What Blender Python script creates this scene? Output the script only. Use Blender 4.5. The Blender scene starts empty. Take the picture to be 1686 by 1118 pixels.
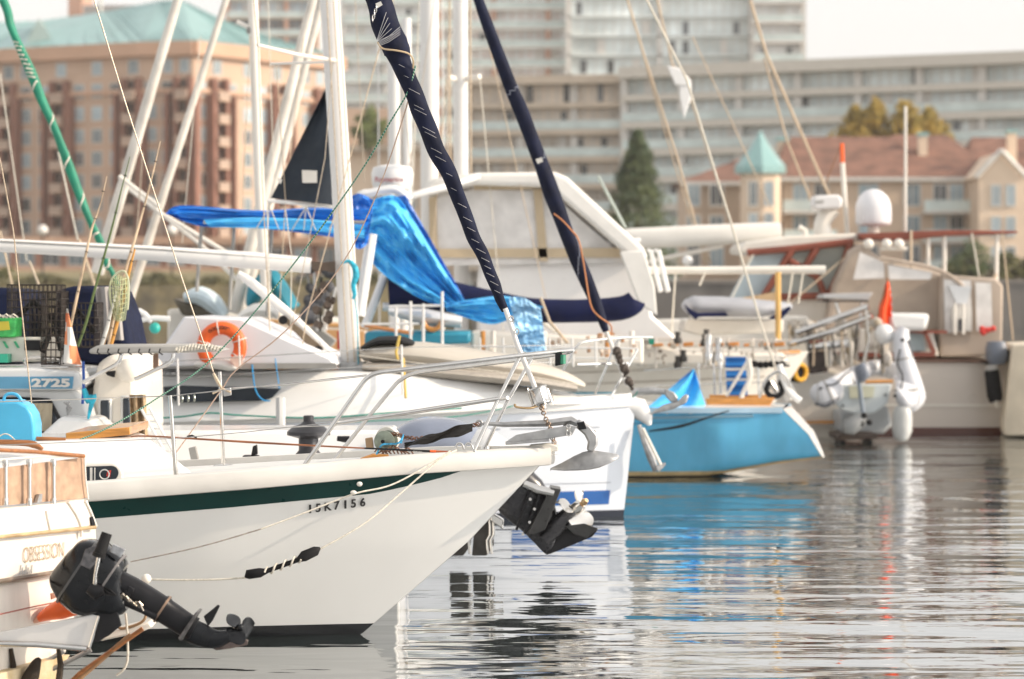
import bpy, bmesh, math, random
from mathutils import Vector, Matrix, noise
random.seed(7)
rad = math.radians
# ------------------------------------------------------------------ camera, world, sun, exposure
F = 4683.0; CAMZ = 2.2; HZ = 490.0; CX = 843.0
scene = bpy.context.scene
C = scene.collection
cd = bpy.data.cameras.new('camera'); cam = bpy.data.objects.new('camera', cd); C.objects.link(cam)
cam.location = (0, 0, CAMZ); cam.rotation_euler = (rad(90), 0, 0)
cd.sensor_width = 36; cd.lens = 36*F/1686.0; cd.shift_y = -(559-HZ)/1686.0
cd.clip_start = 0.5; cd.clip_end = 9000
cd.dof.use_dof = True; cd.dof.focus_distance = 18.6; cd.dof.aperture_fstop = 2.25
scene.camera = cam
SUN_EL, SUN_AZ = rad(27), rad(100)
world = bpy.data.worlds.new('World'); scene.world = world; world.use_nodes = True
wn = world.node_tree; wn.nodes.clear()
sky = wn.nodes.new('ShaderNodeTexSky'); sky.sky_type = 'NISHITA'; sky.sun_disc = False
sky.sun_elevation = SUN_EL; sky.sun_rotation = SUN_AZ; sky.air_density = 1.0; sky.dust_density = 3.0; sky.ozone_density = 1.0
hs = wn.nodes.new('ShaderNodeHueSaturation'); hs.inputs['Saturation'].default_value = 0.18
bg = wn.nodes.new('ShaderNodeBackground'); bg.inputs['Strength'].default_value = 0.115
wo = wn.nodes.new('ShaderNodeOutputWorld')
veil = wn.nodes.new('ShaderNodeMix'); veil.data_type = 'RGBA'; veil.blend_type = 'ADD'; veil.inputs[0].default_value = 1.0; veil.inputs[7].default_value = (4.95, 4.82, 4.68, 1)   # thin even cloud veil over the blue
wn.links.new(sky.outputs[0], hs.inputs['Color']); wn.links.new(hs.outputs[0], veil.inputs[6]); wn.links.new(veil.outputs[2], bg.inputs[0]); wn.links.new(bg.outputs[0], wo.inputs[0])
sd = bpy.data.lights.new('sun', 'SUN'); sd.energy = 3.5; sd.angle = rad(0.5); sd.color = (1.0, 0.83, 0.64)
sun = bpy.data.objects.new('sun', sd); C.objects.link(sun)
sdir = Vector((math.sin(SUN_AZ)*math.cos(SUN_EL), math.cos(SUN_AZ)*math.cos(SUN_EL), math.sin(SUN_EL)))
sun.rotation_euler = sdir.to_track_quat('Z', 'Y').to_euler()
scene.view_settings.view_transform = 'Standard'; scene.view_settings.look = 'None'
scene.view_settings.exposure = 0.20; scene.view_settings.gamma = 1.0
scene.render.engine = 'CYCLES'

# ------------------------------------------------------------------ helpers
def P(px, py, Y): return Vector(((px-CX)/F*Y, Y, CAMZ-(py-HZ)/F*Y))
def mm(px, Y): return px/F*Y           # pixels -> metres at distance Y
MATS = {}
def M(name, col, rough=.5, metal=0., var=.10, scale=3., bump=0., bscale=30., coat=0., streak=False, col2=None, thr=None,
      alpha=1., trans=0., spec=None, stretch=None):
    if name in MATS: return MATS[name]
    m = bpy.data.materials.new(name); m.use_nodes = True; MATS[name] = m
    nt = m.node_tree; b = nt.nodes['Principled BSDF']; L = nt.links.new
    tc = nt.nodes.new('ShaderNodeTexCoord'); mp = nt.nodes.new('ShaderNodeMapping'); L(tc.outputs['Object'], mp.inputs[0])
    if streak: mp.inputs['Scale'].default_value = (1, 1, .12)
    if stretch: mp.inputs['Scale'].default_value = stretch
    n = nt.nodes.new('ShaderNodeTexNoise'); n.inputs['Scale'].default_value = scale; n.inputs['Detail'].default_value = 5
    L(mp.outputs[0], n.inputs['Vector'])
    r = nt.nodes.new('ShaderNodeValToRGB'); L(n.outputs['Fac'], r.inputs[0])
    c2 = col2 if col2 else tuple(min(1, c*(1+var)) for c in col)
    c1 = col if col2 else tuple(c*(1-var) for c in col)
    lo, hi = thr if thr else (.32, .68)
    r.color_ramp.elements[0].position = lo; r.color_ramp.elements[1].position = hi
    r.color_ramp.elements[0].color = (*c1, 1); r.color_ramp.elements[1].color = (*c2, 1)
    L(r.outputs[0], b.inputs['Base Color'])
    n2 = nt.nodes.new('ShaderNodeTexNoise'); n2.inputs['Scale'].default_value = scale*4; n2.inputs['Detail'].default_value = 3
    L(tc.outputs['Object'], n2.inputs['Vector'])
    mr = nt.nodes.new('ShaderNodeMapRange'); L(n2.outputs['Fac'], mr.inputs[0])
    mr.inputs['To Min'].default_value = max(.02, rough*.75); mr.inputs['To Max'].default_value = min(1, rough*1.25)
    L(mr.outputs[0], b.inputs['Roughness'])
    b.inputs['Metallic'].default_value = metal; b.inputs['Coat Weight'].default_value = coat
    b.inputs['Coat Roughness'].default_value = .08
    if spec is not None: b.inputs['Specular IOR Level'].default_value = spec
    if trans: b.inputs['Transmission Weight'].default_value = trans
    if alpha < 1: b.inputs['Alpha'].default_value = alpha
    if bump:
        n3 = nt.nodes.new('ShaderNodeTexNoise'); n3.inputs['Scale'].default_value = bscale; n3.inputs['Detail'].default_value = 4
        L(mp.outputs[0], n3.inputs['Vector'])
        bp = nt.nodes.new('ShaderNodeBump'); bp.inputs['Distance'].default_value = bump; L(n3.outputs['Fac'], bp.inputs['Height'])
        L(bp.outputs[0], b.inputs['Normal'])
    return m
def zbands(m, bands):
    """paint scheme by height above the water: bands = [(z, colour) ...] from the bottom, hard edges; top colour is the material's own"""
    nt = m.node_tree; b = nt.nodes['Principled BSDF']; L = nt.links.new
    src = b.inputs['Base Color'].links[0].from_socket
    g = nt.nodes.new('ShaderNodeNewGeometry'); s = nt.nodes.new('ShaderNodeSeparateXYZ'); L(g.outputs['Position'], s.inputs[0])
    for z, col in reversed(bands):
        lt = nt.nodes.new('ShaderNodeMath'); lt.operation = 'LESS_THAN'; lt.inputs[1].default_value = z; L(s.outputs['Z'], lt.inputs[0])
        mx = nt.nodes.new('ShaderNodeMix'); mx.data_type = 'RGBA'; L(lt.outputs[0], mx.inputs[0]); L(src, mx.inputs[6]); mx.inputs[7].default_value = (*col, 1)
        src = mx.outputs[2]
    L(src, b.inputs['Base Color']); return m
def stripes(m, col, scale, width=.5, axis='DIAGONAL', dist=0):
    nt = m.node_tree; b = nt.nodes['Principled BSDF']; L = nt.links.new
    src = b.inputs['Base Color'].links[0].from_socket
    tc = nt.nodes.new('ShaderNodeTexCoord'); w = nt.nodes.new('ShaderNodeTexWave'); w.bands_direction = axis
    w.inputs['Scale'].default_value = scale; w.inputs['Distortion'].default_value = dist; L(tc.outputs['Object'], w.inputs[0])
    gt = nt.nodes.new('ShaderNodeMath'); gt.operation = 'GREATER_THAN'; gt.inputs[1].default_value = 1-width; L(w.outputs['Fac'], gt.inputs[0])
    mx = nt.nodes.new('ShaderNodeMix'); mx.data_type = 'RGBA'; L(gt.outputs[0], mx.inputs[0]); L(src, mx.inputs[6]); mx.inputs[7].default_value = (*col, 1)
    L(mx.outputs[2], b.inputs['Base Color']); return m

def objrand(m, lo=.45, hi=1.5):
    nt = m.node_tree; b = nt.nodes['Principled BSDF']; L = nt.links.new; src = b.inputs['Base Color'].links[0].from_socket
    oi = nt.nodes.new('ShaderNodeObjectInfo'); mr = nt.nodes.new('ShaderNodeMapRange'); L(oi.outputs['Random'], mr.inputs[0]); mr.inputs['To Min'].default_value = lo; mr.inputs['To Max'].default_value = hi
    vm = nt.nodes.new('ShaderNodeVectorMath'); vm.operation = 'SCALE'; L(src, vm.inputs[0]); L(mr.outputs[0], vm.inputs['Scale']); L(vm.outputs[0], b.inputs['Base Color']); return m
WL = {}
def wloc(o): return WL.get(o.name, Vector((0, 0, 0)))
class MB:
    def __init__(s, mat=None): s.v = []; s.f = []; s.m = []; s.X = mat; s.mi = 0
    def add(s, vs, fs):
        o = len(s.v)
        s.v += [(s.X @ Vector(p)) if s.X else Vector(p) for p in vs]
        s.f += [tuple(o+i for i in f) for f in fs]; s.m += [s.mi]*len(fs); return s
    def box(s, x0, x1, y0, y1, z0, z1):
        return s.add([(x, y, z) for z in (z0, z1) for y in (y0, y1) for x in (x0, x1)],
                     [(0, 2, 3, 1), (4, 5, 7, 6), (0, 1, 5, 4), (2, 6, 7, 3), (0, 4, 6, 2), (1, 3, 7, 5)])
    def rings(s, rings, cap=True, closed=True):
        n = len(rings[0]); vs = [p for r in rings for p in r]; fs = []
        for i in range(len(rings)-1):
            for j in range(n if closed else n-1):
                k = (j+1) % n; fs.append((i*n+j, i*n+k, (i+1)*n+k, (i+1)*n+j))
        if cap and closed:
            fs.append(tuple(range(n-1, -1, -1))); fs.append(tuple((len(rings)-1)*n+j for j in range(n)))
        return s.add(vs, fs)
    def tube(s, pts, r, n=8, cap=True, spline=0):
        pts = [Vector(p) for p in pts]
        rs = list(r) if isinstance(r, (list, tuple)) else [r]*len(pts)
        if spline and len(pts) > 2: pts, rs = smooth_path(pts, rs, spline)
        R = []; up = None
        for i, p in enumerate(pts):
            a = pts[max(0, i-1)]; b = pts[min(len(pts)-1, i+1)]; d = (b-a)
            if d.length < 1e-9: d = Vector((0, 0, 1))
            d.normalize()
            if up is None: up = d.cross(Vector((.13, .97, .2))).normalized()
            u = (up - d*up.dot(d)).normalized(); w = d.cross(u); up = u
            R.append([p + (u*math.cos(k*2*math.pi/n)+w*math.sin(k*2*math.pi/n))*rs[i] for k in range(n)])
        return s.rings(R, cap)
    def loft(s, path, n=16, pw=2.0, spline=0):
        """path: (px,py,Y,half width px in the picture plane,half depth m): superelliptic sections across the path, lying across depth"""
        pts = [P(a, b, c) for a, b, c, d, e in path]; hw = [mm(d, c) for a, b, c, d, e in path]; hd = [e for a, b, c, d, e in path]
        if spline: pts, hw, hd = smooth_path(pts, hw, spline, hd)
        R = []
        for i, p in enumerate(pts):
            a = pts[max(0, i-1)]; b = pts[min(len(pts)-1, i+1)]; d = (b-a); d.y *= .0; d.normalize()
            u = Vector((-d.z, 0, d.x)); R.append([])
            for k in range(n):
                t = k*2*math.pi/n; c_, s_ = math.cos(t), math.sin(t)
                R[-1].append(p + u*hw[i]*math.copysign(abs(c_)**(2/pw), c_) + Vector((0, 1, 0))*hd[i]*math.copysign(abs(s_)**(2/pw), s_))
        return s.rings(R)
    def prism(s, poly, Y, th, Y2=None):
        """outline given at distance Y (pixels read on its face), th metres thick away from the viewer"""
        f = [P(p[0], p[1], p[2] if len(p) > 2 else Y) for p in poly]; n = len(f)
        b = [p+Vector((0, th, 0)) for p in f]
        return s.add(f+b, [tuple(range(n)), tuple(range(2*n-1, n-1, -1))]+[(i, i+n, (i+1) % n+n, (i+1) % n) for i in range(n)])
    def ball(s, c, rx, ry=None, rz=None, n=16, m=10):
        c = Vector(c); ry = ry or rx; rz = rz or rx; R = []
        for i in range(m+1):
            a = -math.pi/2+math.pi*i/m; ca = max(math.cos(a), .001)
            R.append([c+Vector((rx*ca*math.cos(2*math.pi*j/n), ry*ca*math.sin(2*math.pi*j/n), rz*math.sin(a))) for j in range(n)])
        return s.rings(R)
    def lathe(s, c, prof, axis=(0, 0, 1), n=20):
        c = Vector(c); ax = Vector(axis).normalized(); u = ax.orthogonal().normalized(); w = ax.cross(u)
        return s.rings([[c+ax*h+(u*math.cos(2*math.pi*j/n)+w*math.sin(2*math.pi*j/n))*max(r, .0005) for j in range(n)] for r, h in prof])
    def torus(s, c, R, r, axis=(0, 1, 0), a0=0, a1=2*math.pi, n=32, k=10, sq=1.0):
        ax = Vector(axis).normalized(); u = Vector((1, 0, 0)); u = (u-ax*u.dot(ax)).normalized(); w = ax.cross(u); c = Vector(c); full = abs(a1-a0-2*math.pi) < 1e-6
        Rg = []
        for i in range(n+1):
            a = a0+(a1-a0)*i/n; d = u*math.cos(a)+w*math.sin(a)
            Rg.append([c+d*R+(d*math.cos(2*math.pi*j/k)+ax*sq*math.sin(2*math.pi*j/k))*r for j in range(k)])
        return s.rings(Rg, cap=not full)
    def grid(s, fn, nu, nv, th=0.):
        vs = [Vector(fn(i/nu, j/nv)) for j in range(nv+1) for i in range(nu+1)]; w = nu+1
        fs = [(j*w+i, j*w+i+1, (j+1)*w+i+1, (j+1)*w+i) for j in range(nv) for i in range(nu)]
        if not th: return s.add(vs, fs)
        nn = [Vector((0, 0, 0)) for _ in vs]
        for f in fs:
            q = (vs[f[2]]-vs[f[0]]).cross(vs[f[3]]-vs[f[1]])
            for i in f: nn[i] += q
        bs = [v+(q.normalized() if q.length > 1e-12 else Vector((0, 1, 0)))*th for v, q in zip(vs, nn)]; o = len(vs)
        bf = [tuple(o+i for i in reversed(f)) for f in fs]; e = []
        for i in range(nu): e += [(i+1, i, i+o, i+1+o), (nv*w+i, nv*w+i+1, nv*w+i+1+o, nv*w+i+o)]
        for j in range(nv): e += [(j*w, (j+1)*w, (j+1)*w+o, j*w+o), ((j+1)*w+nu, j*w+nu, j*w+nu+o, (j+1)*w+nu+o)]
        return s.add(vs+bs, fs+bf+e)
    def sweep(s, prof, path, side=1):
        """prof: (outward, up) points; path: 3d points (local), outward = horizontal normal of the path"""
        R = []; pts = [Vector(p) for p in path]
        for i, p in enumerate(pts):
            d = pts[min(len(pts)-1, i+1)]-pts[max(0, i-1)]; o = Vector((d.y, -d.x, 0)).normalized()*side
            R.append([p+o*a+Vector((0, 0, b)) for a, b in prof])
        return s.rings(R)
    def build(s, name, mats, parent=None, smooth=40, bevel=0., seg=2, sub=0, **tags):
        if not isinstance(mats, (list, tuple)): mats = [mats]
        me = bpy.data.meshes.new(name)
        if parent is not None: off = wloc(parent)
        else:
            xs = [p.x for p in s.v]; ys = [p.y for p in s.v]; zs = [p.z for p in s.v]
            off = Vector(((min(xs)+max(xs))/2, (min(ys)+max(ys))/2, min(zs)))
        me.from_pydata([p-off for p in s.v], [], s.f)
        for m in mats: me.materials.append(m)
        me.polygons.foreach_set('material_index', s.m)
        bm = bmesh.new(); bm.from_mesh(me); bmesh.ops.recalc_face_normals(bm, faces=bm.faces[:]); bm.to_mesh(me); bm.free()
        if smooth: me.polygons.foreach_set('use_smooth', [True]*len(me.polygons)); me.set_sharp_from_angle(angle=rad(smooth))
        o = bpy.data.objects.new(name, me); C.objects.link(o)
        if parent is not None: o.parent = parent
        else: o.location = off
        WL[o.name] = Vector(off)
        if bevel: b = o.modifiers.new('bevel', 'BEVEL'); b.width = bevel; b.segments = seg; b.limit_method = 'ANGLE'; b.angle_limit = rad(40)
        if sub: b = o.modifiers.new('sub', 'SUBSURF'); b.levels = sub; b.render_levels = sub
        tag(o, **tags); return o
def smooth_path(pts, rs, k, r2=None):
    A, B, D = [], [], []; n = len(pts)
    for i in range(n-1):
        p0, p1, p2, p3 = pts[max(0, i-1)], pts[i], pts[i+1], pts[min(n-1, i+2)]
        for j in range(k):
            t = j/k
            A.append(.5*((2*p1)+(p2-p0)*t+(2*p0-5*p1+4*p2-p3)*t*t+(3*p1-p0-3*p2+p3)*t**3))
            B.append(rs[i]*(1-t)+rs[i+1]*t)
            if r2: D.append(r2[i]*(1-t)+r2[i+1]*t)
    A.append(pts[-1]); B.append(rs[-1])
    if r2: D.append(r2[-1]); return A, B, D
    return A, B
def tag(o, label=None, cat=None, group=None, kind=None):
    if label: o['label'] = label
    if cat: o['category'] = cat
    if group: o['group'] = group
    if kind: o['kind'] = kind
def thing(name, label, cat, loc, group=None):
    o = bpy.data.objects.new(name, None); C.objects.link(o); o.location = loc; o.empty_display_size = .3
    WL[o.name] = Vector(loc); tag(o, label, cat, group); return o
def inst(src, parent, loc, rz=0., scale=None):
    o = src.copy(); C.objects.link(o); o.parent = parent; o.location = Vector(loc)-wloc(parent); o.rotation_euler = (0, 0, rz)
    if scale: o.scale = scale
    WL[o.name] = Vector(loc); return o
def PT(name, pts, r, mat, parent=None, n=8, spline=0, **k):
    """a tube through picture points (px,py,Y), r metres"""
    return MB().tube([P(*p) for p in pts], r, n, spline=spline).build(name, mat, parent, **k)
def text(s, mtx, h, wsc, mat, name, parent, ext=.002, bold=.0, sp=1.0, fat=0.):
    cu = bpy.data.curves.new('t', 'FONT'); cu.body = s; cu.size = h/.72; cu.extrude = ext; cu.offset = bold; cu.space_character = sp
    t = bpy.data.objects.new('t', cu); C.objects.link(t); dg = bpy.context.evaluated_depsgraph_get(); dg.update()
    me = bpy.data.meshes.new_from_object(t.evaluated_get(dg)); bpy.data.objects.remove(t)
    if fat:
        v0 = [v.co.copy() for v in me.vertices]; f0 = [tuple(p.vertices) for p in me.polygons]; nv = len(v0); vs = []; fs = []
        for k, dx in enumerate((0, -fat, fat)): vs += [c+Vector((dx, 0, .0004*k)) for c in v0]; fs += [tuple(i+k*nv for i in f) for f in f0]
        me = bpy.data.meshes.new(name); me.from_pydata(vs, [], fs)
    me.name = name; off = wloc(parent) if parent is not None else Vector((0, 0, 0))
    me.transform(Matrix.Translation(-off) @ mtx @ Matrix.Diagonal((wsc, 1, 1, 1)))
    me.materials.clear(); me.materials.append(mat)
    o = bpy.data.objects.new(name, me); C.objects.link(o); o.parent = parent; WL[o.name] = off; return o
def face_m(origin, ux, uz):
    """matrix whose x runs along ux, y (text up) along uz, z toward the viewer side"""
    x = Vector(ux).normalized(); y = Vector(uz); y = (y-x*y.dot(x)).normalized(); z = x.cross(y)
    return Matrix(((x.x, y.x, z.x, origin[0]), (x.y, y.y, z.y, origin[1]), (x.z, y.z, z.z, origin[2]), (0, 0, 0, 1)))
def frame(origin, deg):
    return Matrix.Translation(Vector(origin)) @ Matrix.Rotation(rad(deg), 4, 'Z')
def lerp(a, b, t): return a+(b-a)*t
def interp(tab, x):
    if x <= tab[0][0]: return tab[0][1]
    for (a, b), (c, d) in zip(tab, tab[1:]):
        if x <= c: return b+(d-b)*(x-a)/(c-a)
    return tab[-1][1]
class Hull:
    """local frame: x forward (0 at the bow), y to port, z up from the water"""
    def __init__(s, X, L, sheer, beam, wl, stem, stern, zb=-.3, full=.75):
        s.X = X; s.L = L; s.sh = sheer; s.bm = beam; s.wl = wl; s.stem = stem; s.stern = stern; s.zb = zb; s.full = full
    def S(s, t, v, side=-1, off=0.):
        st = interp(s.stem, v); sn = interp(s.stern, v); x = lerp(-s.L+sn, st, t)
        zt = interp(s.sh, t); z = lerp(interp(s.zb, t) if isinstance(s.zb, list) else s.zb, zt, v); b = lerp(interp(s.wl, t), interp(s.bm, t), max(v, 0)**s.full)
        return Vector((x, side*(b+off), z))
    def skin(s, parent, mat, nt=48, nv=14, name='hull'):
        m = MB(s.X)
        for sd in (-1, 1): m.grid(lambda a, b: s.S(a, b, sd), nt, nv)
        m.grid(lambda a, b: Vector((s.S(0, b, 1).x, lerp(s.S(0, b, -1).y, s.S(0, b, 1).y, a), s.S(0, b, 1).z)), 4, nv)
        return m.build(name, mat, parent, smooth=50)
    def deck(s, parent, mat, drop=.02, camber=.05, nt=40, name='deck'):
        def f(a, b):
            q = s.S(a, 1, -1); y = lerp(-1, 1, b); return Vector((q.x, q.y*-y*-1 if False else abs(q.y)*y, q.z-drop+camber*(1-y*y)*min(1, abs(q.y))))
        return MB(s.X).grid(f, nt, 8).build(name, mat, parent)
    def strip(s, parent, mat, name, t0, t1, v0, v1, off=.003, nt=40, sides=(-1,), th=.0):
        m = MB(s.X)
        for sd in sides: m.grid(lambda a, b: s.S(lerp(t0, t1, a), lerp(v0(lerp(t0, t1, a)), v1(lerp(t0, t1, a)), b), sd, off), nt, 3)
        return m.build(name, mat, parent)
    def rail(s, parent, mat, name, prof, t0=0, t1=1, nt=48, v=1.):
        m = MB(s.X)
        for sd in (-1, 1):
            m.sweep(prof, [s.S(lerp(t0, t1, i/nt), v, sd) for i in range(nt+1)], side=-1 if sd > 0 else 1)
        return m.build(name, mat, parent)

# ------------------------------------------------------------------ materials
GEL = M('white_gelcoat', (.74, .74, .73), .22, var=.04, scale=1.2, coat=.3, streak=True)
GELW = M('warm_gelcoat', (.74, .70, .63), .3, var=.07, scale=1.5, coat=.2, streak=True)
GELD = M('aged_white_gelcoat', (.70, .67, .60), .35, var=.12, scale=2.5, streak=True)
DECKM = M('deck_nonskid', (.66, .66, .64), .6, var=.06, scale=6, bump=.0008, bscale=300)
STEEL = M('stainless_steel', (.62, .60, .57), .16, 1., var=.08, scale=8)
ALU = M('painted_mast', (.72, .71, .69), .32, 0, var=.05, scale=1.2, streak=True)
ALUW = M('warm_white_mast', (.74, .70, .64), .4, 0, var=.05, scale=1.2)
GALV = M('galvanised_steel', (.40, .40, .40), .42, .75, var=.22, scale=14, bump=.0006, bscale=60)
BLK = M('black_plastic', (.010, .010, .012), .38, var=.3, scale=9, spec=.25)
BLKG = M('black_gloss_paint', (.007, .008, .010), .13, var=.3, scale=7, spec=.3)
BLKM = M('black_rubber', (.012, .012, .013), .7, var=.3, scale=12, spec=.2)
TEAK = M('teak', (.30, .12, .04), .5, var=.3, scale=7, stretch=(1, 6, 6), bump=.0008, bscale=60)
TEAKL = M('varnished_teak', (.55, .24, .05), .3, var=.25, scale=6, stretch=(1, 8, 8), coat=.5)
PLY = M('plywood', (.40, .265, .18), .65, var=.2, scale=4, stretch=(.6, 4, 4), bump=.0006, bscale=50)
NAVY = M('navy_canvas', (.008, .012, .034), .85, spec=.15, var=.35, scale=6, bump=.004, bscale=14)
NAVYC = M('navy_cover', (.006, .010, .048), .75, spec=.2, var=.3, scale=3, bump=.01, bscale=7)
ROPEW = M('white_rope', (.62, .58, .50), .8, var=.2, scale=60, bump=.002, bscale=120)
ROPET = M('tan_rope', (.50, .40, .29), .8, var=.25, scale=60)
WIRE = M('rigging_wire', (.45, .38, .30), .4, .5, var=.2, scale=30)
ROPEG = stripes(M('green_rope', (.015, .16, .10), .8, var=.2, scale=60), (.42, .50, .42), 26, .22)
ROPEGP = M('green_polyrope', (.02, .22, .17), .7, var=.2, scale=40)
ROPEB = M('blue_polyrope', (.02, .36, .50), .7, var=.35, scale=30, bump=.003, bscale=60)
ORG = M('orange_plastic', (.85, .13, .02), .45, var=.08, scale=6)
TARP = M('blue_tarp', (.07, .47, .88), .5, var=.12, scale=2.0, bump=.006, bscale=6, spec=.6)
TARPL = M('light_blue_tarp', (.30, .56, .84), .35, var=.3, scale=3, bump=.01, bscale=8)
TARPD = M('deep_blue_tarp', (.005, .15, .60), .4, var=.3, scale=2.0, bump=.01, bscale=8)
CANV = M('white_canvas', (.72, .70, .66), .85, var=.06, scale=2, bump=.006, bscale=6)
CANT = M('taupe_canvas', (.40, .33, .27), .85, var=.12, scale=2, bump=.01, bscale=5)
VINYL = M('clear_vinyl', (.66, .64, .62), .22, var=.12, scale=4, bump=.006, bscale=6)
GLASSD = M('dark_glass', (.025, .032, .042), .1, var=.3, scale=2, spec=.35)
GREYC = M('grey_vinyl', (.30, .29, .27), .6, var=.12, scale=4, bump=.004, bscale=10)
MATS_ = MATS
# ------------------------------------------------------------------ SETTING: water, shore
wm = bpy.data.materials.new('harbour_water'); wm.use_nodes = True; nt = wm.node_tree; b = nt.nodes['Principled BSDF']; L_ = nt.links.new
b.inputs['Base Color'].default_value = (.018, .028, .026, 1); b.inputs['Roughness'].default_value = .03; b.inputs['IOR'].default_value = 1.6
b.inputs['Specular IOR Level'].default_value = .9
tc = nt.nodes.new('ShaderNodeTexCoord'); prev = None
for sc, sx, dist, det in ((.6, .40, .06, 2.0), (2.2, .34, .017, 2.0), (9., .40, .0016, 1.0)):
    mp = nt.nodes.new('ShaderNodeMapping'); mp.inputs['Scale'].default_value = (sx, 1, 1); mp.inputs['Rotation'].default_value = (0, 0, rad(4))
    n = nt.nodes.new('ShaderNodeTexNoise'); n.inputs['Scale'].default_value = sc; n.inputs['Detail'].default_value = det; n.inputs['Distortion'].default_value = .3
    L_(tc.outputs['Object'], mp.inputs[0]); L_(mp.outputs[0], n.inputs['Vector'])
    bp = nt.nodes.new('ShaderNodeBump'); bp.inputs['Distance'].default_value = dist; bp.inputs['Strength'].default_value = 1
    L_(n.outputs['Fac'], bp.inputs['Height'])
    if prev: L_(prev.outputs[0], bp.inputs['Normal'])
    prev = bp
L_(prev.outputs[0], b.inputs['Normal'])
gl_ = nt.nodes.new('ShaderNodeBsdfGlossy'); gl_.inputs['Color'].default_value = (.93, .94, .95, 1); gl_.inputs['Roughness'].default_value = .02; L_(prev.outputs[0], gl_.inputs['Normal'])
mxs = nt.nodes.new('ShaderNodeMixShader'); mxs.inputs[0].default_value = .38; L_(b.outputs[0], mxs.inputs[1]); L_(gl_.outputs[0], mxs.inputs[2]); L_(mxs.outputs[0], nt.nodes['Material Output'].inputs[0])
w = MB(); w.add([(-700, -30, 0), (700, -30, 0), (700, 1500, 0), (-700, 1500, 0)], [(0, 1, 2, 3)])
w.build('water', wm, smooth=0, kind='structure')
GRASS = M('dry_lawn', (.24, .19, .09), .9, var=.35, scale=.15, col2=(.12, .11, .05))
LAND = M('paved_ground', (.22, .20, .17), .9, var=.2, scale=.1)
BANKM = M('dry_bank_earth', (.30, .24, .12), .9, scale=.6, bump=.15, bscale=1.2, col2=(.10, .085, .06))
m = MB(); m.box(-700, 700, 216, 3000, -1, 2.85); m.build('ground', LAND, smooth=0, kind='structure')
m = MB(); m.box(-80, -3, 214.6, 216, -1, 3.1); m.build('dry_bank', BANKM, smooth=0, label='long dry brown bank, built as an upright block, along the far shore behind the white boats', cat='seawall')  # dry shore bank, built as an upright block
m = MB(); m.box(-3, 120, 214.2, 216, -1, 3.3); m.mi = 1; m.box(-3, 120, 214.0, 216.2, 3.3, 3.55)
m.build('concrete_seawall', [M('seawall_concrete', (.13, .12, .11), .85, var=.3, scale=.5, streak=True), M('seawall_cap', (.2, .18, .16), .8)], smooth=0,
        label='dark concrete seawall with a pale cap at the right edge of the harbour', cat='seawall')
m = MB(); m.grid(lambda a, b: Vector((lerp(-75, -18, a), lerp(217, 245, b), 2.9+b*1.6)), 6, 3); m.build('lawn', GRASS, kind='structure')

# ------------------------------------------------------------------ buildings
PEACH = M('peach_render', (.53, .38, .28), .85, var=.08, scale=.2)
PEACH2 = M('peach_cornice', (.55, .35, .24), .85, var=.08, scale=.2)
BRICK = M('red_brick', (.25, .12, .085), .9, var=.15, scale=.5)
TEAL = M('teal_metal_roof', (.27, .45, .44), .35, .2, var=.08, scale=.3, streak=True)
PANE = objrand(M('pale_blue_pane', (.30, .38, .42), .15, var=.5, scale=.3))
PANED = objrand(M('dark_pane', (.06, .065, .07), .15, var=.5, scale=.3), .3, 2.5)
FRW = M('white_frame', (.62, .60, .56), .5)
CREAM = M('cream_stucco', (.72, .57, .43), .85, var=.06, scale=.3)
CREAMD = M('tan_stucco', (.56, .43, .32), .85, var=.06, scale=.3)
REDR = M('brown_shingle_roof', (.20, .10, .07), .85, var=.3, scale=.8)
GLG = M('green_tinted_glazing', (.66, .74, .72), .4, var=.4, scale=.12)
GLB = M('pale_glazing', (.80, .84, .83), .4, var=.35, scale=.15)
SLAB = M('pale_concrete', (.78, .75, .71), .8, var=.06, scale=.3)
SLABT = M('tan_concrete', (.56, .47, .37), .8, var=.08, scale=.3)
SALM = M('salmon_panel', (.50, .30, .22), .8, var=.1, scale=.3)
RAILG = M('glass_balustrade', (.56, .64, .62), .15, var=.15, scale=.5)
def wall_frame(p0, p1):
    d = Vector((p1[0]-p0[0], p1[1]-p0[1], 0)); L = d.length
    return Matrix.Translation((p0[0], p0[1], 0)) @ Matrix.Rotation(math.atan2(d.y, d.x), 4, 'Z'), L, math.atan2(d.y, d.x)
PROTO = {}
def window_proto(kind, parent, loc, rz, w, h, frm, pane, sc=None):
    k = (kind, parent.name, round(w, 2), round(h, 2), pane.name)
    if k in PROTO:
        o = inst(PROTO[k], parent, loc, rz)
        return o
    X = Matrix.Identity(4); m = MB()
    t = .12
    m.box(-w/2-t, w/2+t, -.10, .05, -t, 0); m.box(-w/2-t, w/2+t, -.10, .05, h, h+t)
    m.box(-w/2-t, -w/2, -.10, .05, 0, h); m.box(w/2, w/2+t, -.10, .05, 0, h); m.box(-.04, .04, -.08, .05, 0, h)
    m.mi = 1; m.box(-w/2, -.04, -.03, .05, 0, h); m.box(.04, w/2, -.03, .05, 0, h)
    off = wloc(parent); m.v = [p+off for p in m.v]
    o = m.build('window', [frm, pane], parent, smooth=0); o.location = Vector(loc)-off; o.rotation_euler = (0, 0, rz); WL[o.name] = Vector(loc)
    PROTO[k] = o; return o
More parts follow.
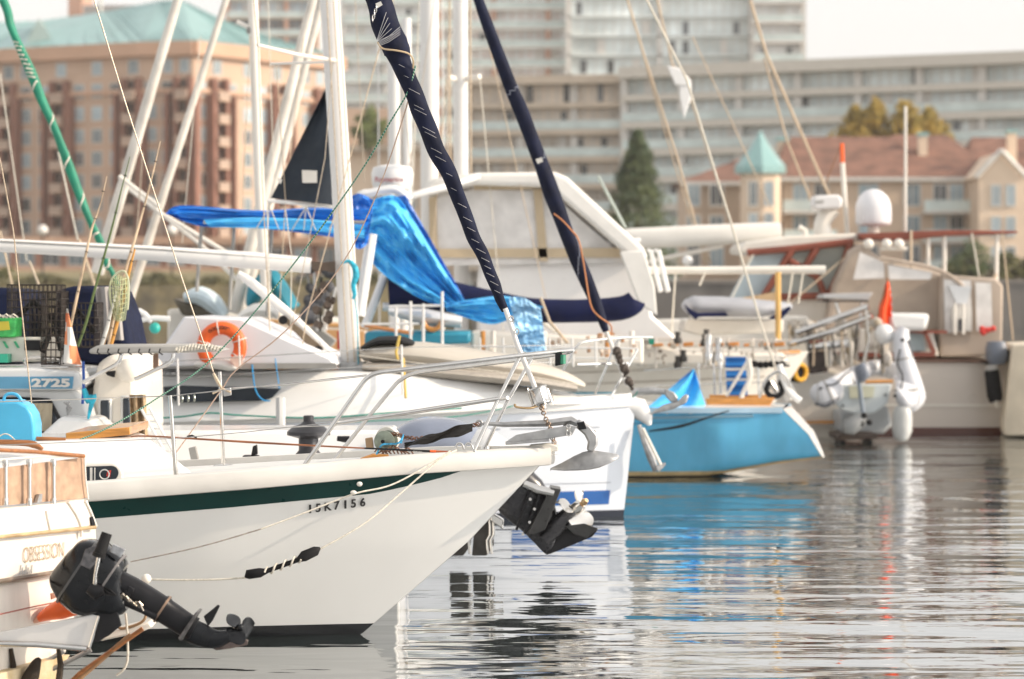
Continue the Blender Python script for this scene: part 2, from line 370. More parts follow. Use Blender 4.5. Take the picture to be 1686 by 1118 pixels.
def balcony_proto(parent, loc, rz, w, h, side, slab, rail, dark, dep=1.5):
    k = ('b', parent.name, round(w, 2), slab.name)
    if k in PROTO: return inst(PROTO[k], parent, loc, rz)
    m = MB(); m.box(-w/2-.1, w/2+.1, -dep, .05, -.25, 0); m.mi = 1; m.box(-w/2-.1, w/2+.1, -dep, -dep+.12, 0, 1.0)
    m.box(-w/2-.1, -w/2+.02, -dep+.12, .05, 0, 1.0); m.box(w/2-.02, w/2+.1, -dep+.12, .05, 0, 1.0)
    m.mi = 2; m.box(-w/2+.25, w/2-.25, -.12, .04, .02, h-.5)  # dark panel on the flat wall, painted as the shade of a recess
    m.mi = 3; m.box(-w/2-.6, -w/2+.1, -1.0, .04, -.25, h-.25); m.box(w/2-.1, w/2+.6, -1.0, .04, -.25, h-.25)
    off = wloc(parent); m.v = [p+off for p in m.v]
    o = m.build('balcony', [slab, rail, dark, side], parent, smooth=0); o.location = Vector(loc)-off; o.rotation_euler = (0, 0, rz); WL[o.name] = Vector(loc)
    PROTO[k] = o; return o
def plan(px, Y): return ((px-CX)/F*Y, Y)
# --- peach hotel with teal roof
YH = 380.
hotel = thing('apartment_block', 'large peach apartment block with red brick balcony bays under a teal metal roof', 'building', P(200, 470, YH+8))
wl = [((-420, 400), (0, 389)), ((0, 389), (235, 378)), ((235, 378), (318, 376)), ((318, 376), (420, 386)), ((420, 386), (560, 402))]
zt = [(2.2+(HZ-112)/F*394, 2.2+(HZ-95)/F*388), (2.2+(HZ-92)/F*388, 2.2+(HZ-72)/F*378), (2.2+(HZ-68)/F*378, 2.2+(HZ-66)/F*376), (2.2+(HZ-66)/F*376, 2.2+(HZ-70)/F*386), (2.2+(HZ-70)/F*386, 2.2+(HZ-92)/F*402)]
pats = ['wbwwbwwwbwwbwwb', 'bwwbwwwb', 'wwb', 'wbww', 'wbwwbw']
H1 = 3.02
top = 2.2+(HZ-75)/F*380
mw = MB()
for (a, b_), z_, pt in zip(wl, zt, pats):
    A, B = plan(*a), plan(*b_); X, Ln, rz = wall_frame(A, B)
    mw.X = X; mw.box(0, Ln, 0, 14, 2, top)
mw.X = None
mw.build('wall', PEACH, hotel, smooth=0)
mc = MB(); mp_ = MB()
for (a, b_), z_, pt in zip(wl, zt, pats):
    A, B = plan(*a), plan(*b_); X, Ln, rz = wall_frame(A, B)
    for bb in ((-.3, Ln+.3, -1.0, .0, top-1.6, top+.25), (-.2, Ln+.2, -.5, .0, top-H1*2-.5, top-H1*2+.1), (0, Ln, -.6, .0, 7.5, 8.2)): MB(X).box(*bb).build('cornice', PEACH2, hotel, smooth=0)
    n = len(pt); bw = Ln/n
    for fl in range(11):
        z0 = top-1.2-H1*(fl+1)
        if z0 < 4: continue
        for i, c in enumerate(pt):
            l = X @ Vector((bw*(i+.5), -.02, z0+.4))
            if fl == 0:
                if c == 'b' or i % 2: window_proto('t', hotel, l, rz, bw*.5, 1.7, FRW, PANE)
                continue
            if c == 'b' and fl < 9: balcony_proto(hotel, X @ Vector((bw*(i+.5), 0, z0)), rz, min(bw*.62, 3.0), H1, BRICK, PEACH, M('balcony_rail', (.42, .31, .24), .7), M('recess_shade', (.07, .05, .045), .6))
            else: window_proto('w', hotel, l, rz, 1.5, 1.75, FRW, PANE if (i*7+fl*3) % 5 else PANED)
    for i, c in enumerate(pt):
        if c == 'b': mp_.X = X; mp_.box(bw*(i+.5)-2.3, bw*(i+.5)-1.9, -1.6, 0, 4, top-H1*2.2); mp_.box(bw*(i+.5)+1.9, bw*(i+.5)+2.3, -1.6, 0, 4, top-H1*2.2)
mp_.build('brick_pier', BRICK, hotel, smooth=0)
# roof
mr = MB()
ev = [(-430, 400), (0, 388), (235, 377), (318, 375), (425, 385), (570, 402)]
E = [Vector((*plan(*e), top+.26)) for e in ev]
rg = [(-380, 410, 50), (70, 404, 34), (180, 397, 18), (262, 394, 2), (300, 394, 2), (420, 408, 62)]
R_ = [P(px, py, Y) for px, Y, py in rg]
vs = E+R_; n = len(E)
mr.add(vs, [(i, i+1, n+i+1, n+i) for i in range(n-1)]); 
mr.add([E[-1], Vector((E[-1].x, 420, top+.26)), R_[-1]], [(0, 1, 2)])
bk = [Vector((p.x, p.y+16, top+.26)) for p in R_]
mr.add(R_+bk, [(i, i+1, n+i+1, n+i) for i in range(n-1)])
roof = mr.build('roof', TEAL, hotel, smooth=0)
ms = MB()
for i in range(n-1):
    for k in range(9):
        t = (k+.5)/9; a = E[i].lerp(E[i+1], t); b_ = R_[i].lerp(R_[i+1], t); ms.tube([a+Vector((0, 0, .12)), b_+Vector((0, 0, .12))], .09, 4)
ms.build('seam', TEAL, roof)
g = MB(); g.add([P(38, 78, 388), P(64, 30, 388), P(92, 74, 388), P(64, 30, 400), P(38, 78, 388)+Vector((0, 12, 0)), P(92, 74, 388)+Vector((0, 12, 0))], [(0, 1, 2), (0, 4, 3, 1), (2, 1, 3, 5)])
g.build('gable', [M('teal_pale', (.40, .50, .47), .6)], roof, smooth=0)
PT('flagpole', [(166, 20, 392), (166, -40, 392)], .25, FRW, hotel)
# storefront row at its foot (podium)
pod = thing('podium_building', 'low peach podium with dark arcade windows at the foot of the apartment block', 'building', P(200, 478, 360))
m = MB(); m.X, Ln, rz = wall_frame(plan(-60, 362), plan(600, 362)); Xp = m.X; m.box(0, Ln, 0, 10, 2, 9.5); m.build('wall', PEACH, pod, smooth=0)
MB(Xp).box(-.3, Ln+.3, -.8, 0, 9.0, 9.9).build('cornice', PEACH2, pod, smooth=0); MB(Xp).box(0, Ln, -.5, 0, 5.6, 6.1).build('cornice', PEACH2, pod, smooth=0)
for i in range(16):
    window_proto('p', pod, Xp @ Vector((Ln*(i+.5)/16, -.02, 6.4)), rz, 1.9, 2.0, FRW, PANE if i % 3 else PANED)
    window_proto('q', pod, Xp @ Vector((Ln*(i+.5)/16, -.02, 2.9)), rz, 1.7, 2.2, FRW, PANED if i % 2 else PANE)
m = MB(Xp)
for i in range(17): m.box(Ln*i/16-.35, Ln*i/16+.35, -.45, 0, 2.9, 9.0)
m.build('brick_pier', BRICK, pod, smooth=0)

# --- glass and slab buildings
def slab_building(name, label, px0, px1, Y, pytop, H, nb, glz, slabm, pier, pxd=0, z0=2.8, dY=0, depth=16, over=1.3, roofth=.5, cols=0, accents=(), rails=True):
    A, B = plan(px0, Y), plan(px1, Y+dY); X, Ln, rz = wall_frame(A, B)
    zt = CAMZ-(pytop-HZ)/F*Y; r = thing(name, label, 'building', Vector(((A[0]+B[0])/2, (A[1]+B[1])/2+depth/2, z0)))
    m = MB(X); m.box(.3, Ln-.3, .3, depth, z0, zt-.02); m.build('wall', slabm, r, smooth=0)
    nf = int((zt-z0)/H); bw = Ln/nb; cnt = 0; pm = {}
    for f in range(nf):
        z = zt-H*(f+1)
        m = MB(X); m.box(-.2, Ln+.2, -over if f or not roofth > .6 else -over-.8, .3, z+H-roofth*(1 if f == 0 else .6), z+H); m.build('floor_slab' if f else 'roof_slab', slabm, r, smooth=0)
        g_ = MB(X); g_.box(.1, Ln-.1, .18, .29, z+.02, z+H-roofth*(1 if f == 0 else .6)-.02); gl = g_.build('glazing', glz, r, smooth=0)
        g_ = MB(X)
        for i in range(nb*2+1): g_.box(Ln*i/(nb*2)-.06, Ln*i/(nb*2)+.06, .08, .17, z+.03, z+H-.5)
        g_.box(.1, Ln-.1, .10, .16, z+H*.62, z+H*.62+.08); g_.build('mullion', pier, gl, smooth=0)
        if rails and f:
            g_ = MB(X); g_.box(0, Ln, -over+.02, -over+.06, z+.05, z+1.05); bal = g_.build('balustrade', RAILG, r, smooth=0)
            g_ = MB(X); g_.box(0, Ln, -over-.01, -over+.09, z+1.06, z+1.13)
            for i in range(nb*3+1): g_.box(Ln*i/(nb*3)-.03, Ln*i/(nb*3)+.03, -over+.07, -over+.11, z+.02, z+1.05)
            g_.build('handrail', FRW, bal, smooth=0)
        rr = random.Random(f*31+nb)
        for i in range(nb):
            q = rr.random()
            if q < .13 and cnt < 90:
                dk = MB(X); x = bw*(i+rr.random()*.7); dk.box(x, x+bw*.32, .02, .07, z+.1, z+H*.7); dk.build('dark_window', PANED, r, smooth=0); cnt += 1
            elif q < .30 and cnt < 90:
                dk = MB(X); x = bw*(i+rr.random()*.6); dk.box(x, x+bw*.4, .02, .07, z+.1, z+H*.78); dk.build('blind', FRW, r, smooth=0); cnt += 1
    m = MB(X)
    for i in range(0, nb+1, cols or 4): m.box(bw*i-.45, bw*i+.45, -.5, .06, z0, zt-.6)
    m.build('pier', pier, r, smooth=0)
    return r, X, Ln, zt
slab_building('terraced_apartments', 'long glass apartment terrace with flat overhanging roof behind the red-roofed houses', 1030, 1760, 330, 112, 3.17, 22, GLG, M('grey_concrete', (.62, .58, .51), .8, var=.05), FRW, dY=-24, over=.9, roofth=1.3, cols=3)
slab_building('terraced_apartments', 'tan terraced apartment wing with glass balcony rails, behind the right navy furled sail', 770, 1035, 336, 128, 3.17, 9, M('tan_glazing', (.62, .54, .45), .4, var=.5, scale=.15), SLABT, FRW, dY=-4, over=1.2, roofth=1.0, cols=3)
slab_building('apartment_tower', 'pale green glass tower with stacked floors, left of the navy furled sails', 566, 706, 450, -60, 3.1, 6, GLB, M('greenish_concrete', (.72, .76, .74), .8), FRW, over=.8, cols=3)
slab_building('apartment_tower', 'white balconied tower with salmon brick corner, between the two navy furled sails', 724, 932, 460, -80, 3.1, 7, GLB, SLAB, SALM, over=1.0, cols=3)
slab_building('apartment_tower', 'blue green curtain glass tower with a stepped top, above the flat roofed terrace', 936, 1236, 455, -70, 3.1, 10, GLG, M('blue_grey_concrete', (.76, .80, .79), .8), FRW, over=.5, cols=5, rails=False)
slab_building('apartment_tower', 'narrow white tower of curved balconies at the edge of the open sky', 1240, 1322, 452, -60, 3.1, 3, GLB, M('white_concrete', (.74, .70, .66), .8), FRW, over=1.4, cols=3)
slab_building('office_block', 'distant brown and glass block rising behind the teal roof', 375, 520, 520, -90, 3.3, 6, PANE, SLABT, SALM, over=.6, cols=2)
m = MB(); m.box(*[plan(112, 560)[0], plan(135, 560)[0]], 560, 575, 2, P(0, -30, 560).z); m.mi = 1; m.box(plan(130, 540)[0], plan(265, 540)[0], 545, 560, 2, P(0, 4, 540).z)
m.build('office_block', [SALM, M('grey_far_wall', (.35, .33, .32), .9)], smooth=0, label='distant grey and salmon block just showing over the long teal ridge', cat='building')
lb = thing('low_building', 'low tan building with a shallow teal roof, between the black triangular sail and the masts', 'building', P(600, 470, 340))
m = MB(); m.X, Ln, rz = wall_frame(plan(555, 342), plan(800, 342)); m.box(0, Ln, 0, 12, 2, P(0, 250, 342).z); m.build('wall', CREAM, lb, smooth=0)
Xl = m.X; m = MB(Xl); m.box(-.5, Ln+.5, -1, 13, P(0, 250, 342).z+.01, P(0, 240, 342).z); m.build('roof', SLABT, lb, smooth=0)
m = MB(Xl); m.box(0, Ln*.42, 2, 10, P(0, 239.8, 342).z, P(0, 176, 342).z); m.build('upper_storey', PEACH, lb, smooth=0)
for i in range(9):
    for z_ in (4, 8.5, 13): window_proto('lw', lb, Xl @ Vector((Ln*(i+.5)/9, -.02, z_)), rz, 1.2, 1.5, FRW, PANE if (i+int(z_)) % 3 else PANED)

# --- condominium row with red roofs
YC = 262.
condo = thing('condominium_row', 'cream condominium row with brown red hipped roofs and chimneys, behind the white satellite dome', 'building', P(1500, 470, YC+6))
def zz(py, Y): return CAMZ-(py-HZ)/F*Y
m = MB()
segs = [(1130, 1290, 264, 300), (1290, 1612, 262, 294), (1612, 1700, 255, 292), (1700, 1790, 262, 294)]
for a, b_, Y, ey in segs: m.box(plan(a, Y)[0], plan(b_, Y)[0]-.01, Y, Y+14, 2.5, zz(ey, Y))
m.build('wall', CREAMD, condo, smooth=0)
def hip(px0, px1, Y, ey, r0, r1, ry, d=14, ov=.7, name='roof', mat=REDR):
    m = MB(); x0, x1 = plan(px0, Y)[0]-ov, plan(px1, Y)[0]+ov; ze = zz(ey, Y)+.05; yr = Y+d/2; zr = zz(ry, yr); a, b_ = plan(r0, yr)[0], plan(r1, yr)[0]
    m.add([(x0, Y-ov, ze), (x1, Y-ov, ze), (x1, Y+d+ov, ze), (x0, Y+d+ov, ze), (a, yr, zr), (b_, yr, zr)], [(0, 1, 5, 4), (1, 2, 5), (2, 3, 4, 5), (3, 0, 4), (3, 2, 1, 0)])
    m.mi = 1; m.box(x0, x1, Y-ov-.06, Y-ov, ze-.35, ze-.02); return m.build(name, [mat, FRW], condo, smooth=0)
hip(1130, 1290, 264, 300, 1215, 1300, 262); hip(1285, 1500, 262, 293, 1296, 1475, 225); hip(1440, 1640, 262.4, 293, 1470, 1560, 222, 16); hip(1600, 1800, 263, 296, 1600, 1750, 226, 16)
m = MB(); Yg = 254.6  # gable
g0, g1, ga = P(1606, 292, Yg), P(1690, 292, Yg), P(1648, 250, Yg)
m.add([g0, g1, ga, g0+Vector((0, 12, 0)), g1+Vector((0, 12, 0)), ga+Vector((0, 12, 0))], [(0, 1, 2), (3, 5, 4), (0, 2, 5, 3), (1, 4, 5, 2), (0, 3, 4, 1)]); m.build('gable', CREAM, condo, smooth=0)
m = MB()
for s, e in ((g0, ga), (g1, ga)): m.tube([s+Vector((0, -.3, 0)), e+Vector((0, -.3, .15))], .22, 4)
m.build('barge_board', FRW, condo, smooth=0)
m = MB(); m.box(plan(1612, 254.6)[0], plan(1690, 254.6)[0], 254.6, 255, 2.5, zz(292, 254.6)-.01); m.build('gable_wall', CREAM, condo, smooth=0)
for a, b_, c, Y in ((1513, 1527, 218, 266), (1660, 1674, 213, 262), (1281, 1298, 226, 268), (1745, 1760, 215, 266)):
    m = MB(); m.box(plan(a, Y)[0], plan(b_, Y)[0], Y, Y+1, 14, zz(c+6, Y)); m.mi = 1; m.box(plan(a, Y)[0]-.12, plan(b_, Y)[0]+.12, Y-.1, Y+1.1, zz(c+6, Y)+.01, zz(c, Y)); m.build('chimney', [CREAM, TEAL], condo, smooth=0)
rows = [(304, 338), (356, 388), (405, 440)]
for ri, (a, b_) in enumerate(rows):
    for px, wd in ((1318, 22), (1352, 20), (1430, 30), (1502, 24), (1548, 20), (1575, 20), (1142, 18), (1180, 20)):
        window_proto('cw', condo, P(px, b_, 262), 0, mm(wd, 262), mm(b_-a, 262), FRW, PANE if (px+ri) % 4 else PANED)
    for px in (1640, 1664): window_proto('gw', condo, P(px, b_, 254.5), 0, mm(13, 254.5), mm(b_-a-2, 254.5), FRW, PANE)
for ri, y in enumerate((347, 396, 446)):
    for a, b_ in ((1290, 1378), (1522, 1604), (1690, 1740)):
        m = MB(); X0, X1 = plan(a, 260)[0], plan(b_, 260)[0]; z = zz(y, 260); m.box(X0, X1, 260, 261.98, z-.25, z); m.mi = 1; m.box(X0, X1, 260, 260.06, z+.9, z+1.0); m.box(X0, X1, 260.01, 260.05, z+.02, z+.88)
        m.build('balcony', [FRW, RAILG], condo, smooth=0)
tur = thing('turret', 'round cream turret with a pointed teal roof, left end of the condominium row', 'turret', P(1252, 470, 258))
m = MB(); c = P(1252, 0, 259); m.lathe((c.x, 259, 0), [(mm(33, 259), 2.5), (mm(33, 259), zz(285, 259))], n=8); m.build('wall', CREAM, tur, smooth=20)
m = MB(); m.lathe((c.x, 259, 0), [(mm(42, 259), zz(286, 259)), (mm(42, 259), zz(274, 259)), (mm(24, 259), zz(252, 259)), (mm(10, 259), zz(232, 259)), (.05, zz(215, 259))], n=8); m.build('roof', TEAL, tur, smooth=20)
for px, ang in ((1240, 0), (1266, 0)):
    for a, b_ in ((300, 338), (352, 385)): window_proto('tw', tur, P(px, b_, 257.05), 0, mm(12, 257), mm(b_-a, 257), FRW, PANE)

# ------------------------------------------------------------------ trees
LEAFD = M('dark_conifer_needles', (.022, .050, .022), .8, scale=.9, col2=(.10, .12, .035))
LEAFY = M('golden_leaves', (.42, .26, .03), .8, var=.35, scale=.5, col2=(.20, .16, .03))
LEAFG = M('shrub_leaves', (.07, .08, .025), .8, var=.4, scale=.5, col2=(.16, .14, .04))
BARK = M('bark', (.09, .06, .04), .9, var=.3, scale=3)
def leaves(m, c, r, n, sz, rnd):
    for _ in range(n):
        while True:
            d = Vector((rnd.uniform(-1, 1), rnd.uniform(-1, 1), rnd.uniform(-1, 1)))
            if d.length < 1: break
        p = Vector(c)+Vector((d.x*r[0], d.y*r[1], d.z*r[2])); a = Vector((rnd.gauss(0, 1), rnd.gauss(0, 1), rnd.gauss(0, 1))).normalized(); b_ = a.orthogonal().normalized(); s = sz*rnd.uniform(.5, 1.3)
        m.add([p-a*s-b_*s*.5, p+a*s-b_*s*.5, p+a*s+b_*s*.5, p-a*s+b_*s*.5], [(0, 1, 2, 3)])
def conifer(px, py0, py1, Y, wpx, label):
    rnd = random.Random(px); b0, t0 = P(px, py0, Y), P(px, py1, Y); H = t0.z-b0.z; t = thing('conifer_tree', label, 'tree', b0)
    MB().tube([b0, b0.lerp(t0, .5), t0], [.35, .2, .04], 8).build('trunk', BARK, t)
    m = MB(); W = mm(wpx, Y)/2
    for i in range(560):
        u = rnd.random()**.8; z = b0.z+H*(.05+.95*u); rr = W*(1-u)**.75*rnd.uniform(.5, 1.0+.35*(int(u*13)%2)); a = rnd.uniform(0, 6.28); q = Vector((b0.x+rr*math.cos(a)*.75, Y+rr*math.sin(a)*.75, z))
        leaves(m, q, (.28*W*(1.1-u)+.15, .28*W*(1.1-u)+.15, .35), 16, .14, rnd)
    m.build('crown', LEAFD, t, smooth=0); return t
conifer(1050, 478, 218, 225, 175, 'dark pointed conifer on the shore between the tan terrace and the turret')
def round_tree(name, label, px, py0, py1, Y, wpx, mat, group=None, n=60, sz=.16, trunk=True):
    rnd = random.Random(int(px*7)); b0 = P(px, py0, Y); H = P(px, py1, Y).z-b0.z; t = thing(name, label, 'tree' if trunk else 'shrub', b0, group); W = mm(wpx, Y)/2
    tr = MB()
    tr.tube([b0, b0+Vector((.1, 0, H*.5)), b0+Vector((0, 0, H*.85))], [W*.12, W*.08, .02], 7)
    for k in range(4): a = k*1.6; tr.tube([b0+Vector((0, 0, H*.35)), b0+Vector((W*.55*math.cos(a), W*.55*math.sin(a), H*.65))], [W*.06, .02], 5)
    tr.build('trunk' if trunk else 'stem', BARK, t)
    m = MB()
    for i in range(n):
        u = rnd.random(); a = rnd.uniform(0, 6.28); rr = W*math.sin(math.pi*min(.97, .18+.8*u))*rnd.uniform(.2, 1.0)
        leaves(m, (b0.x+rr*math.cos(a), Y+rr*math.sin(a), b0.z+H*(.22+.72*u)), (W*.28, W*.28, H*.10), 22, sz, rnd)
    m.build('crown' if trunk else 'foliage', mat, t, smooth=0)
for px, tp, wd, lb_ in ((1410, 174, 80, 'leftmost golden tree rising behind the red condominium roof'), (1442, 165, 84, 'second golden tree from the left behind the red condominium roof'),
                        (1490, 167, 96, 'widest golden tree behind the red condominium roof'), (1530, 178, 72, 'rightmost golden tree behind the red condominium roof')):
    round_tree('golden_tree', lb_, px, 300, tp, 290, wd, LEAFY, 'golden trees behind the red roofs', 110, .22)
k = 0
for px, tp, wd, m_ in ((1600, 395, 90, LEAFD), (1655, 415, 80, LEAFG), (1575, 425, 60, LEAFG), (1700, 420, 70, LEAFG)):
    round_tree('shore_shrub', ['large dark shrub above the seawall, right of the hanging rope', 'yellow green shrub above the seawall at the right edge', 'small shrub above the seawall behind the yacht awning', 'shrub above the seawall just past the right edge'][k], px, 474, tp, 219, wd, m_, 'shrubs above the seawall', 70, .12, False); k += 1
lefts = [(10, 440, 60), (60, 452, 60), (255, 468, 50), (300, 462, 60), (345, 470, 50), (605, 460, 60), (560, 455, 60)]
labs = ['at the far left', 'behind the wire traps', 'behind the landing net', 'left of the white canvas triangle', 'above the white canvas triangle', 'right of the white mast base', 'left of the white mast']
for (px, tp, wd), lb_ in zip(lefts, labs):
    round_tree('garden_shrub', 'dull green shrub on the shore '+lb_, px, 480, tp, 232, wd, LEAFG, 'shrubs along the far shore', 40, .13, False)
round_tree('garden_tree', 'green tree by the tan building seen between the white mast and the navy sail', 610, 260, 175, 335, 60, M('leafy_green', (.10, .13, .03), .8, var=.4, scale=.5), None, 50, .25)
hedge = [(-20, 95, 30), (75, 110, 34), (170, 100, 28), (262, 110, 36), (352, 95, 30), (440, 110, 34), (530, 100, 30), (612, 100, 36), (700, 110, 32)]
hl = ['at the left edge behind the traps', 'behind the tall wire trap', 'behind the landing net', 'behind the slanting white poles', 'above the lifebuoy hood', 'behind the teal cover', 'behind the tall white mast', 'below the big blue tarpaulin', 'behind the navy boom cover']
for (px, wd, hp), lb_ in zip(hedge, hl):
    round_tree('bank_bush', 'low dark bush on the dry shore bank '+lb_, px, 486, 486-hp, 217.5, wd, M('dark_bush_leaves', (.05, .055, .025), .8, scale=.5, col2=(.14, .12, .05)), 'bushes along the shore bank', 90, .14, False)
# globe lamps on the far quay
for px, lb_ in ((70, 'globe street lamp on the far shore, nearest the left edge'), (180, 'globe street lamp on the far shore behind the green furled sail'), (283, 'globe street lamp on the far shore behind the slanting white poles')):
    t = thing('street_lamp', lb_, 'street lamp', P(px, 478, 226), 'globe street lamps on the far shore')
    c = P(px, 379, 226); MB().tube([P(px, 478, 226), c-Vector((0, 0, .35))], [.09, .06], 8).build('post', BLK, t)
    MB().ball(c, .42).build('globe', M('lamp_globe', (.75, .72, .68), .4), t)
# ================================================================== NEAR SAILBOAT (green stripe, 15K7156)
o0 = P(918, 735, 18.35); XN = frame((o0.x, o0.y, 0), -10)
nb = thing('sailboat', 'nearest white sailboat with a dark green stripe and black number 15K7156 near its bow', 'sailboat', XN @ Vector((-4, 0, 0)))
HN = Hull(XN, 8.8, [(0, 1.0), (.3, .95), (.5, .97), (.6, 1.005), (.7, 1.06), (.8, 1.125), (.9, 1.198), (1, 1.24)],
          [(0, .9), (.3, 1.38), (.5, 1.45), (.62, 1.36), (.7, 1.22), (.8, .95), (.9, .53), (.96, .23), (1, .02)],
          [(0, .5), (.3, .95), (.5, 1.0), (.62, .86), (.7, .68), (.8, .40), (.9, .15), (.96, .05), (1, .0)],
          [(0, -1.85), (.195, -1.30), (.6, -.58), (1, 0)], [(0, .6), (1, 0)], -.3, .8)
nh = HN.skin(nb, zbands(M('near_hull_gelcoat', (.78, .78, .76), .2, var=.035, scale=1.3, coat=.35, streak=True), [(.075, (.012, .013, .015))]), 90, 20)
HN.deck(nb, DECKM, .05)
def hv(h): return lambda t: 1-h/(interp(HN.sh, t)+.3)
def sb(t): return hv(.125+.115*max(0, min(1, (.947-t)/.05))**.7)(t)
HN.strip(nb, M('dark_green_stripe', (.003, .036, .032), .3, var=.15, scale=3, spec=.25), 'stripe', .0, .947, hv(.115), sb, .003, 90)
HN.rail(nb, M('weathered_white_rail', (.64, .62, .58), .4, var=.06, scale=5, streak=False), 'rubbing_rail', [(-.01, -.118), (.022, -.112), (.032, -.09), (.03, -.035), (.018, -.004), (-.005, .008), (-.06, .006), (-.065, -.05)], 0, .995, 70)
# registration number, painted on the near topsides
def hull_pt(H, px, py, side=-1):
    best = None
    for i in range(301):
        t = i/300
        for v in (.2, .35, .5, .65, .8, .95): pass
    # coarse search then refine
    bt, bv, bd = 0, 0, 1e9
    for it in range(4):
        rt, rv = (1, 1) if it == 0 else (.5/12**it*2, .5/12**it*2)
        t0, v0 = (0, 0) if it == 0 else (bt-rt/2, bv-rv/2)
        for i in range(41):
            for j in range(25):
                t, v = t0+rt*i/40, v0+rv*j/24
                if not (0 <= t <= 1 and 0 <= v <= 1): continue
                q = H.X @ H.S(t, v, side); d = (CX+q.x*F/q.y-px)**2+(HZ+(CAMZ-q.z)*F/q.y-py)**2
                if d < bd: bd, bt, bv = d, t, v
    return H.X @ H.S(bt, bv, side), bt, bv
def hull_normal(H, t, v, side=-1):
    a = H.S(min(1, t+.01), v, side)-H.S(t-.01, v, side); b = H.S(t, min(1, v+.02), side)-H.S(t, v-.02, side)
    n = a.cross(b); n = (H.X.to_3x3() @ n).normalized()
    return n if n.y < 0 else -n
NUM = M('black_vinyl_lettering', (.02, .02, .022), .5)
lets = '15K7156'; xs = [505, 519, 533, 549, 563, 577, 592]; grp = None
UPX = hull_pt(HN, 600, 831)[0]-hull_pt(HN, 505, 843)[0]; UPN = hull_pt(HN, 552.5, 820)[0]-hull_pt(HN, 551, 838)[0]
for i, (ch, px) in enumerate(zip(lets, xs)):
    py = lerp(843, 832, i/6); q, t, v = hull_pt(HN, px, py+.5); q2, _, _ = hull_pt(HN, px+9, py-1.6); n = hull_normal(HN, t, v)
    up = UPN; o = text(ch, face_m(q+n*.010, UPX, up), .064, .80 if ch != '1' else .9, NUM, 'registration_number', nb, .001, .0012, fat=.0024 if ch in '17' else .0019)
# weathered wear mark on the first two digits + draft line rope etc.
# bow fitting
MB().prism([(872, 733), (905, 730), (921, 734), (919, 742), (905, 746), (872, 748)], 18.3, .12).build('bow_cap', GELD, nb, bevel=.01)
# cabin trunk
m = MB(); m.rings([[P(-700, 868, 18.25), P(325, 786, 18.25), P(300, 765, 19.7), P(-600, 830, 20.2)], [P(-700, 744, 18.5), P(246, 722, 18.5), P(236, 712, 19.55), P(-600, 716, 19.9)]])
trunk = m.build('cabin_trunk', GEL, nb, bevel=.045, seg=4, smooth=60)
def capsule(x0, x1, y0, y1, Y, n=10, sl=0):
    r = (y1-y0)/2; c = (y0+y1)/2; pts = []
    for i in range(n+1): a = -math.pi/2+math.pi*i/n; pts.append((x1-r+r*math.cos(a), c+r*math.sin(a)))
    for i in range(n+1): a = math.pi/2+math.pi*i/n; pts.append((x0+r+r*math.cos(a), c+r*math.sin(a)))
    return [(x, y+sl*(x-x0), Y) for x, y in pts]
pl = MB().prism(capsule(112, 203, 763, 808, 18.22, sl=-.03), 18.22, .05).build('port_light', GELW, nb, bevel=.012)
MB().prism(capsule(118, 195, 769, 793, 18.215, sl=-.03), 18.212, .03).build('pane', GLASSD, pl)
m = MB()
for a, b_ in ((150, 4), (156, 2)): m.prism([(a-b_/2, 770), (a+b_/2, 770), (a+b_/2, 792), (a-b_/2, 792)], 18.205, .004)
m.torus(P(172, 781, 18.2), .03, .004); m.build('curtain_rail', FRW, pl)
MB().prism([(177, 775), (183, 774), (181, 786), (175, 784)], 18.206, .004).build('red_tag', M('red_tag', (.5, .03, .02)), pl)
# hatch frame and teak
hf = MB(); hf.prism([(108, 713), (214, 703), (214, 716), (108, 727)], 18.75, .95); hf.build('hatch_frame', TEAKL, nb, bevel=.006)
MB().loft([(-60, 728, 18.4, 5, .02), (30, 729, 18.4, 5, .02), (55, 732, 18.4, 6, .02), (70, 740, 18.4, 3, .02)], spline=4).build('handrail', TEAK, nb)
PT('handrail', [(60, 722, 18.55), (108, 724, 18.55)], .014, TEAK, nb)
m = MB(); m.prism([(100, 735), (245, 726), (240, 722), (98, 731)], 18.6, .2); m.build('hatch_runner', GELW, nb, bevel=.004)
# deck fittings
m = MB(); c = P(370, 777, 18.9); m.lathe(c, [(.11, 0), (.105, .02), (.07, .045), (.02, .055)], n=24); m.build('dorade_vent', STEEL, nb)
for px, w_ in ((345, 8), (362, 14), (382, 12)): MB().prism([(px, 775), (px+w_, 774), (px+w_, 777.5), (px, 778.5)], 18.77, .01).build('vent_slot', BLK, nb)
MB().loft([(394, 776, 18.8, 4, .03), (420, 773, 18.8, 5, .035), (438, 770, 18.8, 4.5, .03), (444, 770, 18.8, 1.5, .02)], spline=3).build('teak_pad', TEAK, nb)
PT('teak_trim', [(594, 757, 18.5), (615, 752, 18.5), (640, 750, 18.5)], [.012, .022, .008], TEAKL, nb)
PT('teak_trim', [(520, 765, 18.6), (560, 761, 18.6)], .012, TEAK, nb)
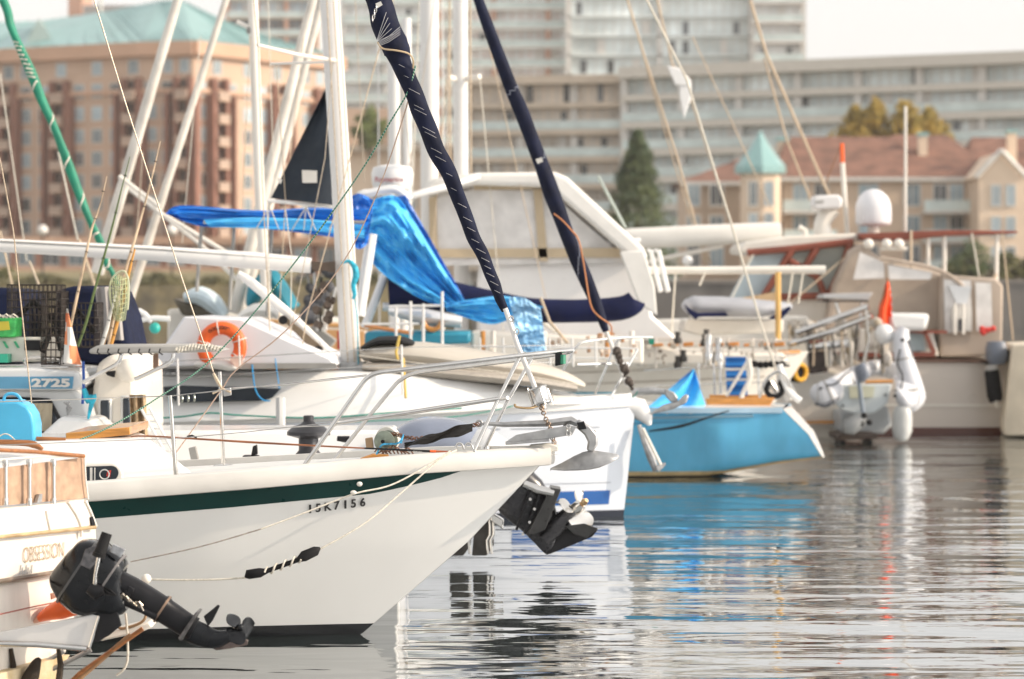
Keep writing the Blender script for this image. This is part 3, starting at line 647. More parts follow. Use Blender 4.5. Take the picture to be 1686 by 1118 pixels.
# stanchions + lifelines
def stanchion(px0, py0, px1, py1, Y, r=.0125):
    s = PT('stanchion', [(px0, py0, Y), (px1, py1, Y)], r, STEEL, nb, n=10)
    q = P(px1, py1, Y); MB().lathe(q-Vector((0, 0, .03)), [(.035, 0), (.03, .02), (.016, .03), (.016, .07)], n=12).build('base', STEEL, s); return s
stanchion(280, 651, 290, 790, 18.05, .0135); stanchion(362, 612, 368, 768, 19.3)
stanchion(-190, 668, -182, 812, 18.0, .0135)
def wire(pts, r=.003, mat=None, parent=None, name='lifeline', sag=0, spline=0, n=6):
    return PT(name, pts, r, mat or STEEL, parent, n=n, spline=spline)
wire([(-190, 668, 18.0), (280, 652, 18.05), (430, 636, 18.1), (604, 617, 18.1)], .0032, None, nb)
wire([(-190, 740, 18.0), (285, 722, 18.05), (400, 712, 18.1), (552, 695, 18.1)], .0028, None, nb)
wire([(-150, 640, 19.2), (190, 676, 19.2)], .0028, None, nb) if False else None
wire([(362, 640, 19.3), (470, 634, 19.2), (612, 618, 19.2), (650, 612, 19.2)], .0035, None, nb); wire([(365, 708, 19.3), (560, 700, 19.2)], .0028, None, nb)
for px in (300, 310, 320): m = MB(); m.torus(P(px, 657-(px-300)*.08, 18.06), .018, .007, axis=(1, .2, 0), n=14, k=6); m.build('lifeline_clip', M('pewter_clip', (.25, .27, .24), .35, .8), nb)
MB().prism([(367, 640), (380, 638), (381, 651), (368, 653)], 19.25, .03).build('turnbuckle', GALV, nb, bevel=.006)
# pulpit
pul = MB()
T1 = [(500, 768, 18.03), (545, 704, 18.03), (590, 640, 18.03), (604, 623, 18.03), (622, 614, 18.03), (660, 609, 18.05), (760, 597, 18.1), (850, 586, 18.2), (925, 578, 18.33), (943, 577, 18.36)]
T2 = [(545, 764, 19.3), (600, 695, 19.3), (645, 640, 19.3), (662, 624, 19.3), (690, 613, 19.25), (760, 604, 19.1), (850, 593, 18.8), (925, 582, 18.5), (943, 577, 18.38)]
pul.tube([P(*p) for p in T1], .0145, 10, spline=5); pul.build('pulpit_rail', STEEL, nb)
MB().tube([P(*p) for p in T2], .0135, 10, spline=5).build('pulpit_rail', STEEL, nb)
for pts in ([(552, 697, 18.04), (640, 684, 18.06), (740, 668, 18.12), (822, 656, 18.2)], [(600, 690, 19.28), (700, 676, 19.15), (800, 660, 18.8), (836, 655, 18.6)], [(780, 743, 18.15), (818, 662, 18.2), (857, 585, 18.22)], [(799, 735, 18.65), (836, 660, 18.65), (878, 586, 18.7)]):
    PT('pulpit_leg', pts, .0125, STEEL, nb, n=10)
for p in ((500, 768, 18.03), (780, 743, 18.15), (799, 735, 18.65)): MB().lathe(P(*p)-Vector((0, 0, .015)), [(.035, 0), (.032, .012), (.016, .02)], n=14).build('rail_foot', STEEL, nb)
nl = MB().prism([(914, 582), (926, 580), (928, 600), (914, 603)], 18.3, .06).build('nav_light', BLK, nb, bevel=.006)
MB().loft([(927, 584, 18.31, 5, .03), (927, 599, 18.31, 5, .03)], 12).build('lens', M('green_lens', (.0, .20, .10), .1, coat=1), nl)
# furled genoa, drum
SC = [(614, -260), (607, -45), (623, 0), (634, 35), (646, 68), (654, 84), (658, 100), (672, 130), (684, 160), (696, 190), (708, 222), (722, 255), (742, 292), (760, 338), (777, 384), (791, 412), (803, 440), (814, 468), (823, 492), (832, 512)]
SW = [24, 22, 20, 22, 23, 22, 17, 15, 14.5, 15, 15, 14, 13, 12, 11, 11, 10, 9.5, 8, 6]
SC[0] = (520, -260)
NAVYF = M('navy_sail_cover', (.006, .009, .027), .75, spec=.2, var=.3, scale=8, bump=.004, bscale=20)
fs = MB(); rndf = random.Random(3)
pts, hw = smooth_path([P(x, y, 18.5) for x, y in SC], [mm(w_, 18.5) for w_ in SW], 7)
Rg = []
for i, p in enumerate(pts):
    a = pts[max(0, i-1)]; b_ = pts[min(len(pts)-1, i+1)]; d = (b_-a).normalized(); u = d.cross(Vector((0, 1, 0))).normalized(); w_ = d.cross(u)
    Rg.append([])
    for k in range(18):
        t = 2*math.pi*k/18; ph = i*.16; r = hw[i]*(1+.05*math.sin(3*(t+ph))+.08*max(0, math.cos(t-ph))**6)
        Rg[-1].append(p+u*math.cos(t)*r+w_*math.sin(t)*r)
fs.rings(Rg); gen = fs.build('furled_genoa', NAVYF, nb, smooth=70)
st = MB()
for i in range(20, len(pts)-6, 1):
    L0 = [(78, 1), (86, 1), (105, 1), (128, 1), (152, 1), (178, 1), (187, 1), (214, 1), (222, 1), (252, 1), (262, 1), (288, 1), (315, 1), (338, 1), (362, 1), (378, 1), (398, 1), (414, 1), (428, 1), (441, 1), (454, 1), (468, 1), (482, 1)]
def on_sail(py):
    for i in range(len(pts)-1):
        a = HZ+(CAMZ-pts[i].z)*F/18.5; b_ = HZ+(CAMZ-pts[i+1].z)*F/18.5
        if a <= py <= b_: f = (py-a)/(b_-a+1e-9); return pts[i].lerp(pts[i+1], f), lerp(hw[i], hw[i+1], f)
    return pts[-1], hw[-1]
for py in (110, 128, 150, 178, 186, 214, 222, 249, 262, 288, 314, 338, 360, 377, 397, 413, 427, 440, 453, 466, 480):
    c, r = on_sail(py); loop = []
    for k in range(13):
        a = math.pi*(k/12); loop.append(c+Vector((math.cos(a)*r*1.07, -math.sin(a)*r*1.07, -math.cos(a)*r*.55-.0)))
    st.tube(loop, .0013, 4)
st.build('stitching', M('white_thread', (.6, .6, .6), .8), gen)
stm = MB()   # seams on the clew patch
for k in range(5): stm.tube([P(620+k*.5, 68, 18.40), P(636+k*3.0, 20+k*9, 18.38)], .0014, 4)
for k in range(4): stm.tube([P(623, 70+k*2, 18.39), P(640, 60+k*3, 18.375), P(659, 44+k*4, 18.40)], .0014, 4)
stm.build('clew_seam', MATS['white_thread'], gen)
PT('piping', [(622, 70, 18.42), (630, 80, 18.38), (652, 83, 18.36), (672, 88, 18.38), (680, 98, 18.42), (680, 112, 18.45)], .006, M('beige_piping', (.50, .38, .24), .7), gen, spline=4)
m = MB()
for k in range(5): m.torus(P(620-k*1.6, 12+k*5.2, 18.36), .012, .0035, axis=(1, k % 2, .2), n=10, k=5)
m.build('shackle', STEEL, gen); MB().prism([(618, 6), (627, 2), (630, 8), (622, 13)], 18.35, .004).build('label_patch', FRW, gen)
PT('foil', [(832, 508, 18.45), (852, 568, 18.42), (885, 648, 18.40)], .0165, ALU, nb, n=10)
m = MB(); PTS = [(836, 515), (842, 525), (846, 536), (851, 546)]
for i, (x, y) in enumerate(PTS): m.torus(P(x, y, 18.4), .018, .005, axis=(1, i % 2, 0), n=12, k=5)
m.build('tack_shackle', STEEL, nb)
dr = MB(); ax = (P(895, 672, 18.38)-P(884, 640, 18.4)).normalized(); c = P(883, 638, 18.4)
dr.lathe(c, [(.02, 0), (.066, .004), (.07, .012), (.066, .02), (.066, .10), (.07, .108), (.066, .118), (.03, .125), (.022, .15)], axis=ax, n=28)
drum = dr.build('furling_drum', STEEL, nb)
m = MB()
for k in range(5): a = k*1.257; u = Vector((math.cos(a), math.sin(a), 0)); m.tube([c+ax*.008+u*.071, c+ax*.112+u*.071], .0035, 5)
m.build('drum_bar', STEEL, drum)
PT('bow_roller_bail', [(848, 665, 18.3), (850, 670, 18.3), (872, 672, 18.32), (885, 668, 18.36)], .008, M('bronze', (.45, .32, .18), .35, .8), nb, spline=3)
ch = MB(); CH = [(892, 672), (899, 690), (906, 706), (910, 722), (914, 733)]; pts_, _ = smooth_path([P(x, y, 18.33) for x, y in CH], [0]*5, 4)
for i, p in enumerate(pts_[:-1]): ch.torus(p, .013, .0042, axis=(1, 0, .3) if i % 2 else (.1, 1, .1), n=10, k=5)
ch.build('tack_chain', M('worn_chain', (.32, .24, .18), .5, .6, var=.4, scale=20), nb)
# anchor, roller, windlass, chain
an = thing('plough_anchor', 'galvanised plough anchor stowed on the bow roller of the nearest sailboat', 'anchor', P(960, 760, 18.35))
MB().loft([(790, 697, 18.37, 3, .009), (830, 699, 18.37, 4.5, .011), (900, 697, 18.37, 6, .013), (940, 692, 18.37, 7, .015), (962, 704, 18.37, 5, .014)], 4, 2).build('shank', GALV, an, bevel=.003)
MB().torus(P(789, 697, 18.37), .018, .008).build('shackle_eye', GALV, an)
m = MB(); m.prism([(953, 690), (972, 702), (984, 716), (984, 733), (976, 745), (966, 742), (968, 728), (962, 716), (948, 704)], 18.33, .07); m.build('hinge_arm', GALV, an, bevel=.012)
m = MB(); m.torus(P(978, 712, 18.36), .012, .005); m.build('trip_eye', GALV, an)
m = MB(); m.prism([(950, 696), (962, 694), (966, 706), (953, 708)], 18.31, .11); m.build('hinge_pin', BLK, an, bevel=.004)
# fluke: two curved plates meeting on the ridge
fl = MB(); R1 = []
tops = [(906, 771), (925, 762), (945, 751), (960, 744), (975, 741), (995, 744), (1015, 747), (1019, 750)]
bots = [(906, 772), (928, 773), (950, 772), (970, 770), (985, 767), (1003, 760), (1016, 754), (1019, 751)]
for (a, b_), w_ in zip(zip(tops, bots), [.0, .05, .09, .12, .13, .11, .04, .0]):
    R1.append([P(a[0], a[1], 18.35), P((a[0]+b_[0])/2, (a[1]+b_[1])/2, 18.35)+Vector((0, -w_*.55, 0)), P(b_[0], b_[1], 18.35)+Vector((0, -w_, 0)), P(b_[0], b_[1]+1.5, 18.35)+Vector((0, -w_*.95, 0)), P(a[0], a[1]+4, 18.35)+Vector((0, .012, 0)),
               P(b_[0], b_[1]+1.5, 18.35)+Vector((0, w_*.95, 0)), P(b_[0], b_[1], 18.35)+Vector((0, w_, 0)), P((a[0]+b_[0])/2, (a[1]+b_[1])/2, 18.35)+Vector((0, w_*.55, 0))])
fl.rings(R1); fl.build('fluke', GALV, an, smooth=45)
rl = MB(); rl.prism([(832, 728), (905, 722), (942, 716), (950, 702), (936, 700), (905, 706), (850, 716)], 18.24, .012); rl.prism([(832, 728), (905, 722), (942, 716), (950, 702), (936, 700), (905, 706), (850, 716)], 18.42, .012)
rl.prism([(832, 729), (905, 723), (905, 727), (832, 733)], 18.24, .19); rl.build('bow_roller', GALV, nb, bevel=.003)
m = MB(); m.lathe(P(935, 706, 18.25), [(.03, 0), (.018, .06), (.018, .11), (.03, .17)], axis=(0, 1, 0), n=14); m.build('roller_wheel', BLKM, nb)
m = MB()
for k in range(3): m.torus(P(936, 702+k*6, 18.22), .013, .004, axis=(k % 2, 1, 0), n=10, k=5)
m.build('pin_chain', STEEL, nb)
wd = MB(); c = P(632, 726, 18.35)
wd.lathe(c+Vector((0, -.06, 0)), [(.02, -.01), (.045, 0), (.068, .01), (.068, .02), (.05, .03), (.05, .08), (.068, .09), (.05, .11)], axis=(.3, 1, 0), n=24)
win = wd.build('windlass', M('greenish_cast_metal', (.22, .25, .20), .4, .5, var=.3, scale=20), nb)
MB().lathe(c+Vector((-.004, -.075, 0)), [(.012, -.004), (.012, .01)], axis=(.3, 1, 0), n=12).build('hub', BLK, win)
MB().lathe(c+Vector((0.015, .03, .012)), [(.074, 0), (.08, .01), (.08, .05), (.05, .06)], axis=(.3, 1, 0), n=24).build('gypsy', GELD, win)
MB().prism([(601, 722), (613, 720), (615, 738), (603, 740)], 18.33, .05).build('motor_housing', M('bronze_plate', (.40, .27, .16), .5, .4), win, bevel=.004)
m = MB(); rndc = random.Random(5)
path, _ = smooth_path([P(x, y, 18.33) for x, y in [(640, 718), (652, 715), (668, 720), (690, 722), (720, 720), (748, 713), (770, 704), (788, 698)]], [0]*8, 6)
for i, p in enumerate(path[:-1]): m.torus(p+Vector((0, 0, rndc.uniform(-.002, .002))), .012, .0038, axis=(0, 1, .2) if i % 2 else (0, .2, 1), n=10, k=5)
m.build('anchor_chain', M('rusty_chain', (.22, .11, .07), .7, .4, var=.5, scale=30), nb)
m = MB(); m.grid(lambda a, b: P(lerp(666, 778, a), lerp(734, 704, a)+lerp(-5-4*a, 4+4*a, b)+2*math.sin(a*14+b*3), 18.26+.02*math.sin(a*9+b*5)), 24, 5, .004); m.build('chafe_strap', M('black_webbing', (.02, .018, .017), .8, var=.5, scale=12), nb)
PT('blue_lashing', [(620, 748, 18.25), (628, 733, 18.22), (640, 731, 18.22), (655, 730, 18.2), (662, 722, 18.2), (664, 716, 18.22), (660, 730, 18.22)], .006, M('blue_white_line', (.05, .35, .60), .7, var=.6, scale=60), nb, spline=4)
m = MB()
for k in range(9): a = k*.7; m.tube([P(617+k*6, 744+3*math.sin(a), 18.25), P(624+k*6, 738+5*math.sin(a*1.7), 18.22), P(632+k*6, 747, 18.25)], .005, 5, spline=3)
m.build('chain_pile', M('rusty_chain', (.2, .1, .06)), nb)
# long brown spar and rod lying on deck
sp = thing('boat_hook', 'long thin brown varnished pole lying along the foredeck rail of the nearest sailboat', 'boat hook', P(480, 740, 18.15))
MB().tube([P(*p) for p in [(215, 719, 18.12), (243, 718, 18.12), (330, 723, 18.12), (410, 728, 18.12), (520, 734, 18.12), (600, 738, 18.12)]], [.004, .006, .0065, .0075, .006, .005], 8, spline=3).build('shaft', M('brown_varnish', (.25, .09, .035), .3, var=.3, scale=8), sp)
MB().tube([P(600, 738, 18.12), P(708, 743, 18.12)], [.0055, .0075], 8).build('grip', BLK, sp); MB().tube([P(708, 743, 18.12), P(744, 744, 18.12)], [.008, .0055], 8).build('end_cap', M('orange_brown_cap', (.42, .10, .03), .4), sp)
MB().tube([P(708, 743, 18.119), P(718, 743.3, 18.119)], .0083, 8).build('band', ORG, sp)
text('SPARTANS', face_m(P(680, 744.5, 18.108), P(700, 745.5, 18.1)-P(680, 744.5, 18.1), (0, 0, 1)), .010, .85, FRW, 'lettering', sp, .0004)
MB().tube([P(308, 719, 18.1), P(316, 717, 18.1), P(324, 721, 18.1)], .006, 6).build('clip', BLK, sp)
# cleats by the bow
for x in (757, 772):
    m = MB(); m.tube([P(x-7, 738, 18.1), P(x-4, 731, 18.1), P(x+3, 731, 18.1), P(x+7, 739, 18.1)], .008, 8, spline=3); m.build('cleat', STEEL, nb)
# standing rigging of the near boat
wire([(120, -110, 18.9), (155, 0, 18.9), (205, 165, 18.9), (245, 290, 18.9), (300, 460, 18.95), (351, 612, 19.0)], .0048, WIRE, nb, 'shroud', spline=0)
PT('turnbuckle', [(351, 614, 19.0), (358, 628, 19.0), (366, 640, 19.0)], [.009, .013, .008], WIRE, nb)
for (a, b_) in (((352, 616), (365, 640)), ((366, 640), (350, 648)), ((366, 640), (380, 646))): wire([(*a, 18.95), (*b_, 18.95)], .007, ROPET, nb, 'lashing')
wire([(684, 108, 18.45), (672, 150, 18.45), (640, 205, 18.5), (585, 296, 18.6), (470, 452, 18.8), (352, 588, 18.9), (260, 655, 18.8), (170, 708, 18.7), (90, 737, 18.6), (30, 752, 18.6)], .0052, ROPEG, nb, 'jib_sheet', spline=4)
wire([(682, 118, 18.45), (668, 180, 18.5), (620, 320, 18.6), (560, 440, 18.7), (470, 545, 18.8), (390, 608, 18.9), (366, 640, 19.0), (330, 690, 19.0), (290, 745, 19.0)], .0042, M('pinkish_line', (.50, .36, .28), .8, var=.2, scale=60), nb, 'jib_sheet', spline=4)
wire([(548, 350, 18.9), (528, 160, 18.9)], .003, WIRE, nb, 'shroud') if False else None
wire([(-60, 80, 18.6), (0, 262, 18.6), (22, 380, 18.6), (52, 665, 18.6)], .0045, ROPET, nb, 'shroud')
# mooring line with black snubber
ml = thing('mooring_line', 'white mooring line with a black rubber snubber hanging across the nearest hull', 'mooring line', P(500, 950, 17.7))
def nearY(px): return (CX-px)*0+interp([(150, 17.62), (400, 17.55), (600, 17.72), (740, 17.98), (760, 18.06)], px)-.06
def nl_(pts): return [(x, y, nearY(x)) for x, y in pts]
MB().tube([P(*p) for p in nl_([(752, 741), (722, 758), (660, 812), (600, 862), (527, 904)])], .0058, 8, spline=4).build('rope', ROPEW, ml)
MB().tube([P(*p) for p in nl_([(405, 951), (360, 954), (300, 955), (240, 954)])], .0065, 8, spline=4).build('rope', ROPEW, ml)
MB().loft([(404, 951, 17.46, 2, .01), (408, 946, 17.46, 8, .03), (428, 943, 17.46, 8, .03), (440, 940, 17.46, 4, .015), (490, 922, 17.47, 4, .015), (500, 916, 17.47, 9, .03), (520, 907, 17.5, 8, .03), (527, 902, 17.5, 2, .01)], 12).build('snubber', BLKM, ml, smooth=60)
hx = [P(lerp(436, 496, k/40), lerp(942, 919, k/40), 17.46)+Vector((0, -.02*math.cos(k*.62), .024*math.sin(k*.62))) for k in range(41)]
MB().tube(hx, .006, 6).build('wrap', ROPEW, ml)
m2 = thing('spring_line', 'thin dock line, white then coloured grey for shade, running from the bow down behind the tilted outboard motor', 'mooring line', P(430, 900, 17.6))
MB().tube([P(*p) for p in nl_([(742, 742), (690, 775), (640, 800), (590, 811), (548, 826), (505, 843), (430, 871)])], .0054, 7, spline=4).build('rope', ROPEW, m2)
MB().tube([P(*p) for p in nl_([(430, 871), (330, 900), (215, 925)])], .0045, 7, spline=4).build('rope', M('shaded_rope', (.35, .31, .27), .8, var=.3, scale=50), m2)  # same rope continued, its shaded half put into a greyer colour
m = MB(); m.ball(P(592, 797, 17.62), .018, .012, .015); m.ball(P(582, 811, 17.62), .02, .012, .014); m.build('fairlead', GELW, nb)
# jerrycan on the cabin top
jc = thing('jerrycan', 'light blue plastic water jerrycan standing on the cabin roof at the left edge', 'jerrycan', P(20, 727, 18.65))
JB = M('sky_blue_plastic', (.07, .42, .68), .35, var=.1, scale=3)
MB().prism([(-24, 668), (-14, 660), (28, 660), (44, 668), (53, 682), (57, 700), (57, 727), (-24, 727)], 18.5, .30).build('tank', JB, jc, bevel=.02, seg=3)
PT('handle', [(10, 678, 18.55), (6, 664, 18.55), (9, 651, 18.55), (20, 648, 18.55), (30, 652, 18.55), (37, 663, 18.55)], .011, JB, jc, spline=4)
PT('carry_line', [(-5, 722, 18.4), (5, 715, 18.4), (15, 716, 18.4), (26, 726, 18.4)], .004, ROPEW, jc, spline=4)

# ================================================================== OBSESSION (transom at lower left)
tx = Vector((.40, .917, 0)).normalized(); A_ = P(150, 822, 16.6); nrm = Vector((tx.y, -tx.x, 0))
def OB(px, py, off=0.):
    d = Vector(((px-CX)/F, 1, -(py-HZ)/F)); a = Vector((A_.x, A_.y, 0))+nrm*off
    k = (a-Vector((0, 0, CAMZ))).dot(nrm)/d.dot(nrm); return Vector((0, 0, CAMZ))+d*k
ob = thing('motorboat', 'sunlit white boat stern with a faded name and plywood panel, at the lower left corner', 'motorboat', Vector((A_.x-1, A_.y-.6, 0)))
TW = M('streaky_old_gelcoat', (.70, .66, .60), .35, var=.14, scale=4, streak=True, bump=.001, bscale=20)  # old off-white gelcoat with a streaky tone
def transom(pts, dep, name, mat, bevel=0., parent=ob, off=0.):
    f = [OB(x, y, off) for x, y in pts]; n = len(f); back = [p-nrm*dep for p in f]
    return MB().add(f+back, [tuple(range(n)), tuple(range(2*n-1, n-1, -1))]+[(i, i+n, (i+1) % n+n, (i+1) % n) for i in range(n)]).build(name, mat, parent, bevel=bevel)
S0, S1 = -6, 0
transom([(-280, 866), (106, 828), (124, 824), (146, 822), (158, 868), (-280, 915)], .75, 'transom', TW, .015)
transom([(-280, 915.5), (158, 868.5), (160, 905), (140, 935), (-280, 1010)], .7, 'transom', TW, .006, off=-.02)
transom([(-280, 1012), (140, 936), (128, 1000), (110, 1075), (60, 1140), (-280, 1170)], .55, 'transom', TW, .02, off=-.045)
RUB = M('yellowed_rubrail', (.42, .30, .16), .6, var=.3, scale=9)
def obtube(pts, r, mat, name, off=.012, parent=ob, n=7, spline=0): return MB().tube([OB(x, y, off) for x, y in pts], r, n, spline=spline).build(name, mat, parent)
obtube([(-280, 914), (0, 884), (100, 874), (157, 868)], .011, RUB, 'rub_strake'); obtube([(-280, 1008), (0, 957), (100, 941)], .013, M('grey_brown_strake', (.22, .17, .13), .6, var=.4, scale=9), 'rub_strake')
for pp in ([(76, 840), (80, 860), (84, 876)], [(112, 826), (126, 848), (133, 866), (134, 884)], [(140, 824), (148, 840), (158, 866)]): obtube(pp, .010, GELW, 'moulding', .004, spline=4)
transom([(150, 852), (154, 850), (157, 866), (152, 870)], .01, 'vent_grille', BLK, off=.012); obtube([(-20, 1016), (60, 998), (120, 986)], .004, M('red_line', (.35, .08, .05), .6), 'boot_line', .0)
text('OBSESSION', face_m(OB(38, 927, -.012), tx, Vector((0, 0, 1))), .092, .66, M('faded_gold_lettering', (.40, .30, .20), .6), 'boat_name', ob, .0008, -.0015)
for k in range(7): obtube([(33+k*3.2, 946-k*.3), (35+k*3.0, 930+(k % 3)*4)], .003, M('faded_grey_decal', (.45, .44, .44), .6), 'decal', -.014)
transom([(84, 977), (94, 975), (92, 984), (85, 987)], .01, 'drain_fitting', M('copper_fitting', (.35, .16, .1), .4, .5), off=-.04)
# dirty underbody seen under the platform
transom([(-280, 1185), (115, 1078), (85, 1130), (70, 1175), (-200, 1260)], .5, 'underbody', M('fouled_bottom_paint', (.50, .38, .20), .8, var=.5, scale=9, bump=.01, bscale=12, col2=(.62, .52, .36)), off=.02)
# decking + plywood + rails
transom([(-280, 790), (0, 771), (139, 753), (143, 820), (0, 833), (-280, 868)], .015, 'plywood_panel', PLY, off=-.06)
obtube([(-280, 744), (0, 741), (60, 744), (138, 751)], .012, TEAK, 'cap_rail', -.02); obtube([(-280, 772), (0, 757), (60, 752), (125, 752)], .006, GELW, 'rope_rail', -.03)
obtube([(139, 750), (141, 790), (145, 822)], .006, GELW, 'edge_trim', -.04)
m = MB(); m.box(-9, A_.x-.75, 15.2, 17.0, 1.0, 1.03)
for x in (9, 48, 88):
    s = obtube([(x, 756), (x+.5, 830)], .0125, STEEL, 'rail_post', -.02, n=12)
    for y in (762, 826): MB().lathe(OB(x, y, -.02)-Vector((0, 0, .02)), [(.017, 0), (.018, .01), (.018, .03), (.0165, .04)], n=12).build('collar', STEEL, s)
transom([(65, 814), (70, 813), (69, 826), (61, 828)], .02, 'bracket', GALV, off=-.03)
# body of that boat going off to the left
m = MB(); c1 = Vector((A_.x, A_.y, 0))-nrm*.5; c2 = c1-tx*2.6
m.rings([[Vector((c.x, c.y, z)) for c in (c1, Vector((-9, 17.0, 0)), Vector((-9, 14.6, 0)), c2)] for z in (-.2, 1.0)]); m.build('hull', GELW, ob, bevel=.02)
# swim platform
sw = MB(); sw.prism([(-60, 1052), (60, 1030), (152, 1012), (163, 1015), (147, 1064), (-60, 1054)], 15.75, .05); sw.build('swim_platform', M('grey_white_board', (.60, .60, .60), .35, var=.05), ob, bevel=.006)
PT('platform_edge', [(-60, 1058, 15.73), (60, 1061, 15.73), (143, 1068, 15.73)], .017, STEEL, ob, n=10); PT('platform_edge', [(163, 1014, 15.73), (147, 1066, 15.73)], .009, STEEL, ob)
MB().prism([(160, 1046), (245, 1024), (251, 1033), (230, 1042), (165, 1056)], 16.5, .25).build('side_plank', GELW, ob, bevel=.01)
for i, pp in enumerate(([(235, 1035), (130, 1110), (60, 1180)], [(215, 1045), (130, 1118), (100, 1160)], [(150, 1070), (90, 1100), (20, 1135)], [(105, 1072), (40, 1110), (-10, 1150)])): PT('strut', [(x, y, 16.2) for x, y in pp], .014, (TEAK, M('rust_strut', (.28, .16, .08), .7, var=.4, scale=9), GALV, GALV)[i], ob)
m = MB()
for x in (18, 96): m.tube([P(x, 1068, 15.9), P(x+4, 1095, 15.9), P(x, 1130, 15.9)], [.012, .018, .02], 7)
m.tube([P(44, 1130, 15.9), P(52, 1112, 15.9), P(60, 1092, 15.9), P(66, 1084, 15.9)], [.05, .045, .028, .01], 9, spline=4); m.build('hanging_weed', M('dark_weed', (.03, .02, .012), .9, var=.5, scale=10, bump=.01), ob)
PT('grab_rail', [(192, 1000, 16.5), (194, 1032, 16.5), (215, 1032, 16.5), (236, 1022, 16.5), (241, 1008, 16.5)], .009, M('bronze2', (.40, .26, .15), .35, .7), ob, spline=4)
PT('cord', [(207, 1010, 16.2), (210, 1050, 16.2), (210, 1085, 16.2), (204, 1102, 16.2), (192, 1112, 16.2)], .007, ROPEW, ob, spline=4)
bu = thing('fender_buoy', 'orange plastic buoy lying on the swim platform behind the outboard motor', 'buoy', P(110, 1015, 16.15))
MB().loft([(60, 1022, 16.15, 3, .02), (74, 1013, 16.15, 10, .07), (100, 1003, 16.15, 17, .11), (130, 994, 16.15, 17, .11), (155, 984, 16.15, 11, .07), (170, 978, 16.15, 3, .03)], 18, spline=3).build('float', ORG, bu, smooth=70)
MB().loft([(50, 1026, 16.15, 2, .02), (64, 1019, 16.15, 6, .04)], 12).build('neck', M('pale_orange', (.70, .38, .28), .5), bu)
# tilted outboard
oo = thing('outboard_motor', 'black tiller outboard motor tilted up on the swim platform at lower left', 'outboard motor', P(190, 1040, 15.9))
Yo = 15.85
cowl = MB().loft([(101, 924, Yo, 26, .06), (108, 929, Yo, 44, .12), (125, 938, Yo, 57, .155), (150, 952, Yo, 63, .165), (172, 962, Yo, 57, .16), (186, 970, Yo, 46, .14)], 32, 3.6, spline=3).build('cowl', BLKG, oo, smooth=40)
MB().loft([(173, 961, Yo, 57.5, .162), (176, 963, Yo, 57, .162)], 28, 2.9).build('cowl_seal', M('grey_seal', (.16, .15, .15), .4), cowl)
MB().loft([(178, 964, Yo, 54, .15), (196, 972, Yo, 46, .13), (206, 972, Yo, 32, .10)], 24, 2.6, spline=2).build('lower_pan', BLKG, oo)
MB().loft([(128, 939, Yo, 60.5, .160), (131, 941, Yo, 61.5, .162)], 32, 3.6).build('seam', M('seam_grey', (.07, .07, .07), .4), cowl)
MB().prism([(186, 896), (206, 905), (198, 918), (180, 908)], Yo-.150, .03).build('glint_badge', M('silver_glint', (.35, .36, .38), .3, .5, var=.4, scale=30), cowl, bevel=.003)  # silver badge, painted where the cowl shows bright reflections
for k in range(4): MB().prism([(118+k*9, 968+k*4), (123+k*9, 966+k*4), (117+k*9, 980+k*4), (112+k*9, 981+k*4)], Yo-.150, .02).build('air_vent', BLKM, cowl, bevel=.002)
MB().prism([(140, 905), (172, 892), (164, 920), (148, 938), (132, 930)], Yo-.172, .02).build('cowl_panel', M('mottled_grey', (.10, .10, .11), .3, var=.6, scale=30), cowl, bevel=.004)  # slightly lighter mottled grey panel on the cowl
MB().loft([(188, 958, Yo, 22, .08), (215, 972, Yo, 23, .08), (262, 1000, Yo, 22, .07), (268, 1003, Yo, 24, .075), (272, 1006, Yo, 21, .065), (305, 1028, Yo, 20, .055), (320, 1036, Yo, 20, .05)], 22, 2.5, spline=2).build('leg', BLK, oo, smooth=40)
MB().loft([(266, 1002, Yo, 25, .078), (269, 1004, Yo, 25, .078)], 22, 2.5).build('leg_band', M('brown_seal', (.25, .17, .12), .4, .5), oo)
MB().prism([(293, 1051), (322, 1008), (327, 1009), (299, 1055), (295, 1054)], Yo-.10, .20).build('cavitation_plate', M('scuffed_grey_metal', (.12, .115, .115), .35, .6, var=.5, scale=20), oo, bevel=.004)
MB().prism([(335, 1015), (350, 1003), (358, 996), (362, 998), (350, 1022), (342, 1032)], Yo-.012, .03).build('trim_fin', BLK, oo, bevel=.005)
MB().loft([(306, 1034, Yo, 20, .035), (330, 1045, Yo, 20, .04), (352, 1052, Yo, 16, .045), (370, 1049, Yo, 12, .045), (385, 1042, Yo, 8, .035)], 20, 2.2, spline=3).build('gearcase', BLKG, oo, smooth=60)
MB().prism([(325, 1056), (355, 1050), (385, 1047), (409, 1054), (407, 1062), (380, 1068), (356, 1071)], Yo-.006, .012).build('skeg', M('worn_skeg', (.13, .10, .09), .4, .5, var=.6, scale=14), oo, bevel=.004)
pr = MB(); pc = P(393, 1034, Yo); pax = Vector((.55, -.70, .30)).normalized()
pr.lathe(pc-pax*.04, [(.018, 0), (.021, .02), (.021, .06), (.012, .075)], axis=pax, n=14)
u0 = pax.cross(Vector((0, 1, 0))).normalized()
for k in range(3):
    a = 2.0+k*2.094; d = u0*math.cos(a)+pax.cross(u0)*math.sin(a); q = pax.cross(d)
    pr.grid(lambda s_, t_: pc+d*(.015+.078*t_)+q*((s_-.5)*.115*math.sin(math.pi*(.16+.80*t_))**.6+.02*t_)+pax*((s_-.5)*.05*(1-.3*t_)), 10, 10, .004)
pr.build('propeller', BLKG, oo, smooth=60)
PT('tiller_grip', [(176, 878, Yo-.22), (164, 912, Yo-.24)], [.030, .033], BLKM, oo, n=14); PT('tiller_collar', [(164, 911, Yo-.24), (162, 917, Yo-.24)], .037, BLKM, oo, n=14)
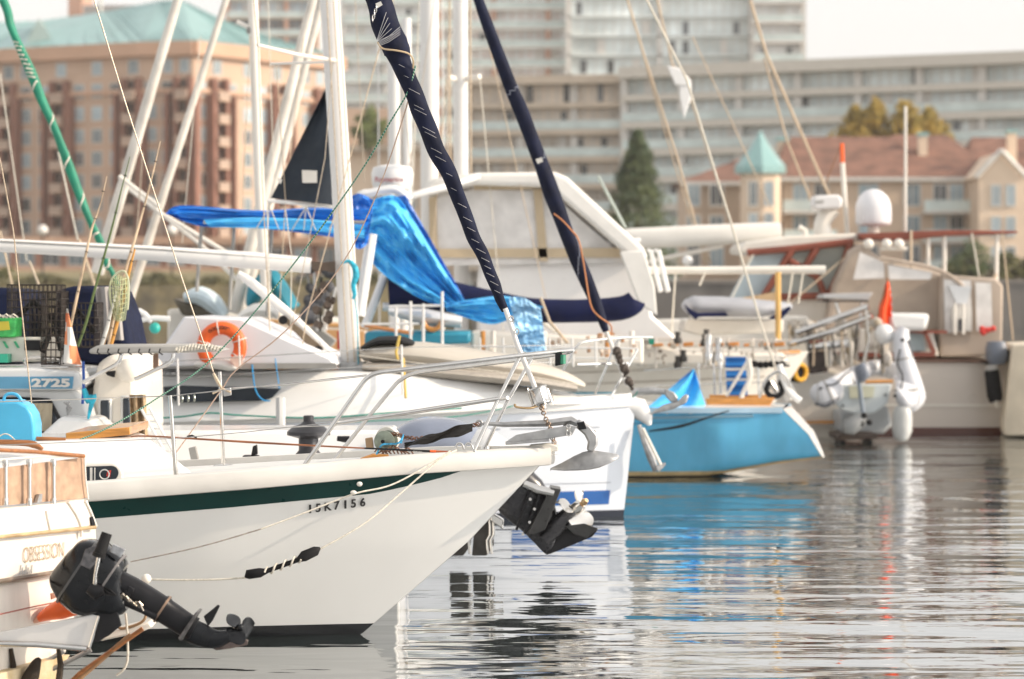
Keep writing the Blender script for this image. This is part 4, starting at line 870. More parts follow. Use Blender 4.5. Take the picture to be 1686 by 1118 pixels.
PT('tiller_arm', [(163, 916, Yo-.24), (157, 945, Yo-.23), (156, 966, Yo-.2)], [.012, .010, .014], STEEL, oo, n=10)
MB().loft([(146, 968, Yo-.2, 9, .03), (158, 975, Yo-.2, 14, .04), (170, 972, Yo-.2, 8, .03)], 12).build('tiller_joint', BLK, oo)
m = MB(); m.lathe(P(131, 993, Yo-.12), [(.026, 0), (.026, .06)], axis=(-.4, 1, .2), n=14); m.lathe(P(131, 993, Yo-.13), [(.014, 0), (.014, .02)], axis=(-.4, 1, .2), n=14); m.build('start_handle', BLK, oo)
m = MB()
m.prism([(150, 988), (175, 976), (196, 990), (192, 1004), (200, 1030), (180, 1046), (160, 1058), (150, 1056), (158, 1015), (142, 1010)], Yo-.09, .025)
m.prism([(150, 988), (175, 976), (196, 990), (192, 1004), (200, 1030), (180, 1046), (160, 1058), (150, 1056), (158, 1015), (142, 1010)], Yo+.07, .025)
m.prism([(150, 1012), (166, 1000), (178, 1012), (160, 1056), (148, 1056)], Yo-.06, .13); m.build('clamp_bracket', BLK, oo, bevel=.005)
m = MB(); m.loft([(190, 982, Yo-.06, 8, .03), (216, 994, Yo-.06, 8, .03), (236, 1006, Yo-.06, 5, .02), (258, 1016, Yo-.06, 7, .02)], 12); m.build('tilt_tube', BLK, oo)
m = MB(); rr = random.Random(4)
for k in range(14): x = 192+k*3; m.tube([P(x, 975+k*1.6+rr.uniform(-4, 4), Yo-.11), P(x+rr.uniform(3, 9), 979+k*1.6+rr.uniform(-4, 6), Yo-.10)], rr.uniform(.004, .009), 6)
m.build('linkage', M('greasy_metal', (.30, .27, .23), .35, .8, var=.5, scale=20), oo)
m = MB()
for x, y in ((196, 976), (206, 972), (212, 965)): m.prism([(x, y), (x+9, y+5), (x+6, y+14), (x-4, y+10)], Yo-.095, .05)
m.build('swivel_bracket', BLK, oo, bevel=.004)
for k in range(3): PT('cable', [(165+k*4, 968, Yo-.15), (172+k*5, 978-k*3, Yo-.17), (185+k*3, 980, Yo-.14)], .005, BLKM, oo, spline=3)
m = MB(); m.ball(P(241, 953, 16.9), .03); m.build('rope_end', GELW, ml)
# ================================================================== SECOND SAILBOAT (white, plumb bow, tall mast)
o2 = P(1048, 652, 28.6); X2 = frame((o2.x, o2.y, 0), -4)
b2 = thing('sailboat', 'long white sailboat with a dark cabin window strip and a blue rectangle near its bow', 'sailboat', X2 @ Vector((-4.5, 0, 0)))
H2 = Hull(X2, 11, [(0, .98), (.4, 1.02), (.7, 1.09), (.9, 1.16), (1, 1.21)], [(0, 1.1), (.3, 1.55), (.55, 1.6), (.75, 1.3), (.88, .82), (.96, .34), (1, .06)],
          [(0, .7), (.3, 1.2), (.55, 1.2), (.75, .85), (.88, .42), (.96, .14), (1, .02)], [(0, -.16), (.2, -.13), (1, 0)], [(0, .5), (1, 0)], -.3, .55)
H2.skin(b2, zbands(M('second_hull_gelcoat', (.66, .70, .76), .2, var=.03, scale=1, coat=.4, streak=True), [(.07, (.012, .016, .03))]), 70, 14)
H2.deck(b2, GEL, .01, .06)
H2.rail(b2, GEL, 'toe_rail', [(-.01, -.10), (.02, -.095), (.03, -.03), (.012, .03), (-.05, .03), (-.06, -.04)], 0, .995)
def h2v(h): return lambda t: (h+.3)/(interp(H2.sh, t)+.3)
H2.strip(b2, M('royal_blue_stripe', (.015, .10, .34), .25, coat=.3), 'blue_rectangle', .895, .985, h2v(.13), h2v(.27), .004)
H2.strip(b2, M('thin_grey_line', (.25, .28, .33), .4), 'pinstripe', .0, .985, h2v(.345), h2v(.352), .004); H2.strip(b2, MATS['thin_grey_line'], 'pinstripe', .0, .97, h2v(.90), h2v(.912), .004)
m = MB(); R_ = []
for px, yt, yb, Yn, Yf in ((-700, 600, 715, 27.0, 29.9), (0, 606, 700, 27.1, 29.9), (225, 608, 697, 27.15, 29.8), (470, 610, 688, 27.3, 29.7), (640, 612, 684, 27.45, 29.6), (760, 624, 678, 27.65, 29.4), (880, 638, 668, 27.9, 29.2), (960, 652, 664, 28.2, 28.9)):
    R_.append([P(px, yb, Yn), P(px, (yt+yb)/2-4, Yn+.04), P(px, yt+5, Yn+.12), P(px, yt, Yn+.3), Vector((P(px, yt, Yn+.3).x, Yf-.3, P(px, yt, Yn+.3).z)), Vector((P(px, yb, Yn).x, Yf, P(px, yb, Yn).z))])
m.rings(R_); m.build('cabin_trunk', GEL, b2, smooth=60)
MB().prism([(268, 637, 27.10), (300, 635, 27.12), (462, 640, 27.2), (448, 655, 27.2), (432, 660, 27.2), (296, 663, 27.12), (272, 650, 27.1)], 27.14, .25).build('cabin_window', GLASSD, b2, bevel=.01)
PT('hand_line', [(262, 618, 27.2), (418, 620, 27.25)], .007, GREYC, b2); 
m = MB(); m.lathe(P(282, 618, 27.3), [(.05, 0), (.05, .03), (.03, .05)], n=10); m.build('deck_cleat', GALV, b2)
# canopy (triangular) with lifebuoy
m = MB(); f = [(235, 603), (252, 596), (303, 521), (360, 524), (395, 524), (470, 558), (545, 590), (552, 603)]
m.prism(f, 27.05, 2.3); can = m.build('sprayhood', M('white_grp_hood', (.68, .68, .70), .5, var=.04), b2, bevel=.03)
MB().prism([(395, 598), (552, 598), (556, 607), (395, 607)], 27.0, .03).build('dark_base', GREYC, can)
lf = thing('lifebuoy', 'orange horseshoe lifebuoy hung on the white triangular sprayhood', 'lifebuoy', P(365, 607, 26.95))
MB().torus(P(365, 571, 26.93), mm(31, 26.93), mm(11, 26.93), axis=(.12, 1, 0), a0=rad(90+36), a1=rad(90+360-48), n=36, k=12, sq=.75).build('float', ORG, lf)
for a in (20, 100, 165, 330):
    q = P(365, 571, 26.93)+Vector((math.cos(rad(a)), 0, math.sin(rad(a))))*mm(31, 26.93); MB().torus(q, mm(12, 26.9), .006, axis=(-math.sin(rad(a)), 0, math.cos(rad(a))), n=16, k=5).build('strap', FRW, lf)
MB().prism([(385, 586), (400, 584), (400, 600), (390, 606), (378, 592)], 26.84, .01).build('reflective_patch', M('reflective_patch', (.8, .55, .45), .4), lf)
PT('hook_bracket', [(393, 552, 26.8), (395, 603, 26.8)], .008, FRW, lf)
# cabin-top cushion rolls by the buoy
MB().loft([(320, 600, 27.0, 3, .05), (345, 598, 27.0, 9, .1), (378, 602, 27.0, 9, .1), (392, 606, 27.0, 3, .05)], spline=3).build('cushion', CANV, b2)
# mast, boom, kicker
MB().rings([[P(a, b_, 28.25)+Vector((mm(w_, 28.25)*math.cos(t)*1.0, mm(w_, 28.25)*.62*math.sin(t), 0)) for t in [k*math.pi/10 for k in range(20)]] for a, b_, w_ in ((478, -1300, 15), (543, 0, 16.5), (562, 300, 16.5), (578, 606, 17))]).build('mast', ALU, b2, smooth=60)
MB().prism([(560, 596), (600, 596), (604, 612), (556, 612)], 28.05, .4).build('mast_step', GALV, b2, bevel=.01)
m = MB()
for a in (-5, 6, 14): m.tube([P(543+a, 0, 28.08), P(578+a, 600, 28.08)], .006, 5)
m.build('halyard', ROPET, b2)
bm_ = MB().loft([(-420, 372, 27.6, 11, .06), (0, 404, 27.9, 11, .06), (250, 417, 28.0, 12.5, .065), (420, 429, 28.1, 14, .07), (512, 437, 28.15, 13, .07)], 14).build('boom', ALU, b2, smooth=60)
PT('boom_track', [(-420, 369, 27.84), (0, 397, 27.84), (250, 410, 27.94), (512, 430, 28.1)], .007, GREYC, bm_)
MB().prism([(512, 430), (530, 432), (552, 430), (552, 450), (535, 446), (514, 446)], 28.1, .1).build('gooseneck', M('dark_bronze', (.12, .09, .07), .5, .5), b2, bevel=.008)
MB().loft([(392, 450, 27.9, 5, .03), (410, 462, 27.9, 8, .04), (470, 512, 28.0, 8, .04), (540, 578, 28.1, 7, .035), (552, 588, 28.1, 3, .02)], 12).build('kicker', ALU, b2)
m = MB(); m.prism([(462, 524), (470, 521), (532, 572), (528, 582), (520, 582)], 27.9, .05); m.build('kicker_spring', M('dark_bronze2', (.16, .12, .08), .5, .4), b2, bevel=.005)
m = MB()
for x, y in ((466, 527), (524, 577)): MB().lathe(P(x, y, 27.86), [(.045, 0), (.045, .04)], axis=(0, 1, 0), n=14).build('pulley', BLK, b2)
PT('spreader', [(424, 74, 27.3), (490, 90, 27.75), (553, 100, 28.2)], [.016, .02, .022], ALUW, b2); PT('spreader', [(447, 105, 29.6), (548, 102, 28.3)], .014, ALUW, b2)
wire([(400, -200, 27.3), (425, 76, 27.3), (432, 300, 27.2), (445, 560, 27.1), (448, 606, 27.1)], .0055, ROPET, b2, 'shroud'); wire([(700, -200, 27.9), (560, 320, 27.6), (505, 520, 27.4), (492, 606, 27.4)], .0055, ROPET, b2, 'shroud')
wire([(455, 104, 29.6), (470, 330, 29.5), (455, 600, 29.3)], .005, ROPET, b2, 'shroud'); wire([(548, 100, 28.0), (535, 260, 27.9), (480, 540, 27.7), (472, 606, 27.7)], .0045, WIRE, b2, 'shroud')
wire([(440, 345, 28.0), (446, 600, 27.6)], .006, ROPEW, b2, 'topping_line'); wire([(470, 345, 28.0), (480, 420, 27.9), (478, 600, 27.6)], .005, ROPEW, b2, 'topping_line')
# teal lashing on the mast
m = MB(); pp = [(562, 434), (574, 430), (584, 440), (586, 455), (582, 470), (584, 486), (580, 492)]
m.tube([P(x, y, 28.0) for x, y in pp], [.01, .018, .03, .034, .026, .02, .01], 9, spline=4); m.build('rope_coil', ROPEB, b2)
PT('rope_tail', [(582, 480, 27.98), (588, 520, 27.98), (590, 600, 27.98)], .006, ROPEB, b2)
# mast winches and instruments cluster at gooseneck
m = MB(); rr = random.Random(9)
for k in range(9): MB().lathe(P(rr.uniform(522, 552), 472+k*8, 28.3), [(.03, 0), (.045, .02), (.03, .04), (.035, .08)], axis=(rr.uniform(-1, 1), -1, .3), n=9).build('winch', M('dark_bronze', (.1, .1, .1)), b2)
# folded dinghy on the foredeck
fd = thing('inflatable_dinghy', 'deflated pale grey inflatable dinghy rolled up on the foredeck between mast and bow', 'dinghy', P(780, 650, 28.3))
MB().loft([(596, 586, 28.3, 8, .25), (620, 580, 28.3, 18, .55), (700, 585, 28.3, 22, .6), (780, 596, 28.3, 22, .55), (860, 607, 28.3, 19, .45), (925, 622, 28.3, 12, .3), (962, 636, 28.3, 5, .15)], 20, 2.2, spline=4).build('hull_fabric', M('pale_grey_hypalon', (.50, .46, .40), .6, var=.12, scale=3, bump=.02, bscale=4, stretch=(.3, 1, 1)), fd)
MB().loft([(598, 604, 27.9, 6, .2), (660, 608, 27.9, 12, .25), (760, 616, 27.9, 11, .25), (860, 626, 27.9, 9, .2), (950, 640, 27.9, 5, .1)], 16, spline=4).build('side_tube', M('light_grey_hypalon', (.42, .38, .33), .6, var=.1, scale=3, bump=.01), fd)
MB().loft([(596, 574, 28.0, 4, .2), (625, 562, 28.1, 8, .4), (665, 562, 28.1, 8, .4), (682, 568, 28.1, 4, .2)], 14, spline=3).build('black_flap', BLKM, fd)
PT('lacing', [(590, 585, 27.75), (690, 598, 27.65), (820, 612, 27.7), (955, 634, 27.9)], .006, ROPEW, fd, spline=3)
PT('strap', [(658, 552, 27.5), (652, 580, 27.5), (655, 592, 27.5)], .014, M('yellow_strap', (.6, .42, .1), .7), fd)
PT('strap', [(664, 590, 27.5), (668, 655, 27.3)], .014, MATS['yellow_strap'], fd)
# lifelines of second boat
for px, y0, y1, Y in ((292, 590, 668, 26.7), (661, 568, 650, 27.0), (728, 560, 640, 30.2), (560, 575, 612, 30.3)): PT('stanchion', [(px, y0, Y), (px+2, y1, Y)], .011, ALU, b2)
for y in (572, 600): wire([(200, y+28, 26.7), (661, y, 27.0), (940, y-4, 28.2)], .004, STEEL, b2)
wire([(230, 690, 26.9), (300, 686, 26.9), (345, 680, 26.9), (400, 684, 26.95), (520, 688, 27.0), (640, 680, 27.2), (760, 672, 27.5)], .0085, ROPEGP, b2, 'dock_line', spline=4)
wire([(560, 695, 26.9), (760, 685, 27.4), (905, 655, 28.2), (930, 664, 28.25), (960, 671, 28.3), (1000, 670, 28.4), (1040, 655, 28.5), (1050, 644, 28.5)], .006, ROPEGP, b2, 'dock_line', spline=4)
PT('blue_line', [(415, 600, 27.0), (420, 640, 27.0), (432, 658, 27.0), (445, 660, 27.0)], .007, M('bright_blue_line', (.02, .3, .65), .6), b2, spline=3); PT('blue_line', [(453, 590, 27.0), (460, 640, 27.0)], .005, MATS['bright_blue_line'], b2)
# fender column on side
PT('boarding_ladder', [(462, 655, 26.7), (462, 780, 26.6)], .045, M('grey_ladder', (.55, .55, .54), .6), b2)
# bow hardware + second anchor
m = MB(); m.loft([(1035, 668, 28.6, 16, .09), (1052, 672, 28.6, 18, .08), (1066, 690, 28.6, 10, .05), (1070, 700, 28.6, 3, .02)], 14); m.build('bow_fitting', GEL, b2)
H2t = thing('plough_anchor', 'grey plough anchor on the second white bow, in front of the small blue tarpaulin', 'anchor', P(1095, 690, 28.6))
MB().loft([(1040, 646, 28.6, 7, .02), (1075, 643, 28.6, 6, .02), (1095, 645, 28.6, 5, .02), (1108, 652, 28.6, 4, .02)], 8).build('shank', GALV, H2t)
MB().prism([(1095, 640), (1110, 646), (1117, 656), (1114, 662), (1104, 662), (1096, 652)], 28.56, .08).build('hinge', GALV, H2t, bevel=.01)
MB().prism([(1070, 683), (1092, 668), (1118, 660), (1130, 649), (1135, 652), (1130, 664), (1108, 674)], 28.5, .16).build('fluke', GALV, H2t, bevel=.02)
PT('bow_chain', [(1052, 700, 28.5), (1062, 730, 28.45), (1072, 755, 28.45), (1080, 775, 28.45)], [.022, .03, .04, .03], GALV, b2, spline=2); PT('bobstay', [(1058, 705, 28.4), (1090, 770, 28.4)], .018, GELD, b2)
MB().loft([(1082, 772, 28.4, 6, .03), (1096, 763, 28.4, 2, .01)], 8).build('bobstay_fitting', GALV, b2)
# pulpit of second boat
for pts in ([(900, 655, 28.2), (930, 605, 28.2), (948, 572, 28.2), (965, 562, 28.25), (1020, 556, 28.5), (1074, 555, 28.7)], [(980, 648, 28.9), (1000, 600, 28.9), (1015, 562, 28.9), (1040, 556, 28.85), (1074, 555, 28.75)], [(1005, 655, 28.4), (1050, 575, 28.6)], [(950, 600, 28.2), (1035, 598, 28.6)]):
    PT('pulpit_rail', pts, .013, STEEL, b2, spline=3)
MB().prism([(1068, 558), (1077, 558), (1077, 567), (1069, 567)], 28.6, .05).build('nav_light', M('green_lens2', (.0, .22, .14), .3), b2)
# furled navy jib number two
SJ = [(700, -260, 6), (772, -40, 7), (788, 0, 8), (825, 100, 11), (844, 150, 11.5), (864, 200, 12), (887, 260, 12.5), (910, 320, 13.5), (932, 380, 12.5), (954, 437, 12), (977, 490, 10.5), (989, 520, 8), (998, 546, 5)]
pts2, hw2 = smooth_path([P(x, y, 28.4) for x, y, w_ in SJ], [mm(w_*.97, 28.4) for x, y, w_ in SJ], 8)
m = MB(); Rg = []
for i, p in enumerate(pts2):
    a = pts2[max(0, i-1)]; b_ = pts2[min(len(pts2)-1, i+1)]; d = (b_-a).normalized(); u = d.cross(Vector((0, 1, 0))).normalized(); w_ = d.cross(u); Rg.append([])
    for k in range(16):
        t = 2*math.pi*k/16; ph = i*.17; r = hw2[i]*(1+.13*max(0, math.cos(t-ph))**5+.04*math.sin(3*t+ph)); Rg[-1].append(p+u*math.cos(t)*r+w_*math.sin(t)*r)
m.rings(Rg); jb = m.build('furled_jib', NAVYF, b2, smooth=70)
for y0, y1 in ((140, 160), (250, 285), (395, 470)):
    m = MB(); hxp = []
    for k in range(25):
        py = lerp(y0, y1, k/24); j = min(range(len(pts2)), key=lambda i: abs(HZ+(CAMZ-pts2[i].z)*F/28.4-py)); a = math.pi*k/24
        hxp.append(pts2[j]+Vector((math.cos(a)*hw2[j]*1.08, -math.sin(a)*hw2[j]*1.1, 0)))
    m.tube(hxp, .0035, 4); m.build('sail_tie', M('tie_thread', (.25, .27, .33), .8), jb)
MB().prism([(882, 262), (892, 259), (894, 266), (885, 270)], 28.1, .01).build('label_patch', FRW, jb)
PT('orange_line', [(912, 352, 28.15), (925, 362, 28.1), (940, 378, 28.1), (953, 396, 28.15), (962, 440, 28.2), (972, 500, 28.15), (985, 520, 28.1), (1005, 535, 28.2), (1007, 552, 28.2)], .008, M('orange_tan_line', (.5, .2, .08), .7), jb, spline=4)
PT('forestay', [(998, 545, 28.4), (1015, 590, 28.45), (1032, 635, 28.5)], .02, ALU, b2)
m = MB(); rr = random.Random(2)
for k in range(16): x, y = lerp(1012, 1042, k/15), lerp(578, 640, k/15); m.ball(P(x+rr.uniform(-4, 4), y, 28.35), rr.uniform(.015, .05), n=7, m=5)
m.build('chain_and_shackles', M('dark_shackle', (.07, .055, .045), .5, .4, var=.6, scale=30), b2)
# dark triangular riding sail
rs = thing('riding_sail', 'dark navy triangular sail with a white patch, set left of the tall white mast', 'sail', P(500, 335, 29.5))
MB().grid(lambda a, b: P(lerp(lerp(541, 446, b), lerp(541, 548, b), a), lerp(lerp(138, 326, b), lerp(138, 338, b), a), 29.5+.10*math.sin(a*4+b*2)), 12, 14, .006).build('cloth', M('black_navy_sailcloth', (.010, .018, .030), .75, var=.2, scale=3), rs)
MB().prism([(497, 280), (522, 281), (522, 301), (498, 301)], 29.35, .006).build('patch', FRW, rs); MB().prism([(458, 292), (465, 296), (462, 303), (457, 299)], 29.35, .006).build('patch', FRW, rs)
PT('club_boom', [(440, 330, 29.5), (560, 342, 29.5)], .02, ALU, rs)

# ================================================================== HIDDEN MOTOR BOAT WITH BIG OUTBOARD
hb = thing('motorboat', 'white motorboat mostly hidden behind the nearest hull, carrying a big silver outboard', 'motorboat', P(650, 900, 22.6))
m = MB(); m.rings([[Vector((P(px, 0, 22).x, y, z)) for y, z in ((21.4, .82), (21.3, .86), (23.8, .86), (23.75, .8), (23.4, -.2), (21.8, -.2))] for px in (-200, 300, 660)]); m.build('hull', GEL, hb, bevel=.02)
m = MB(); m.rings([[Vector((P(px, 0, 22).x, y, z)) for y, z in ((23.0, .86), (23.1, 1.12), (23.7, 1.14), (23.8, .86))] for px in (-200, 300, 640)]); m.build('coaming', GEL, hb, bevel=.03)
om = thing('outboard_motor', 'large grey outboard motor tilted up between the two white bows, steel propeller in the air', 'outboard motor', P(860, 900, 23.0))
GM = M('silver_grey_cowl', (.22, .25, .32), .25, .3, var=.15, scale=2, coat=.6)
MB().loft([(668, 750, 22.9, 22, .15), (676, 735, 22.9, 38, .25), (700, 728, 22.9, 42, .3), (740, 732, 22.9, 44, .3), (775, 745, 22.9, 42, .27), (800, 765, 22.9, 36, .22)], 24, 2.6, spline=4).build('cowl', GM, om, smooth=70)
MB().loft([(782, 740, 22.8, 30, .2), (800, 735, 22.8, 30, .2), (826, 745, 22.8, 22, .15), (832, 755, 22.8, 12, .1)], 20, spline=3).build('cowl_base', M('silver_white_casting', (.6, .6, .6), .3, .3), om)
MB().loft([(795, 765, 22.9, 34, .17), (838, 795, 22.9, 40, .14), (858, 818, 22.9, 44, .12), (880, 845, 22.9, 38, .09), (896, 880, 22.9, 24, .06), (904, 912, 22.9, 5, .02)], 22, 2.6, spline=3).build('leg', M('charcoal_paint', (.022, .022, .025), .28, var=.4, scale=6, spec=.5), om, smooth=50)
MB().loft([(862, 796, 22.75, 7, .05), (885, 806, 22.75, 8, .06), (912, 812, 22.75, 7, .05)], 10).build('mid_casting', STEEL, om, smooth=60)
MB().prism([(907, 803), (924, 806), (898, 872), (882, 880), (868, 880)], 22.72, .36).build('cavitation_plate', M('charcoal_plate', (.03, .03, .03), .3, .2, var=.4, scale=9), om, bevel=.006)
m = MB(); m.prism([(872, 805), (876, 806), (852, 874), (848, 872)], 22.74, .03); m.prism([(888, 812), (892, 813), (866, 880), (862, 878)], 22.74, .03); m.build('rib', BLK, om, bevel=.003)
for x, y in ((873, 822), (880, 838), (872, 860), (861, 880)): MB().lathe(P(x, y, 22.7), [(.012, 0), (.012, .03)], axis=(0, 1, 0), n=8).build('bolt', STEEL, om)
MB().prism([(891, 874), (902, 877), (899, 884), (888, 881)], 22.82, .02).build('water_intake', BLKM, om)
MB().loft([(895, 888, 22.85, 12, .06), (915, 868, 22.85, 15, .07), (932, 850, 22.85, 13, .07), (944, 838, 22.85, 10, .05)], 18, 2, spline=3).build('gearcase', MATS['charcoal_paint'], om, smooth=60)
MB().prism([(900, 914), (922, 906), (975, 884), (985, 872), (965, 864), (935, 868), (905, 890)], 22.87, .03).build('skeg', BLK, om, bevel=.006)
MB().prism([(930, 866), (962, 862), (985, 870), (966, 886), (945, 880)], 22.78, .03).build('trim_tab', MATS['charcoal_plate'], om, bevel=.005)
pr = MB(); pc = P(948, 838, 22.85); pax = Vector((.55, -.62, .50)).normalized(); pr.lathe(pc-pax*.08, [(.05, 0), (.055, .04), (.05, .13), (.03, .17)], axis=pax, n=16)
u0 = pax.cross(Vector((0, 1, 0))).normalized(); v0 = pax.cross(u0)
for k in range(3):
    a = 2.6+k*2.094; d = u0*math.cos(a)+v0*math.sin(a); q = pax.cross(d)
    pr.grid(lambda s_, t_: pc+d*(.04+.13*t_)+q*((s_-.5)*.19*math.sin(math.pi*(.16+.80*t_))**.6+.03*t_)+pax*((s_-.5)*.08), 12, 12, .005)
pr.build('propeller', M('polished_steel', (.78, .74, .68), .15, 1.0, var=.1), om, smooth=60)
MB().lathe(pc+pax*.10, [(.024, 0), (.03, .02), (.018, .05)], axis=pax, n=12).build('propeller_nut', M('bronze', (.4, .28, .15)), om)
m = MB()
for x in (765, 803): m.prism([(x-22, 868), (x, 850), (x+8, 850), (x+10, 898), (x-2, 915), (x-26, 915)], 23.3, .35)
m.build('transom_bracket', M('grey_bracket', (.045, .042, .04), .4, .5, var=.4, scale=8), hb, bevel=.01)
for x in (776, 806, 812):
    PT('ladder_tube', [(x, 850, 23.2), (x+1, 880, 23.2), (x-4, 890, 23.2), (x-2, 912, 23.2)], .012, STEEL, hb, spline=2)
MB().prism([(806, 842), (830, 856), (828, 872), (808, 858)], 23.1, .12).build('trim_ram', STEEL, hb, bevel=.01)
# gear along its gunwale
m = MB(); m.prism([(310, 738), (322, 735), (330, 772), (318, 774)], 21.6, .06); m.build('rod_holder', GREYC, hb, bevel=.006)
pp_ = thing('pot_hauler', 'black pot hauler with a round drum on the gunwale behind the near pulpit', 'pot hauler', P(510, 775, 21.6))
MB().lathe(P(508, 752, 21.65), [(.10, 0), (.10, .02), (.075, .05), (.075, .14), (.165, .165), (.165, .19), (.12, .23), (.06, .25), (.04, .27), (.04, .31), (.03, .315)], n=24).build('drum', M('dark_cast_iron', (.045, .045, .05), .4, .4, var=.3, scale=8), pp_)
MB().prism([(468, 754), (474, 754), (474, 766), (545, 766), (545, 770), (468, 772)], 21.6, .06).build('bracket', BLK, pp_, bevel=.004)
PT('handle', [(540, 768, 21.6), (565, 766, 21.6), (578, 762, 21.6)], .006, BLK, pp_)
dg = thing('downrigger', 'small black downrigger clamp on the gunwale left of the pot hauler', 'downrigger', P(415, 775, 21.6))
MB().prism([(399, 750), (425, 750), (430, 770), (400, 772)], 21.55, .12).build('body', BLK, dg, bevel=.01)
MB().prism([(416, 735), (423, 732), (424, 748), (413, 752)], 21.55, .05).build('lever', BLK, dg, bevel=.006)
MB().lathe(P(428, 762, 21.5), [(.03, 0), (.03, .06)], axis=(0, 1, 0), n=12).build('knob', BLKM, dg)
PT('cleat_line', [(555, 722, 21.9), (575, 724, 21.9)], [.02, .03], BLK, hb)

# ================================================================== FLYBRIDGE CRUISER 2725
cr = thing('cabin_cruiser', 'white cabin cruiser with a blue band lettered 2725 at the left edge', 'cabin cruiser', P(40, 780, 23.8))
LG = M('cool_white_gelcoat', (.60, .61, .61), .35, var=.05, scale=2, coat=.1)
m = MB(); m.prism([(-300, 642), (122, 640), (140, 662), (165, 745), (-300, 760)], 23.0, 2.4); m.build('cabin', LG, cr, bevel=.03)
m = MB(); m.prism([(-300, 612), (60, 606), (126, 612), (136, 632), (124, 642), (-300, 643)], 22.9, 2.6); m.build('brow', LG, cr, bevel=.02)
MB().prism([(-300, 621), (121, 620), (119, 640), (-300, 640.5)], 22.885, .03).build('blue_band', M('teal_blue_band', (.09, .27, .42), .35), cr)
text('2725', face_m(P(52, 636.5, 22.87), (1, 0, 0), (0, 0, 1)), .064, 1.75, FRW, 'model_number', cr, .002, .004)
MB().prism([(-200, 658), (44, 658), (78, 660), (95, 690), (98, 712), (-200, 712)], 22.95, .08).build('side_window', GLASSD, cr, bevel=.02)
MB().prism([(-200, 654), (44, 654), (82, 656), (99, 688), (103, 716), (-200, 716)], 22.96, .06).build('window_frame', BLK, cr, bevel=.02)
m = MB(); m.grid(lambda a, b: P(lerp(52, 86, a)-12*b*math.sin(a*3), lerp(664, 710, b), 22.93+.008*math.sin(a*22)), 14, 4, .003); m.build('curtain', M('yellowed_curtain', (.42, .36, .26), .9), cr)
m = MB(); m.prism([(-300, 745), (190, 728), (240, 735), (225, 790), (-300, 830)], 22.7, 2.9); m.build('hull', LG, cr, bevel=.03)
m = MB(); m.prism([(60, 722), (100, 686), (150, 690), (165, 706), (170, 735), (60, 740)], 22.6, 2.0); m.build('foredeck', GEL, cr, bevel=.03)
m = MB()
for k in range(3): m.tube([P(105+k*5, 662, 22.9), P(118-k*4, 672, 22.9), P(112, 684, 22.9)], .008, 6)
m.build('wall_cleat', GALV, cr)
# side house on the right of the cruiser with arched doors
sh = MB(); sh.prism([(146, 722), (152, 640), (160, 598), (185, 582), (212, 590), (224, 606), (226, 722)], 23.4, 1.8); sh.build('wheelhouse', GELW, cr, bevel=.05)
for (a, b_, c_, d_) in ((165, 182, 659, 704), (202, 216, 655, 700)):
    MB().prism([(a-4, c_-4), (b_+2, c_-4), (b_+2, d_+3), (a-4, d_+3)], 23.37, .03).build('door_frame', LG, cr, bevel=.02); MB().prism([(a, c_), (b_-2, c_), (b_-2, d_), (a, d_)], 23.35, .03).build('door_window', GLASSD, cr, bevel=.02)
MB().ball(P(212, 610, 23.3), .10).build('spotlight', GELW, cr)
MB().prism([(172, 612), (190, 610), (188, 622), (176, 618)], 23.3, .05).build('horn', BLK, cr, bevel=.01)
m = MB(); m.grid(lambda a, b: P(lerp(214, 240, a)+4*b, lerp(650, 725, b), 22.9+.04*math.sin(a*13)), 18, 4, .006); m.build('hanging_straw_mat', M('straw', (.42, .30, .18), .9, var=.4, scale=14), cr)
# bow ladder
for dx in (0, 14): PT('ladder_rail', [(232+dx, 672, 22.5), (270+dx, 742, 22.4)], .012, GEL, cr)
for k in range(6): PT('ladder_rung', [(236+k*7, 682+k*12, 22.48), (250+k*7, 682+k*12, 22.48)], .007, GEL, cr)
# flybridge rail box
MB().prism([(-200, 555), (108, 555), (108, 586), (100, 596), (-200, 596)], 23.2, .08).build('flybridge_coaming', GELW, cr, bevel=.012)
MB().prism([(40, 560), (66, 560), (66, 577), (40, 577)], 23.17, .03).build('hatch_opening', BLK, cr, bevel=.004)
for k in range(2): MB().prism([(4+k*18, 562), (8+k*18, 562), (14+k*18, 573), (10+k*18, 573)], 23.18, .02).build('green_flash', M('green_flash', (.05, .4, .2), .5), cr)
PT('flybridge_rail', [(42, 600, 23.1), (46, 590, 23.1), (100, 592, 23.1), (112, 612, 23.1)], .016, STEEL, cr, spline=4); PT('flybridge_rail', [(-100, 607, 23.0), (150, 604, 23.0)], .012, STEEL, cr)
m = MB(); m.prism([(96, 600), (104, 582), (120, 590), (134, 606), (132, 614), (94, 614)], 23.05, .3); m.build('windscreen', M('milky_acrylic', (.5, .5, .5), .3), cr, bevel=.01)
# grey anchor platform with lacing
bp_ = thing('bow_platform', 'long grey padded platform with black lacing and a braided rope end, on steel tube supports', 'platform', P(250, 600, 22.3))
MB().prism([(146, 576), (160, 569), (300, 568), (350, 572), (365, 578), (340, 580), (158, 583), (147, 582)], 22.2, .75).build('pad', M('grey_platform', (.36, .35, .33), .6), bp_, bevel=.015)
for k in range(7): PT('lacing', [(162+k*17, 574, 22.17), (160+k*17, 580, 22.17), (166+k*17, 584, 22.18)], .006, BLK, bp_)
hx = [P(lerp(290, 366, k/60), 573-6*math.sin(math.pi*k/60)+lerp(4, 3, k/60), 22.13)+Vector((0, -.012*math.cos(k*1.5), .018*math.sin(k*1.5))) for k in range(61)]
MB().tube(hx, .011, 6).build('braided_rope', ROPEW, bp_); MB().tube([P(lerp(290, 366, k/10), 573-6*math.sin(math.pi*k/10)+4, 22.15) for k in range(11)], .017, 8).build('rope_core', BLK, bp_)
